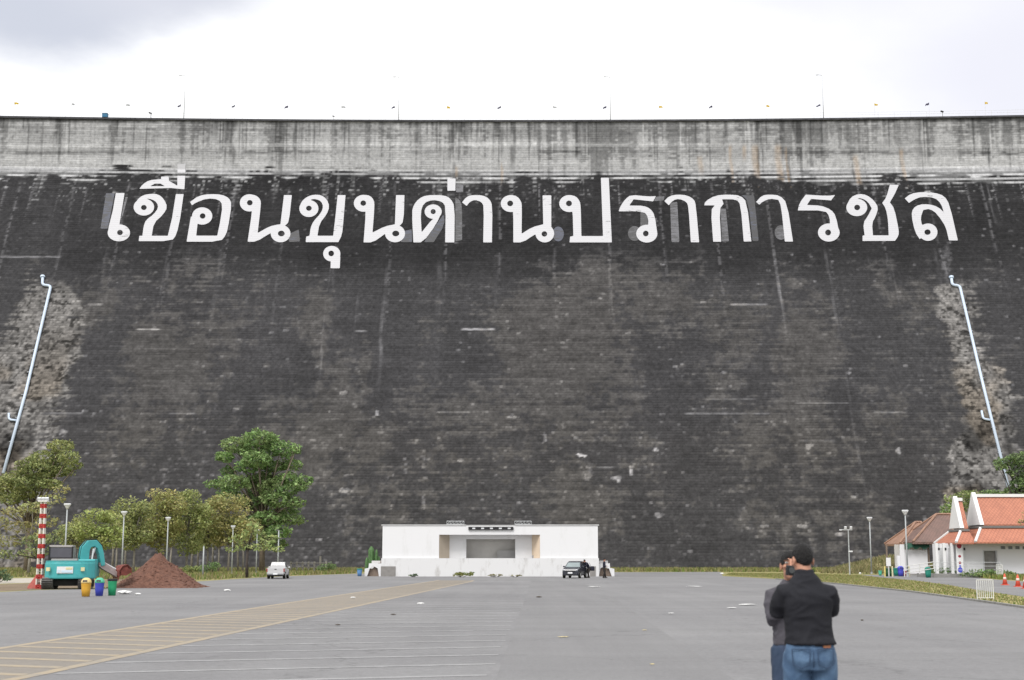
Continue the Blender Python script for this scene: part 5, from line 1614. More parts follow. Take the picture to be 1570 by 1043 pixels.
for x in xr2[::1]:
    mb = MB(); mb.cyl((x, float(damY(x, 999)) + .1, ZCREST + .35), (x, float(damY(x, 999)) + .1, ZCREST + 1.44), .026, n=5); mb.build("post", M_thin, rt)
t = thing("water_tank", "small blue box tank sitting on the dam crest at left", "tank", crest(160, .3))
mb = MB(); mb.box((0, 0, .38), (1.0, .8, .72)); mb.build("body", mat("blue_tank_paint", (0.03, 0.13, 0.24), 0.6, 0.15, 3), t, bevel=.05)
mb = MB(); mb.box((0, 0, .77), (1.06, .86, .06)); mb.build("lid", mat("dark_blue_tank_lid", (0.02, 0.08, 0.15), 0.6, 0.15, 3), t)
fl = None
for px, lab in ((230.5, "small black floodlight on the crest right of the blue box"), (1446.5, "small black floodlight on the crest near the right end"), (511.5, "tiny dark floodlight on the crest above the middle left letters")):
    if fl is None:
        t = fl = thing("crest_floodlight", lab, "floodlight", crest(px, .2), 0, "floodlights on the crest")
        mb = MB(); mb.cyl((0, 0, -.2), (0, 0, .85), .06, n=6); mb.build("post", M_black, t)
        mb = MB(); mb.box((-.12, -.1, .95), (.55, .3, .22), ry=R(18)); mb.build("lamp_head", M_black, t)
    else:
        c = copy_tree(fl); c.location = crest(px, .2); c["label"] = lab
        if px == 511.5: c.scale = (.7,) * 3

# ------------------------------------------------------------------ drain pipes fixed to the face
M_pipe = mat("pale_blue_drain_pipe", (0.50, 0.58, 0.70), 0.45, 0.08, 0.5)
M_bracket = mat("pipe_bracket_grey", (0.3, 0.31, 0.33), 0.5, 0.1, 2)
for lab, main, br in (("pale blue drain pipe slanting down the left side of the dam", [(65.5, 424), (65, 437), (78, 438.5), (40, 600), (5, 726)], [(27, 645), (13.5, 643.5), (13.5, 634)]),
                      ("pale blue drain pipe slanting down the right side of the dam", [(1458.5, 425), (1460, 437), (1471.5, 438.5), (1506, 585), (1546, 747)], [(1518, 644), (1507.5, 642.5), (1505, 630)])):
    P0 = onto_dam(*main[0], .3)
    t = thing("drain_pipe", lab, "pipe", P0)
    pts_ = [onto_dam(*q, .32) - P0 for q in main]
    def elbows(ps, r=.55):
        o = [ps[0]]
        for i in range(1, len(ps) - 1):
            a, b, c = ps[i - 1], ps[i], ps[i + 1]
            l1, l2 = (a - b).length, (c - b).length
            rr = min(r, l1 * .4, l2 * .4)
            s, f = b + (a - b).normalized() * rr, b + (c - b).normalized() * rr
            for q in (0, .25, .5, .75, 1): o.append((s * (1 - q) + b * q) * (1 - q) + (b * (1 - q) + f * q) * q)
        return o + [ps[-1]]
    mb = MB(); mb.tube(elbows(pts_), .25, 10); mb.build("pipe_run", M_pipe, t, smooth=True)
    mb = MB(); mb.tube(elbows([onto_dam(*q, .32) - P0 for q in br]), .19, 10); mb.build("branch_pipe", M_pipe, t, smooth=True)
    mb = MB(); d_ = (pts_[1] - pts_[0]).normalized(); mb.cyl(pts_[0] - d_ * .1, pts_[0] + d_ * .25, .42, n=12); mb.build("inlet_collar", M_pipe, t)
    for q in range(1, 8):
        a = pts_[2].lerp(pts_[-1], q / 8.3)
        mb = MB(); mb.box(a + Vector((0, .12, 0)), (.72, .35, .16)); mb.build("bracket", M_bracket, t)

# ------------------------------------------------------------------ dirt pile
def earth_mat():
    m, nt, b = newmat("red_brown_earth")
    N, L = nt.nodes, nt.links
    tc = N.new("ShaderNodeTexCoord")
    n = N.new("ShaderNodeTexNoise"); n.inputs["Scale"].default_value = 5; n.inputs["Detail"].default_value = 9; n.inputs["Roughness"].default_value = 0.75
    L.new(tc.outputs["Object"], n.inputs["Vector"])
    r = N.new("ShaderNodeValToRGB"); e_ = r.color_ramp.elements
    e_[0].position, e_[1].position = 0.36, 0.68
    e_[0].color, e_[1].color = (0.085, 0.038, 0.026, 1), (0.205, 0.098, 0.066, 1)
    L.new(n.outputs["Fac"], r.inputs["Fac"]); L.new(r.outputs["Color"], b.inputs["Base Color"])
    bp = N.new("ShaderNodeBump"); bp.inputs["Strength"].default_value = 1.0; bp.inputs["Distance"].default_value = 0.1
    L.new(n.outputs["Fac"], bp.inputs["Height"]); L.new(bp.outputs["Normal"], b.inputs["Normal"])
    b.inputs["Roughness"].default_value = 0.95
    return m
M_earth = earth_mat()
YM = G(240, 902).y + 2.6
mt = thing("dirt_pile", "heap of red brown earth dumped on the forecourt beside the excavator", "dirt pile", (pt(241, 858, YM).x, YM, 0))
km = ppm(YM)
n_ = 150
u_ = np.linspace(-1, 1, n_)
U_, V_ = np.meshgrid(u_, u_)
prof = np.interp(U_ * 80, [-64, -52, -40, -25, -12, -3, 4, 14, 24, 36, 50, 62, 76], [0, .15, .37, .62, .84, .98, 1.0, .86, .72, .56, .33, .13, 0])
cross = np.clip(1 - np.abs(V_) ** 1.25, 0, 1)
base_ = prof * cross
wob2 = fbm(U_ * 4, V_ * 4, 301, 5, .6) - .5
grit = fbm(U_ * 22, V_ * 12, 305, 3, .7) - .5
hm = 50 / km
Zm = hm * (base_ * (1 + .26 * wob2) + .055 * grit * sst(0, .12, base_)) - .015
Zm = np.where(base_ <= 0.001, -.05, Zm)
vv = np.stack([U_ * 80 / km, V_ * 2.6, Zm], -1).reshape(-1, 3)
id_ = np.arange(n_ * n_).reshape(n_, n_)
npmesh("heap", vv, np.stack([id_[:-1, :-1], id_[:-1, 1:], id_[1:, 1:], id_[1:, :-1]], -1).reshape(-1, 4), M_earth, mt, smooth=False)
rg = random.Random(5)
cl_ = MB()
for q in range(260):
    x, y = rg.uniform(-1, 1), rg.uniform(-1, .2)
    ix, iy = int((x + 1) / 2 * (n_ - 1)), int((y + 1) / 2 * (n_ - 1))
    z = Zm[iy, ix]
    if base_[iy, ix] <= 0.001:
        if rg.random() > .25: continue
        z = 0
    r_ = rg.uniform(.025, .085)
    cl_.ell((x * 80 / km, y * 2.6, z), (r_ * rg.uniform(.8, 1.5), r_, r_ * .8), 6, 4)
cl_.build("clods", M_earth, mt)["kind"] = "stuff"

# ------------------------------------------------------------------ red and white mast
def stripe_mat(name, c1, c2, per, duty):
    m, nt, b = newmat(name)
    N, L = nt.nodes, nt.links
    tc = N.new("ShaderNodeTexCoord"); sp = N.new("ShaderNodeSeparateXYZ"); L.new(tc.outputs["Object"], sp.inputs[0])
    a = N.new("ShaderNodeMath"); a.operation = "MULTIPLY"; a.inputs[1].default_value = 1 / per; L.new(sp.outputs["Z"], a.inputs[0])
    f = N.new("ShaderNodeMath"); f.operation = "FRACT"; L.new(a.outputs[0], f.inputs[0])
    g = N.new("ShaderNodeMath"); g.operation = "GREATER_THAN"; g.inputs[1].default_value = duty; L.new(f.outputs[0], g.inputs[0])
    mx = N.new("ShaderNodeMix"); mx.data_type = "RGBA"; mx.inputs["A"].default_value = (*c1, 1); mx.inputs["B"].default_value = (*c2, 1)
    L.new(g.outputs[0], mx.inputs["Factor"]); L.new(mx.outputs["Result"], b.inputs["Base Color"]); b.inputs["Roughness"].default_value = .6
    return m
M_mred = mat("faded_red_paint", (0.36, 0.035, 0.03), 0.65, 0.2, 5.0)
M_mwht = mat("chalky_white_paint", (0.66, 0.64, 0.58), 0.7, 0.1, 5.0)
M_pink = mat("sun_faded_red_paint", (0.55, 0.16, 0.14), 0.7, 0.2, 5.0)
bm_ = G(60, 903)
topm = pt(67, 770, bm_.y)
HM = topm.z
mast = thing("lattice_mast", "red and white banded lattice mast with white floodlights, far left", "mast", (topm.x, bm_.y, 0))
per = HM / 8.6
nb = 0
z = 0.0
hw = .135
while z < HM - .1:
    for (z0, z1, m_, r_) in ((z, z + per * .42, M_mred, .046), (z + per * .42, min(z + per, HM), M_mwht, .045)):
        if z0 >= HM: continue
        s = MB()
        for x in (-1, 1):
            for y in (-1, 1):
                s.cyl((x * hw * (1 - .25 * z0 / HM), y * hw * (1 - .25 * z0 / HM), z0), (x * hw * (1 - .25 * z1 / HM), y * hw * (1 - .25 * z1 / HM), z1), r_, n=8)
        if m_ is M_mwht:
            h = hw * (1 - .25 * z0 / HM); zz = (z0 + z1) / 2
            s.cyl((-h, -h, zz), (h, h, zz), .02, n=6); s.cyl((h, -h, zz), (-h, h, zz), .02, n=6)
        if m_ is M_mred:
            h = hw * (1 - .25 * z0 / HM)
            for y in (-1, 1):
                s.cyl((-h, y * h, z0 + .04), (h, y * h, z1 - .04), .035, n=6); s.cyl((h, y * h, z0 + .04), (-h, y * h, z1 - .04), .035, n=6)
            for zz in (z0 + .02, z1 - .02):
                s.box((0, -h, zz), (2 * h + .06, .05, .05)); s.box((0, h, zz), (2 * h + .06, .05, .05)); s.box((-h, 0, zz), (.05, 2 * h, .05)); s.box((h, 0, zz), (.05, 2 * h, .05))
        s.build("mast_section", m_, mast)
    z += per
s = MB()
s.box((0, 0, HM + .04), (.52, .4, .06)); s.build("platform", M_mwht, mast)
for x in (-.2, .02, .22):
    s = MB(); s.box((x, -.14, HM + .16), (.19, .14, .16), rx=R(25)); s.build("floodlight", M_lamp, mast)
for a in (R(200), R(340), R(90)):
    s = MB()
    c_, sn = math.cos(a), math.sin(a)
    s.prism([(.12, .02), (.62, .02), (.62, .12), (.2, .75), (.12, .75)], lambda u, v, d: (c_ * u - sn * d, sn * u + c_ * d, v), -.06, .06)
    s.build("foot_bracket", M_pink, mast)

# ------------------------------------------------------------------ excavator
M_teal = mat("teal_machine_paint", (0.055, 0.33, 0.34), 0.45, 0.10, 2.0, spec=.4)
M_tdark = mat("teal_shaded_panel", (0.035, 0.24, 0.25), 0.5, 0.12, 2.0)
M_track = mat("muddy_steel_track", (0.17, 0.16, 0.15), 0.85, 0.3, 6.0, 0.5, 15)
M_under = mat("greasy_black_steel", (0.018, 0.018, 0.018), 0.7, 0.3, 5.0)
M_cabgl = mat("smoked_cab_glass", (0.07, 0.07, 0.085), 0.15, 0.1, 2.0, spec=.6)
M_cabroof = mat("grey_cab_roof", (0.33, 0.31, 0.30), 0.6, 0.1, 3.0)
M_armg = mat("dusty_pinkish_steel", (0.33, 0.27, 0.26), 0.7, 0.25, 5.0)
M_bucket = mat("rusty_red_bucket", (0.16, 0.045, 0.035), 0.75, 0.35, 5.0)
M_chrome = mat("bright_piston_steel", (0.62, 0.63, 0.64), 0.25, 0.05, 3.0, metal=.6)
M_orange = mat("orange_marker_lens", (0.72, 0.14, 0.05), 0.4, 0.1, 5.0)
M_creamd = mat("cream_sticker", (0.60, 0.55, 0.32), 0.6, 0.08, 5.0)
M_palesky = mat("pale_blue_sticker", (0.50, 0.62, 0.72), 0.6, 0.08, 5.0)
EB = G(108, 904)
ke = ppm(EB.y)
EB = EB * (1 + 1.2 / EB.y)
ex = thing("excavator", "teal excavator seen from behind, boom raised and bucket beside the dirt pile", "excavator", (EB.x, EB.y, 0), R(11))
def exz(py): return 1.6 - (py - 858) / ke
# tracks
for x in (-1.12, .78):
    t_ = MB()
    pr = [(-1.15, .30), (-1.0, .08), (-.85, .0), (1.35, .0), (1.6, .1), (1.72, .32), (1.6, .55), (1.4, .64), (-.9, .64), (-1.08, .52)]
    t_.prism(pr, lambda u, v, d: (d, u, v), x - .29, x + .29)
    tr = t_.build("track", M_track, ex, bevel=.04)
    g_ = MB()
    for q in range(18):                                   # grouser plates across the rear and the lower run
        z = .02 + .036 * q
        yy = np.interp(z, [.0, .08, .30, .52, .64], [-.87, -1.02, -1.17, -1.10, -.92])
        if q % 3 == 0: g_.box((x, float(yy) - .015, z), (.60, .05, .05))
    g_.build("grouser", M_under, tr)
    w_ = MB()
    for yy in (-.75, -.2, .35, .9, 1.4):
        w_.cyl((x - .31, yy, .3), (x + .31, yy, .3), .2, n=14)
    w_.build("road_wheel", M_under, tr)
u_b = MB(); u_b.b2((-.83, -.6, .18), (.49, 1.2, .5)); u_b.cyl((-.1, .2, .5), (-.1, .2, .66), .62, n=20); u_b.build("undercarriage", M_under, ex)
# counterweight: curved in plan
def plan(yback, w2, rnd):
    pts = []
    for a in np.linspace(-1, 1, 15):
        pts.append((w2 * math.copysign(min(1, abs(a) ** .9), a), yback + rnd * abs(a) ** 3.2))
    return pts
cw = MB()
pl_ = plan(-1.2, 1.32, .55) + [(1.32, .3), (-1.32, .3)]
cw.prism(pl_, lambda u, v, d: (u, v, d), .56, 1.46)
cwo = cw.build("counterweight", M_teal, ex, bevel=.07)
cw = MB(); cw.prism([(u * .985, v + .03) for u, v in pl_], lambda u, v, d: (u, v, d), 1.462, 1.53); cw.build("counterweight_top", M_teal, ex, bevel=.03)
st_ = MB(); st_.b2((-.62, -1.245, .86), (.22, -1.19, 1.22)); stk = st_.build("sticker", M_white, ex)
st_ = MB(); st_.b2((-.16, -1.26, 1.06), (.18, -1.247, 1.18)); st_.build("yellow_patch", M_creamd, stk)
st_ = MB(); st_.b2((-.58, -1.26, .9), (-.44, -1.247, 1.06)); st_.b2((-.38, -1.26, .9), (.18, -1.247, 1.02)); st_.build("blue_patch", M_palesky, stk)
for x in (-1.08, .72):
    st_ = MB(); st_.box((x, -1.13 if x < -1 else -1.185, 1.08), (.2, .1, .2), rz=R(-18 if x < -1 else 6)); st_.build("reflector", M_creamd, ex)
st_ = MB(); st_.ell((.62, -1.0, .55), (.1, .08, .09), 10, 6); st_.build("marker_lamp", M_orange, ex)
# engine hood and side panels
hd = MB(); hd.b2((.40, -.6, 1.3), (1.30, 1.3, 1.62)); hd.build("engine_hood", M_teal, ex, bevel=.05)
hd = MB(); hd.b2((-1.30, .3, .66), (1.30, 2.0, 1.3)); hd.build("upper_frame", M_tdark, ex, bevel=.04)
hd = MB(); hd.b2((-1.0, -.72, 1.535), (.36, .22, 1.64)); hd.build("grille_cover", M_cabroof, ex, bevel=.02)
# cab
cbm = MB()
cab = [(.2, 1.3), (.2, 2.22), (.32, 2.34), (1.5, 2.34), (1.75, 2.2), (1.95, 1.3)]
cbm.prism(cab, lambda u, v, d: (d, u, v), -1.22, -.02)
co = cbm.build("cab", M_cabgl, ex, bevel=.03)
f_ = MB()
f_.b2((-1.24, .17, 2.26), (.0, 1.6, 2.38)); f_.build("cab_roof", M_cabroof, co, bevel=.02)
f_ = MB()
for x in (-1.23, -.01): f_.box((x, .2, 1.84), (.08, .08, .92))
f_.box((-.62, .19, 1.66), (1.2, .05, .10)); f_.build("cab_post", M_under, co)
f_ = MB(); f_.box((.02, .9, 1.8), (.05, 1.3, .9)); f_.build("cab_side", M_cabroof, co)
# boom, arm, bucket in an upright plane swung to the right
ca, sa = math.cos(R(32)), math.sin(R(32))
o_ = Vector((.20, .55, 0))
def bp_(u, v, d): return (o_.x + u * ca - d * sa, o_.y + u * sa + d * ca, v)
def band(cl, wid):
    L_, R_ = [], []
    for i, (x, y) in enumerate(cl):
        a = cl[max(0, i - 1)]; b = cl[min(len(cl) - 1, i + 1)]
        tx, ty = b[0] - a[0], b[1] - a[1]
        l = math.hypot(tx, ty)
        L_.append((x - ty / l * wid[i] / 2, y + tx / l * wid[i] / 2)); R_.append((x + ty / l * wid[i] / 2, y - tx / l * wid[i] / 2))
    return L_ + R_[::-1]
k_ = 1 / ca
bc = [(.30, 1.15), (.32, 1.75), (.36, 2.2), (.55, 2.46), (.86, 2.50), (1.06, 2.28), (1.18, 1.9), (1.25, 1.45), (1.28, 1.25)]
bo = MB(); bo.prism(band([(u * k_, v) for u, v in bc], [.5, .52, .5, .42, .36, .30, .27, .25, .22]), bp_, -.2, .2); boom = bo.build("boom", M_teal, ex, bevel=.03)
cy_ = MB(); cy_.cyl(bp_(.72 * k_, 1.5, -.05), bp_(.80 * k_, 1.95, -.05), .075, n=12); cy_.build("cylinder_sleeve", M_under, boom)
cy_ = MB(); cy_.cyl(bp_(.80 * k_, 1.95, -.05), bp_(.90 * k_, 2.33, -.05), .06, n=12); cy_.cyl(bp_(.68 * k_, 1.62, -.2), bp_(.74 * k_, 2.2, -.2), .055, n=10); cy_.build("piston_rod", M_chrome, boom)
ho_ = MB()
for d in (-.12, .12):
    ho_.tube([bp_(.10 * k_, 1.6, d), bp_(.16 * k_, 2.3, d), bp_(.44 * k_, 2.72, d), bp_(.90 * k_, 2.72, d), bp_(1.22 * k_, 2.36, d)], .025, 6)
ho_.build("hydraulic_hose", M_under, boom)
am = MB(); am.prism(band([(1.12 * k_, 1.36), (1.35 * k_, 1.24), (1.75 * k_, .98), (2.12 * k_, .68)], [.26, .38, .34, .22]), bp_, -.13, .13); arm = am.build("arm", M_armg, ex, bevel=.02)
cy_ = MB(); cy_.cyl(bp_(1.3 * k_, 1.45, 0), bp_(2.0 * k_, 1.05, 0), .06, n=10); cy_.build("bucket_cylinder", M_chrome, arm)
bk = MB()
bkp = [(2.02, .70), (2.05, 1.0), (2.22, 1.26), (2.48, 1.32), (2.68, 1.12), (2.70, .85), (2.62, .86), (2.58, 1.06), (2.44, 1.2), (2.26, 1.14), (2.15, .96), (2.14, .68)]
bk.prism([(u * k_, v) for u, v in bkp], bp_, -.36, .36)
for d in (-.36, .33): bk.prism([(u * k_, v) for u, v in [(2.05, .72), (2.06, 1.0), (2.22, 1.25), (2.48, 1.31), (2.67, 1.11), (2.69, .87), (2.4, .70)]], bp_, d, d + .03)
bko = bk.build("bucket", M_bucket, ex)
bk = MB()
for j in range(4): bk.prism([(2.02 * k_, .72), (2.10 * k_, .72), (2.03 * k_, .42)], bp_, -.33 + j * .2, -.25 + j * .2)
bk.build("tooth", M_bucket, bko)

# ------------------------------------------------------------------ vehicles
M_carw = mat("silver_white_car_paint", (0.46, 0.46, 0.465), 0.3, 0.03, 1.0, spec=.5)
M_card = mat("dark_blue_black_car_paint", (0.022, 0.024, 0.034), 0.22, 0.1, 1.0, spec=.6)
M_glass = mat("car_window_glass", (0.03, 0.035, 0.04), 0.08, 0.1, 1.0, spec=.8)
M_wshield = mat("sky_toned_windscreen", (0.20, 0.24, 0.245), 0.10, 0.15, 1.5, spec=.8)  # pale grey-green base colour carries the sky's reflection
M_tyre = mat("tyre_rubber", (0.015, 0.015, 0.0075), 0.85, 0.2, 8.0)
M_rim = mat("alloy_rim", (0.42, 0.42, 0.43), 0.35, 0.1, 5.0, metal=.6)
M_tail = mat("red_tail_lens", (0.30, 0.05, 0.05), 0.25, 0.1, 5.0)
M_head = mat("clear_lamp_lens", (0.62, 0.64, 0.67), 0.15, 0.08, 5.0)
M_plate = mat("white_number_plate", (0.72, 0.73, 0.74), 0.5, 0.04, 5.0)
def ringc(y, w_, zb, zt):
    return [Vector(q) for q in [(-w_ * .86, y, zb), (-w_ * .97, y, zb + .12), (-w_, y, zb + (zt - zb) * .5), (-w_ * .97, y, zt - .08), (-w_ * .86, y, zt), (w_ * .86, y, zt), (w_ * .97, y, zt - .08), (w_, y, zb + (zt - zb) * .5), (w_ * .97, y, zb + .12), (w_ * .86, y, zb)]]
def wheel(t, x, y, r, wd):
    m = MB(); m.tube([(x - wd / 2, y, r), (x - wd / 2 + .03, y, r), (x + wd / 2 - .03, y, r), (x + wd / 2, y, r)], [r * .9, r, r, r * .9], 20)
    w_ = MB(); s = 1 if x > 0 else -1
    wh = m.build("wheel", M_tyre, t, smooth=False)
    w_.cyl((x + s * (wd / 2 - .02), y, r), (x + s * (wd / 2 + .012), y, r), r * .62, r * .56, n=18); w_.build("rim", M_rim, wh)
def cabin(t, prof, wb_, wt_, m, zb, zt, glass_edges, parent=None):
    """prof: side outline (y, z) from the bonnet end over the roof; faces between outline points"""
    hwid = lambda z: wb_ + (wt_ - wb_) * (z - zb) / (zt - zb)
    c = MB()
    n = len(prof)
    c.add([(-hwid(z), y, z) for y, z in prof] + [(hwid(z), y, z) for y, z in prof], [tuple(range(n)), tuple(range(n, 2 * n))] + [(i, (i + 1) % n, (i + 1) % n + n, i + n) for i in range(n)])
    o = c.build("cabin", m, t, bevel=.03)
    for (i, nm, gm) in glass_edges:
        (y0, z0), (y1, z1) = prof[i], prof[i + 1]
        nv = Vector((0, z1 - z0, -(y1 - y0))).normalized()
        if nv.y * ((y0 + y1) / 2 - sum(y for y, z in prof) / n) < 0: nv = -nv
        P = lambda f, s: Vector((s * hwid(z0 + (z1 - z0) * f) * .87, y0 + (y1 - y0) * f, z0 + (z1 - z0) * f)) + nv * .012
        g = MB(); g.quad(P(.1, -1), P(.1, 1), P(.88, 1), P(.88, -1)); g.build(nm, gm, t)
    return o, hwid
# dark compact SUV
ysv = G(878, 887).y
suv = thing("parked_car", "black compact car parked nose out at the right end of the stage", "car", (pt(881.5, 880, ysv + 1.5).x, ysv + 1.9, 0), R(-15), None, .88)
b_ = MB(); b_.loft([ringc(*q) for q in [(-2.05, .66, .34, .74), (-1.98, .80, .26, .90), (-1.55, .86, .24, 1.0), (-.8, .88, .24, 1.06), (.4, .89, .24, 1.1), (1.5, .88, .24, 1.12), (1.95, .84, .28, 1.1), (2.05, .76, .36, .95)]])
b_.build("body", M_card, suv, smooth=False, bevel=.02)
pr_ = [(-.95, 1.03), (-.20, 1.58), (.25, 1.66), (1.35, 1.62), (1.95, 1.08)]
o_c, hw_ = cabin(suv, pr_, .84, .62, M_card, 1.03, 1.66, [(0, "windscreen", M_wshield), (3, "rear_window", M_glass)])
for s in (-1, 1):
    for poly in ([(-.62, 1.10), (-.12, 1.50), (.40, 1.56), (.40, 1.12)], [(.46, 1.12), (.46, 1.56), (1.22, 1.53), (1.55, 1.14)]):
        g = MB(); g.add([(s * (hw_(z) + .006), y, z) for y, z in poly], [(0, 1, 2, 3)]); g.build("side_window", M_glass, suv)
    for y in (-1.3, 1.3): wheel(suv, s * .78, y, .33, .2)
    g = MB(); g.ell((s * .62, -1.93, .80), (.17, .10, .085), 12, 8); g.build("headlight", M_head, suv)
    g = MB(); g.ell((s * .96, -.55, 1.12), (.11, .07, .08), 10, 6); g.build("mirror", M_card, suv)
    g = MB(); g.ell((s * .60, -2.0, .42), (.08, .05, .05), 10, 6); g.build("fog_lamp", M_head, suv)
g = MB(); g.b2((-.45, -2.075, .62), (.45, -2.04, .74)); g.build("grille", M_black, suv)
g = MB(); g.b2((-.23, -2.10, .46), (.23, -2.076, .60)); g.build("number_plate", M_plate, suv)
g = MB(); g.b2((-.5, -2.065, .28), (.5, -2.03, .40)); g.build("air_intake", M_black, suv)
# white pickup, tail towards us
ypk = G(424, 888).y
pk = thing("pickup_truck", "white pickup truck seen from behind, parked below the tall green tree", "pickup truck", (pt(426, 880, ypk + 2.2).x, ypk + 2.4, 0), R(3), None, .85)
b_ = MB(); b_.loft([ringc(*q) for q in [(-2.5, .80, .42, .70), (-2.42, .85, .38, .72), (-1.4, .87, .34, .72), (0, .88, .32, .74), (1.2, .88, .32, .98), (2.2, .86, .34, .96), (2.5, .74, .42, .80)]]); b_.build("body", M_carw, pk)
b_ = MB(); b_.b2((-.87, -2.42, .70), (-.79, -.55, 1.06)); b_.b2((.79, -2.42, .70), (.87, -.55, 1.06)); b_.build("bed_side", M_carw, pk, bevel=.02)
b_ = MB(); b_.b2((-.785, -2.47, .66), (.785, -2.40, 1.06)); tg = b_.build("tailgate", M_carw, pk, bevel=.02)
b_ = MB(); b_.b2((-.10, -2.49, .90), (.10, -2.472, .97)); b_.build("handle", M_black, tg)
b_ = MB(); b_.b2((-.78, -2.38, .745), (.78, -.6, .76)); b_.build("bed_floor", M_black, pk)
b_ = MB(); b_.b2((-.80, -2.62, .42), (.80, -2.50, .58)); bm2 = b_.build("rear_bumper", M_steel, pk, bevel=.03)
b_ = MB(); b_.b2((-.22, -2.65, .42), (.22, -2.622, .55)); b_.build("number_plate", M_plate, bm2)
pr_ = [(-.55, .76), (-.42, 1.30), (-.25, 1.62), (.55, 1.64), (1.25, .98), (1.25, .80)]
o_c, hw_ = cabin(pk, pr_, .84, .64, M_carw, .76, 1.64, [(1, "rear_window", M_glass), (3, "windscreen", M_wshield)])
for s in (-1, 1):
    g = MB(); g.add([(s * (hw_(z) + .006), y, z) for y, z in [(-.30, 1.14), (-.15, 1.52), (.48, 1.54), (.92, 1.14)]], [(0, 1, 2, 3)]); g.build("side_window", M_glass, pk)
    for y in (-1.5, 1.6): wheel(pk, s * .76, y, .37, .24)
    g = MB(); g.b2((s * .83 - .055, -2.49, .70), (s * .83 + .055, -2.42, 1.0)); g.build("tail_light", M_tail, pk)
    g = MB(); g.ell((s * .98, .85, 1.10), (.12, .07, .1), 10, 6); g.build("mirror", M_carw, pk)
    g = MB(); g.b2((s * .55 - .15, 2.40, .68), (s * .55 + .15, 2.47, .84)); g.build("headlight", M_head, pk)
sh_ = MB(); sh_.b2((-.7, -2.3, .26), (.7, 2.2, .36)); sh_.build("chassis", M_black, pk)

# ------------------------------------------------------------------ people
def remeshed(name, mb, m, parent, voxel, sm=6, wr=0.0, wscale=9.0, wdir=(1, 1, 1), seed=0, cut=None):
    me = mb.mesh(name + "_src")
    o = bpy.data.objects.new(name, me)
    C.objects.link(o)
    md = o.modifiers.new("r", "REMESH"); md.mode = "VOXEL"; md.voxel_size = voxel
    if sm:
        ms = o.modifiers.new("s", "SMOOTH"); ms.factor = .5; ms.iterations = sm
    dg = bpy.context.evaluated_depsgraph_get()
    nm = bpy.data.meshes.new_from_object(o.evaluated_get(dg))
    bpy.data.objects.remove(o); bpy.data.meshes.remove(me)
    if wr:
        cos = [v.co.copy() for v in nm.vertices]; nrm = [v.normal.copy() for v in nm.vertices]
        for v, c, n in zip(nm.vertices, cos, nrm):
            q = Vector((c.x * wdir[0], c.y * wdir[1], c.z * wdir[2])) * wscale + Vector((seed, 0, 0))
            warp = mnoise.noise_vector(q * .6) * .9
            d = 1 - abs(mnoise.noise(q + warp)) * 2.2
            v.co = c + n * wr * d
    if not nm.materials: nm.materials.append(m)
    else: nm.materials[0] = m
    nm.polygons.foreach_set("use_smooth", [True] * len(nm.polygons))
    nm.name = name
    o = bpy.data.objects.new(name, nm)
    C.objects.link(o); o.parent = parent
    return o
def hand(mb, wrist, d, palm, thumb, s=1.0, curl=0.9):
    """five bent fingers on a flat palm; d: hand direction, palm: the way the palm looks, thumb: side of the thumb"""
    d, palm, thumb = Vector(d).normalized(), Vector(palm).normalized(), Vector(thumb).normalized()
    w_ = Vector(wrist)
    for q in (-1, -.33, .33, 1):
        mb.tube([w_ + thumb * q * .012 * s, w_ + d * .085 * s + thumb * q * .033 * s], [.017 * s, .0135 * s], 8)
    for q, ln in ((1, .072), (.36, .082), (-.3, .077), (-.95, .060)):
        k0 = w_ + d * .085 * s + thumb * q * .033 * s
        pts = [k0]; a = 0
        for sg, f in ((.45, .45), (.30, 1.0), (.25, 1.35)):
            a = curl * f
            pts.append(pts[-1] + (d * math.cos(a) + palm * math.sin(a)) * ln * sg * s)
        mb.tube(pts, [.0098 * s, .0092 * s, .0085 * s, .0070 * s], 8)
    t0 = w_ + d * .03 * s + thumb * .03 * s
    t1 = t0 + (thumb * .7 + d * .7 + palm * .25).normalized() * .038 * s
    t2 = t1 + (d * .8 + thumb * .25 + palm * .5).normalized() * .032 * s
    t3 = t2 + (d * .8 + palm * .6).normalized() * .024 * s
    mb.tube([t0, t1, t2, t3], [.014 * s, .0118 * s, .0105 * s, .008 * s], 8)
M_skin = mat("tan_skin", (0.42, 0.215, 0.145), 0.55, 0.08, 14.0)
M_hair = mat("black_hair", (0.012, 0.011, 0.011), 0.6, 0.3, 40.0, 0.6, 120)
M_shirt = mat("black_navy_cotton_shirt", (0.0125, 0.0128, 0.017), 0.85, 0.15, 30.0, 0.2, 150)
M_jacket = mat("grey_violet_jacket", (0.072, 0.068, 0.080), 0.85, 0.12, 30.0, 0.2, 150)
def denim(name, c1, c2):
    m, nt, b = newmat(name)
    N, L = nt.nodes, nt.links
    tc = N.new("ShaderNodeTexCoord")
    n1 = N.new("ShaderNodeTexNoise"); n1.inputs["Scale"].default_value = 5.5; n1.inputs["Detail"].default_value = 5
    n2 = N.new("ShaderNodeTexNoise"); n2.inputs["Scale"].default_value = 150; n2.inputs["Detail"].default_value = 2
    for n in (n1, n2): L.new(tc.outputs["Object"], n.inputs["Vector"])
    ad = N.new("ShaderNodeMath"); ad.operation = "MULTIPLY_ADD"; ad.inputs[1].default_value = .35; L.new(n2.outputs["Fac"], ad.inputs[0]); L.new(n1.outputs["Fac"], ad.inputs[2])
    r = N.new("ShaderNodeValToRGB"); e_ = r.color_ramp.elements; e_[0].position, e_[1].position = .52, .84
    e_[0].color, e_[1].color = (*c1, 1), (*c2, 1); L.new(ad.outputs[0], r.inputs["Fac"]); L.new(r.outputs["Color"], b.inputs["Base Color"])
    b.inputs["Roughness"].default_value = .85
    return m
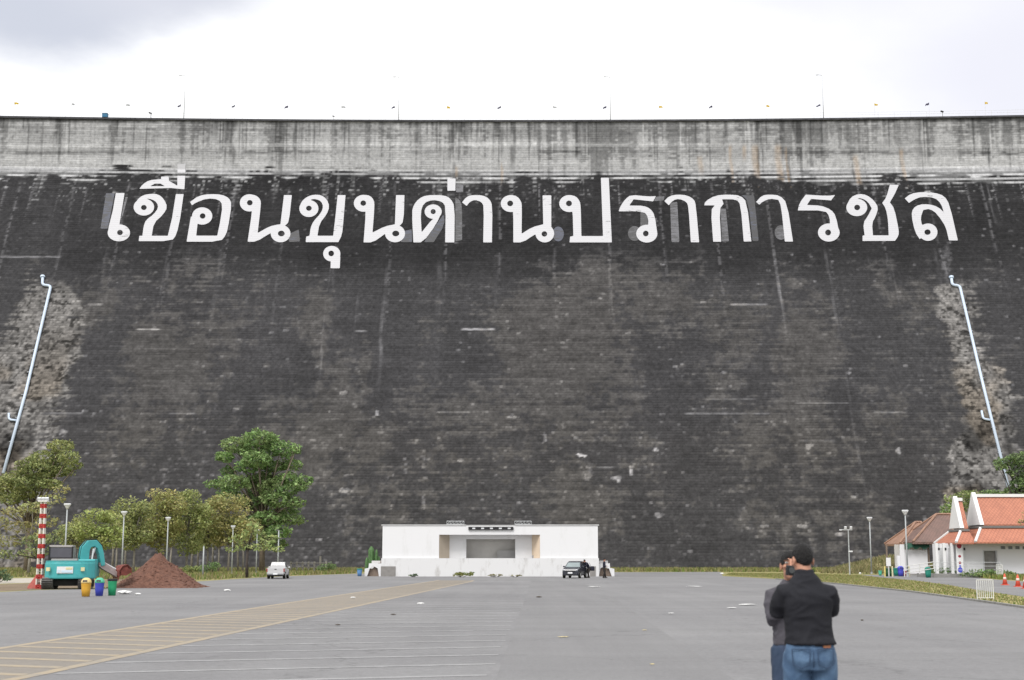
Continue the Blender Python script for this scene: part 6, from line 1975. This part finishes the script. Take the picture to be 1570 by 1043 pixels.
M_jeans = denim("worn_blue_denim", (0.034, 0.072, 0.140), (0.095, 0.165, 0.265))
M_jeans2 = denim("dark_blue_denim", (0.0075, 0.026, 0.055), (0.035, 0.052, 0.095))
M_shoe = mat("dark_shoe_leather", (0.03, 0.028, 0.026), 0.5, 0.2, 10.0)
M_belt = mat("dark_belt_leather", (0.03, 0.022, 0.018), 0.5, 0.2, 10.0)
M_tan = mat("tan_leather_patch", (0.38, 0.16, 0.08), 0.6, 0.1, 10.0)
M_seam = mat("dark_denim_stitching", (0.035, 0.06, 0.11), 0.9, 0.1, 10.0)
M_eyew = mat("eye_white", (0.62, 0.60, 0.57), 0.3, 0.03, 5.0)

def head(mb, c, M):
    """skull, jaw, nose, ears; face looks along -Y before M"""
    T = lambda x, y, z: Vector(c) + M @ Vector((x, y, z))
    mb.ell(T(0, .008, .03), (.066, .090, .090), 20, 14, M)
    mb.ell(T(0, -.022, -.045), (.058, .066, .072), 18, 12, M)
    mb.ell(T(0, -.05, -.088), (.032, .034, .028), 14, 8, M)
    mb.tube([T(0, -.088, .022), T(0, -.105, -.012), T(0, -.112, -.026)], [.009, .013, .015], 8)
    mb.ell(T(-.012, -.098, -.03), (.01, .012, .009), 8, 6, M); mb.ell(T(.012, -.098, -.03), (.01, .012, .009), 8, 6, M)
    mb.ell(T(0, -.09, -.058), (.024, .012, .007), 10, 6, M); mb.ell(T(0, -.089, -.068), (.021, .012, .007), 10, 6, M)
    for s in (-1, 1):
        mb.ell(T(s * .073, .012, -.002), (.011, .022, .034), 12, 8, M)
        mb.ell(T(s * .075, .008, -.028), (.009, .012, .014), 8, 6, M)
        mb.ell(T(s * .045, -.068, -.01), (.022, .02, .018), 10, 6, M)
        mb.tube([T(s * .012, -.086, .037), T(s * .036, -.085, .043), T(s * .058, -.070, .036)], [.008, .010, .007], 6)
def face_parts(t, c, M):
    T = lambda x, y, z: Vector(c) + M @ Vector((x, y, z))
    for s in (-1, 1):
        f = MB(); f.ell(T(s * .032, -.0815, .020), (.014, .009, .008), 12, 8, M); e_ = f.build("eye", M_eyew, t, smooth=True)
        f = MB(); f.ell(T(s * .032, -.0885, .020), (.006, .004, .0065), 10, 6, M); f.build("iris", M_hair, e_, smooth=True)
        f = MB(); f.tube([T(s * .012, -.0935, .042), T(s * .034, -.0955, .048), T(s * .056, -.080, .042)], [.004, .0055, .0035], 6); f.build("eyebrow", M_hair, t, smooth=True)
    f = MB(); f.ell(T(0, -.1005, -.063), (.021, .0035, .0018), 10, 6, M); f.build("mouth", M_tan, t, smooth=True)
def hair(t, c, M, seed, fringe=0.055, nape=-.045):
    T = lambda x, y, z: Vector(c) + M @ Vector((x, y, z))
    h = MB()
    rings = []
    n = 36
    rg = random.Random(seed)
    for i in range(15):
        ph = i / 14
        rr = []
        for k in range(n):
            a = 2 * math.pi * k / n
            back = (math.sin(a) + 1) / 2                     # 1 at the nape, 0 over the forehead
            side = abs(math.cos(a))
            low = fringe + (nape - fringe) * back ** 1.2 - .0 * side
            if side > .75 and back < .62: low = min(low, .0)
            low += .006 * math.sin(k * 5.1) 
            z = low + (.125 - low) * math.sin(ph * math.pi / 2)
            zz = (z - .03) / .100
            f = math.sqrt(max(0.0, 1 - min(1, zz * zz)))
            bulge = .010 + .004 * math.sin(k * 3 + i * 1.7)
            if ph < .06: bulge = .001
            rr.append(T((.063 + bulge) * f * math.cos(a), .008 + (.091 + bulge) * f * math.sin(a), z))
        rings.append(rr)
    h.loft(rings)
    o = remeshed("hair", h, M_hair, t, .006, 2, .0035, 60, (1, 1, .5), seed)
    return o

def adult(t, spec):
    """spec holds joints; front of the body is -Y"""
    s = spec
    v = Vector
    b = MB()
    HM_ = Matrix.Rotation(s.get("turn", 0), 3, "Z") @ Matrix.Rotation(s.get("nod", 0), 3, "X")
    head(b, s["head"], HM_)
    nk = v(s["neck"])
    b.tube([nk + v((0, .012, -.07)), nk + v((0, .005, .02)), v(s["head"]) + v((0, .015, -.03))], [.066, .056, .055], 16)
    b.eloft([(x, y, z, rx * .90, ry * .88) for x, y, z, rx, ry in s["torso"]], 22)
    for sd in ("L", "R"):
        sh, el, wr_ = [v(q) for q in s["arm" + sd]]
        b.tube([sh, sh.lerp(el, .5), el, el.lerp(wr_, .35), wr_], [.052, .046, .040, .038, .027], 12)
        hd_ = s["hand" + sd]
        b.tube([wr_, wr_ + v(hd_[0]).normalized() * .02], [.026, .022], 10)
        hand(b, wr_ + v(hd_[0]).normalized() * .012, *hd_, s=1.0, curl=hd_[3] if len(hd_) > 3 else .9) if len(hd_) == 3 else hand(b, wr_ + v(hd_[0]).normalized() * .012, hd_[0], hd_[1], hd_[2], 1.0, hd_[3])
        hp, kn, an = [v(q) for q in s["leg" + sd]]
        b.tube([hp, hp.lerp(kn, .5), kn, kn.lerp(an, .4), an], [.088, .076, .055, .052, .037], 14)
        b.tube([an, an + v((0, -.05, -.04)), an + v((0, -.15, -.05))], [.038, .036, .028], 10)
    vx = s.get("voxel", .007)
    remeshed("body", b, M_skin, t, vx, 5)
    # upper garment: torso shell and sleeves
    g = MB()
    g.eloft(s["torso"], 28, 2.25)
    if "collar" in s:
        c = s["collar"]
        g.eloft([(c[0], c[1], c[2] - .05, .094, .084), (c[0], c[1], c[2], .070, .068), (c[0], c[1], c[2] + .032, .067, .066)], 20)
    for sd in ("L", "R"):
        sh, el, wr_ = [v(q) for q in s["arm" + sd]]
        inn = v((s["torso"][-2][0] * .5 + sh.x * .45, sh.y, sh.z + .012))
        g.tube([inn, sh, sh.lerp(el, .5), el, el.lerp(wr_, .45), wr_.lerp(el, .10)], [.070, .073, .067, .061, .054, .043], 16)
    remeshed("shirt" if not s.get("jacket") else "jacket", g, s["top_m"], t, vx * 1.25, 6, s.get("wr", .006), 8.0, (1, 1, 1.5), s["seed"])
    # trousers
    g = MB()
    g.eloft(s["hips"], 28, 2.3)
    for sd in ("L", "R"):
        hp, kn, an = [v(q) for q in s["leg" + sd]]
        g.tube([hp + v((0, .0, .02)), hp.lerp(kn, .3), hp.lerp(kn, .65), kn, kn.lerp(an, .4), an.lerp(kn, -.02)], [.102, .104, .094, .080, .076, .070], 18)
    tro = remeshed("trousers", g, s["leg_m"], t, vx * 1.25, 5, s.get("wr2", .005), 9.0, (1, 1, .9), s["seed"] + 4)
    for sd in ("L", "R"):
        an = v(s["leg" + sd][2])
        g = MB(); g.eloft([(an.x, an.y - .06, .0, .045, .135), (an.x, an.y - .06, .03, .05, .14), (an.x, an.y - .05, .06, .045, .12), (an.x, an.y - .005, .10, .038, .06)], 18, 2.2)
        g.build("shoe", M_shoe, t, smooth=True)
    hair(t, s["head"], HM_, s["seed"], s.get("fringe", .06), s.get("nape", -.05))
    return HM_, tro

YN = FPX / 206.0 / cT
nb_ = pt(1235, 858, YN)
near = thing("person", "man from behind in a black long-sleeved shirt and blue jeans, head bowed", "person", (nb_.x, YN, 0), R(180))
sp1 = dict(seed=3, head=(.014, -.035, 1.592), neck=(.012, -.01, 1.475), nod=R(14), turn=R(8), collar=(.012, .0, 1.492), fringe=.055, nape=-.072,
  torso=[(-.016, .004, .985, .187, .146), (-.015, .004, 1.0, .184, .143), (-.006, .0, 1.08, .168, .124), (0, .005, 1.2, .172, .124), (.002, .012, 1.30, .188, .124), (.004, .014, 1.36, .172, .110), (.006, .010, 1.415, .132, .088), (.008, .008, 1.462, .098, .075), (.010, .006, 1.49, .072, .066)],
  armL=[(-.166, .012, 1.352), (-.192, -.06, 1.235), (-.07, -.27, 1.225)], armR=[(.176, .012, 1.352), (.208, -.055, 1.225), (.08, -.27, 1.215)],
  handL=[(.7, -.5, .25), (.3, .2, .9), (.1, -.8, .5), .8], handR=[(-.7, -.5, .25), (-.3, .2, .9), (-.1, -.8, .5), .8],
  legL=[(-.098, 0, .90), (-.118, -.02, .49), (-.125, .0, .085)], legR=[(.084, 0, .90), (.098, -.02, .49), (.105, .0, .085)],
  hips=[(-.006, .006, .80, .165, .120), (-.006, .012, .87, .184, .136), (-.008, .008, .95, .180, .128), (-.012, .0, 1.03, .160, .108)],
  top_m=M_shirt, leg_m=M_jeans, wr=.007, wr2=.006)
HMn, tro = adult(near, sp1)
# back pockets, belt and label on the jeans (the back is +Y)
g = MB(); g.eloft([(-.013, 0, .975, .180, .128), (-.013, 0, 1.008, .176, .124)], 30); g.build("belt", M_belt, near)
for x in (-.098, .082):
    g = MB()
    pk_ = [(x - .062, .955), (x + .062, .955), (x + .056, .845), (x, .820), (x - .056, .845)]
    for i in range(5):
        a, b = pk_[i], pk_[(i + 1) % 5]
        ys_ = lambda q: .010 + .148 * math.sqrt(max(0, 1 - ((q[0] + .007) / .215) ** 2))
        g.cyl((a[0], ys_(a), a[1]), (b[0], ys_(b), b[1]), .0035, n=5)
    g.build("pocket_seam", M_seam, tro)
g = MB(); g.cyl((-.008, .128, .975), (-.006, .160, .87), .004, n=5); g.cyl((-.006, .160, .87), (-.006, .11, .79), .004, n=5); g.build("centre_seam", M_seam, tro)
g = MB(); g.box((-.11, .112, .978), (.06, .02, .03), rz=R(24)); g.build("leather_patch", M_tan, tro)
for x in (-.16, .14, -.01):
    g = MB(); g.box((x, .125 if abs(x) < .1 else .072, .99), (.012, .012, .05), rz=R(-35 if x > .1 else (35 if x < -.1 else 0))); g.build("belt_loop", M_jeans, tro)
# second man, facing us
YF = FPX / 183.0 / cT
fb_ = pt(1214, 858, YF)
far = thing("person", "man in a grey jacket facing the camera with a black device before his chin", "person", (fb_.x, YF, 0), 0)
sp2 = dict(seed=9, head=(-.024, -.03, 1.545), neck=(-.012, -.005, 1.405), nod=R(-6), turn=R(-6), jacket=True, collar=(-.01, 0, 1.40), fringe=.062, nape=-.06,
  torso=[(.01, 0, .895, .178, .125), (.01, 0, .91, .18, .127), (.006, 0, 1.0, .175, .122), (0, .0, 1.13, .182, .126), (0, .0, 1.23, .190, .126), (-.002, 0, 1.30, .178, .110), (-.006, 0, 1.355, .135, .086), (-.008, 0, 1.39, .098, .074), (-.01, 0, 1.42, .074, .066)],
  armL=[(-.172, 0, 1.298), (-.192, -.05, 1.11), (-.070, -.235, 1.335)], armR=[(.172, 0, 1.298), (.206, -.05, 1.09), (.085, -.24, 1.375)],
  handL=[(.25, -.05, 1.0), (1, .1, 0), (.1, -1, .2), .75], handR=[(-.35, -.05, 1.0), (-1, .1, 0), (-.1, -1, .2), .75],
  legL=[(-.09, 0, .86), (-.10, -.03, .47), (-.105, .01, .085)], legR=[(.09, 0, .86), (.10, -.03, .47), (.105, .01, .085)],
  hips=[(.004, .006, .76, .155, .115), (.004, .010, .84, .176, .130), (.004, .006, .90, .174, .126), (.006, .0, .97, .165, .115)],
  top_m=M_jacket, leg_m=M_jeans2, wr=.008, wr2=.006)
HMf, tro2 = adult(far, sp2)
face_parts(far, sp2["head"], HMf)
cb_ = pt(1213, 875, YF - .27)
cd = thing("camera", "small black camera or phone held up before the face of the man in grey", "camera", cb_)
g = MB(); g.box((0, 0, 0), (.088, .030, .082), ry=R(6)); g.build("body", M_black, cd, bevel=.008)
g = MB(); g.cyl((0, -.015, .002), (0, -.034, .002), .026, .024, n=18); g.build("lens", M_glass, cd)

# two small figures by the stage
M_dk = mat("dark_blue_clothes", (0.02, 0.021, 0.035), 0.85, 0.2, 8.0)
M_dk2 = mat("dark_brown_trousers", (0.028, 0.024, 0.022), 0.85, 0.2, 8.0)
M_lil = mat("lilac_grey_cloth", (0.28, 0.24, 0.33), 0.85, 0.1, 8.0)
b3 = G(926.5, 886.5)
p3 = thing("person", "slim figure in dark clothes standing alone before the stage steps on the right", "person", b3, R(70))
sp3 = dict(seed=21, voxel=.014, head=(0, -.03, 1.57), neck=(0, 0, 1.43), nod=R(6), fringe=.05, nape=-.09,
  torso=[(0, 0, .88, .16, .115), (0, 0, 1.0, .155, .11), (0, 0, 1.2, .17, .115), (0, 0, 1.34, .17, .10), (0, 0, 1.40, .12, .08), (0, 0, 1.44, .07, .06)],
  armL=[(-.17, 0, 1.36), (-.20, -.06, 1.09), (-.14, -.27, 1.02)], armR=[(.17, 0, 1.36), (.20, .02, 1.09), (.18, -.06, .84)],
  handL=[(.4, -.9, 0), (0, 0, -1), (1, 0, 0), .6], handR=[(0, -.15, -1), (-1, 0, 0), (0, -1, 0), .6],
  legL=[(-.085, 0, .85), (-.09, -.05, .46), (-.09, .05, .08)], legR=[(.085, 0, .85), (.09, -.02, .46), (.09, -.08, .08)],
  hips=[(0, 0, .74, .145, .11), (0, .01, .84, .165, .125), (0, 0, .95, .155, .11)], top_m=M_dk, leg_m=M_dk2, wr=.004, wr2=.004)
adult(p3, sp3)
b4 = G(903, 886.3)
p4 = thing("person", "person in dark clothes bending towards the black car at its side", "person", b4, R(-62))
sp4 = dict(seed=27, voxel=.014, head=(0, -.44, 1.48), neck=(0, -.36, 1.36), nod=R(28), fringe=.05, nape=-.07,
  torso=[(0, -.03, .87, .165, .13), (0, -.06, .97, .165, .135), (0, -.15, 1.12, .175, .15), (0, -.25, 1.25, .180, .15), (0, -.31, 1.33, .14, .11), (0, -.35, 1.38, .075, .07)],
  armL=[(-.18, -.27, 1.28), (-.21, -.40, 1.04), (-.12, -.62, 1.00)], armR=[(.18, -.27, 1.28), (.21, -.42, 1.05), (.12, -.64, 1.04)],
  handL=[(.1, -1, 0), (0, 0, -1), (1, 0, 0), .5], handR=[(-.1, -1, 0), (0, 0, -1), (-1, 0, 0), .5],
  legL=[(-.085, 0, .85), (-.10, -.07, .46), (-.12, .08, .08)], legR=[(.085, 0, .85), (.10, -.10, .46), (.11, -.16, .08)],
  hips=[(0, 0, .74, .15, .12), (0, .01, .84, .17, .135), (0, -.03, .95, .16, .125)], top_m=M_dk, leg_m=M_dk2, wr=.004, wr2=.004)
adult(p4, sp4)
bag = thing("shoulder_bag", "dark bag hanging at the hip of the person bending to the car", "bag", (b4.x + .30, b4.y + .05, .62))
g = MB(); g.eloft([(0, 0, 0, .17, .10), (0, 0, .06, .20, .12), (0, 0, .32, .19, .11), (0, 0, .40, .15, .07)], 16, 2.8); g.build("pouch", M_dk, bag, smooth=True)
g = MB(); g.tube([(-.13, 0, .38), (-.20, 0, .58), (-.28, .0, .70)], .015, 6); g.build("strap", M_black, bag)

# ------------------------------------------------------------------ fence at the foot of the dam, litter
M_fpost = mat("pale_concrete_fence_post", (0.34, 0.32, 0.29), 0.85, 0.15, 4.0)
f0, f1 = pt(446, 868, 184), pt(500, 868, 184)
f0.z = f1.z = 0
ft = thing("low_fence", "low fence of pale concrete posts and rails at the dam foot, right of the pickup", "fence", f0)
nfp = 7
for q in range(nfp):
    p_ = (f1 - f0) * q / (nfp - 1)
    hgt = 2.0 if q == 5 else 1.35
    mb = MB(); mb.box(p_ + Vector((0, 0, hgt / 2)), (.22, .2, hgt)); mb.build("post", M_fpost, ft)
for z in (.6, 1.15):
    mb = MB(); mb.cyl(Vector((0, -.12, z)), (f1 - f0) + Vector((0, -.12, z)), .055, n=6); mb.build("rail", M_fpost, ft)
M_litter = mat("white_litter_plastic", (0.68, 0.68, 0.67), 0.6, 0.1, 10.0)
M_litter2 = mat("yellowish_litter_paper", (0.50, 0.42, 0.22), 0.7, 0.15, 10.0)
M_litter3 = mat("dark_dry_leaf", (0.06, 0.045, 0.03), 0.8, 0.2, 10.0)
LIT = [(190.5, 911.5, .85, .30, 0, "flat white sack on the asphalt right of the green bin"), (211.5, 913, .34, .16, 0, "white scrap in front of the dirt pile"), (195, 901, .8, .22, 0, "pale torn bag at the left foot of the dirt pile"),
       (348.5, 907, .40, .16, 0, "white scrap alone on the asphalt below the black trunked tree"), (645, 927.5, .30, .12, 0, "white scrap right of the yellow hatching below the stage"), (541, 918, .26, .1, 0, "white scrap lying on the far yellow hatching"),
       (912, 900.5, .9, .06, 0, "pale flattened scrap on the asphalt below the black car"), (1064, 900, 1.1, .06, 0, "long pale scrap on the asphalt right of the stage"), (1146, 928.5, .75, .07, 0, "widest white scrap left of the two men"), (1122, 933.5, .36, .05, 0, "small pale scrap just left of the widest scrap"),
       (1029, 942, .22, .05, 0, "small pale scrap in the middle of the right half of the asphalt"), (864, 978.5, .26, .03, 1, "yellowish paper strip on the asphalt near the bottom centre"), (1000, 1021, .09, .03, 1, "yellow leaf scrap near the bottom edge"), (1322, 953, .10, .06, 2, "single dark leaf on the asphalt right of the man in black"),
       (1107, 881, .5, .3, 0, "white bag at the left tip of the grass verge"), (1319, 881.5, .3, .45, 0, "upright white scrap on the verge right of the men"), (988, 968, .12, .03, 1, "tiny pale scrap left of the man in black"), (603, 944, .2, .06, 2, "dark leaf on the parking lines left of centre"), (518, 960, .16, .05, 2, "dark leaf on the parking lines near the yellow hatching"), (826, 917, .3, .1, 2, "dark leaf on the asphalt below the black car")]
rg = random.Random(3)
for (px, py, w_, h_, kd, lab) in LIT:
    t = MB()
    n = 14; h_ *= .55; w_ *= .9
    rings = []
    for i in range(6):
        ph = math.pi * (.03 + .94 * i / 5)
        rings.append([Vector((math.sin(ph) * math.cos(a) * w_ / 2 * rg.uniform(.7, 1.15), math.sin(ph) * math.sin(a) * w_ * .35 * rg.uniform(.6, 1.2), h_ / 2 - math.cos(ph) * h_ / 2 * rg.uniform(.75, 1.1))) for a in [2 * math.pi * q / n for q in range(n)]])
    t.loft(rings)
    o = t.build("litter_scrap", (M_litter, M_litter2, M_litter3)[kd], None)
    o.location = G(px, py) + Vector((0, 0, .02))
    tag(o, lab, "litter", "litter on the forecourt")
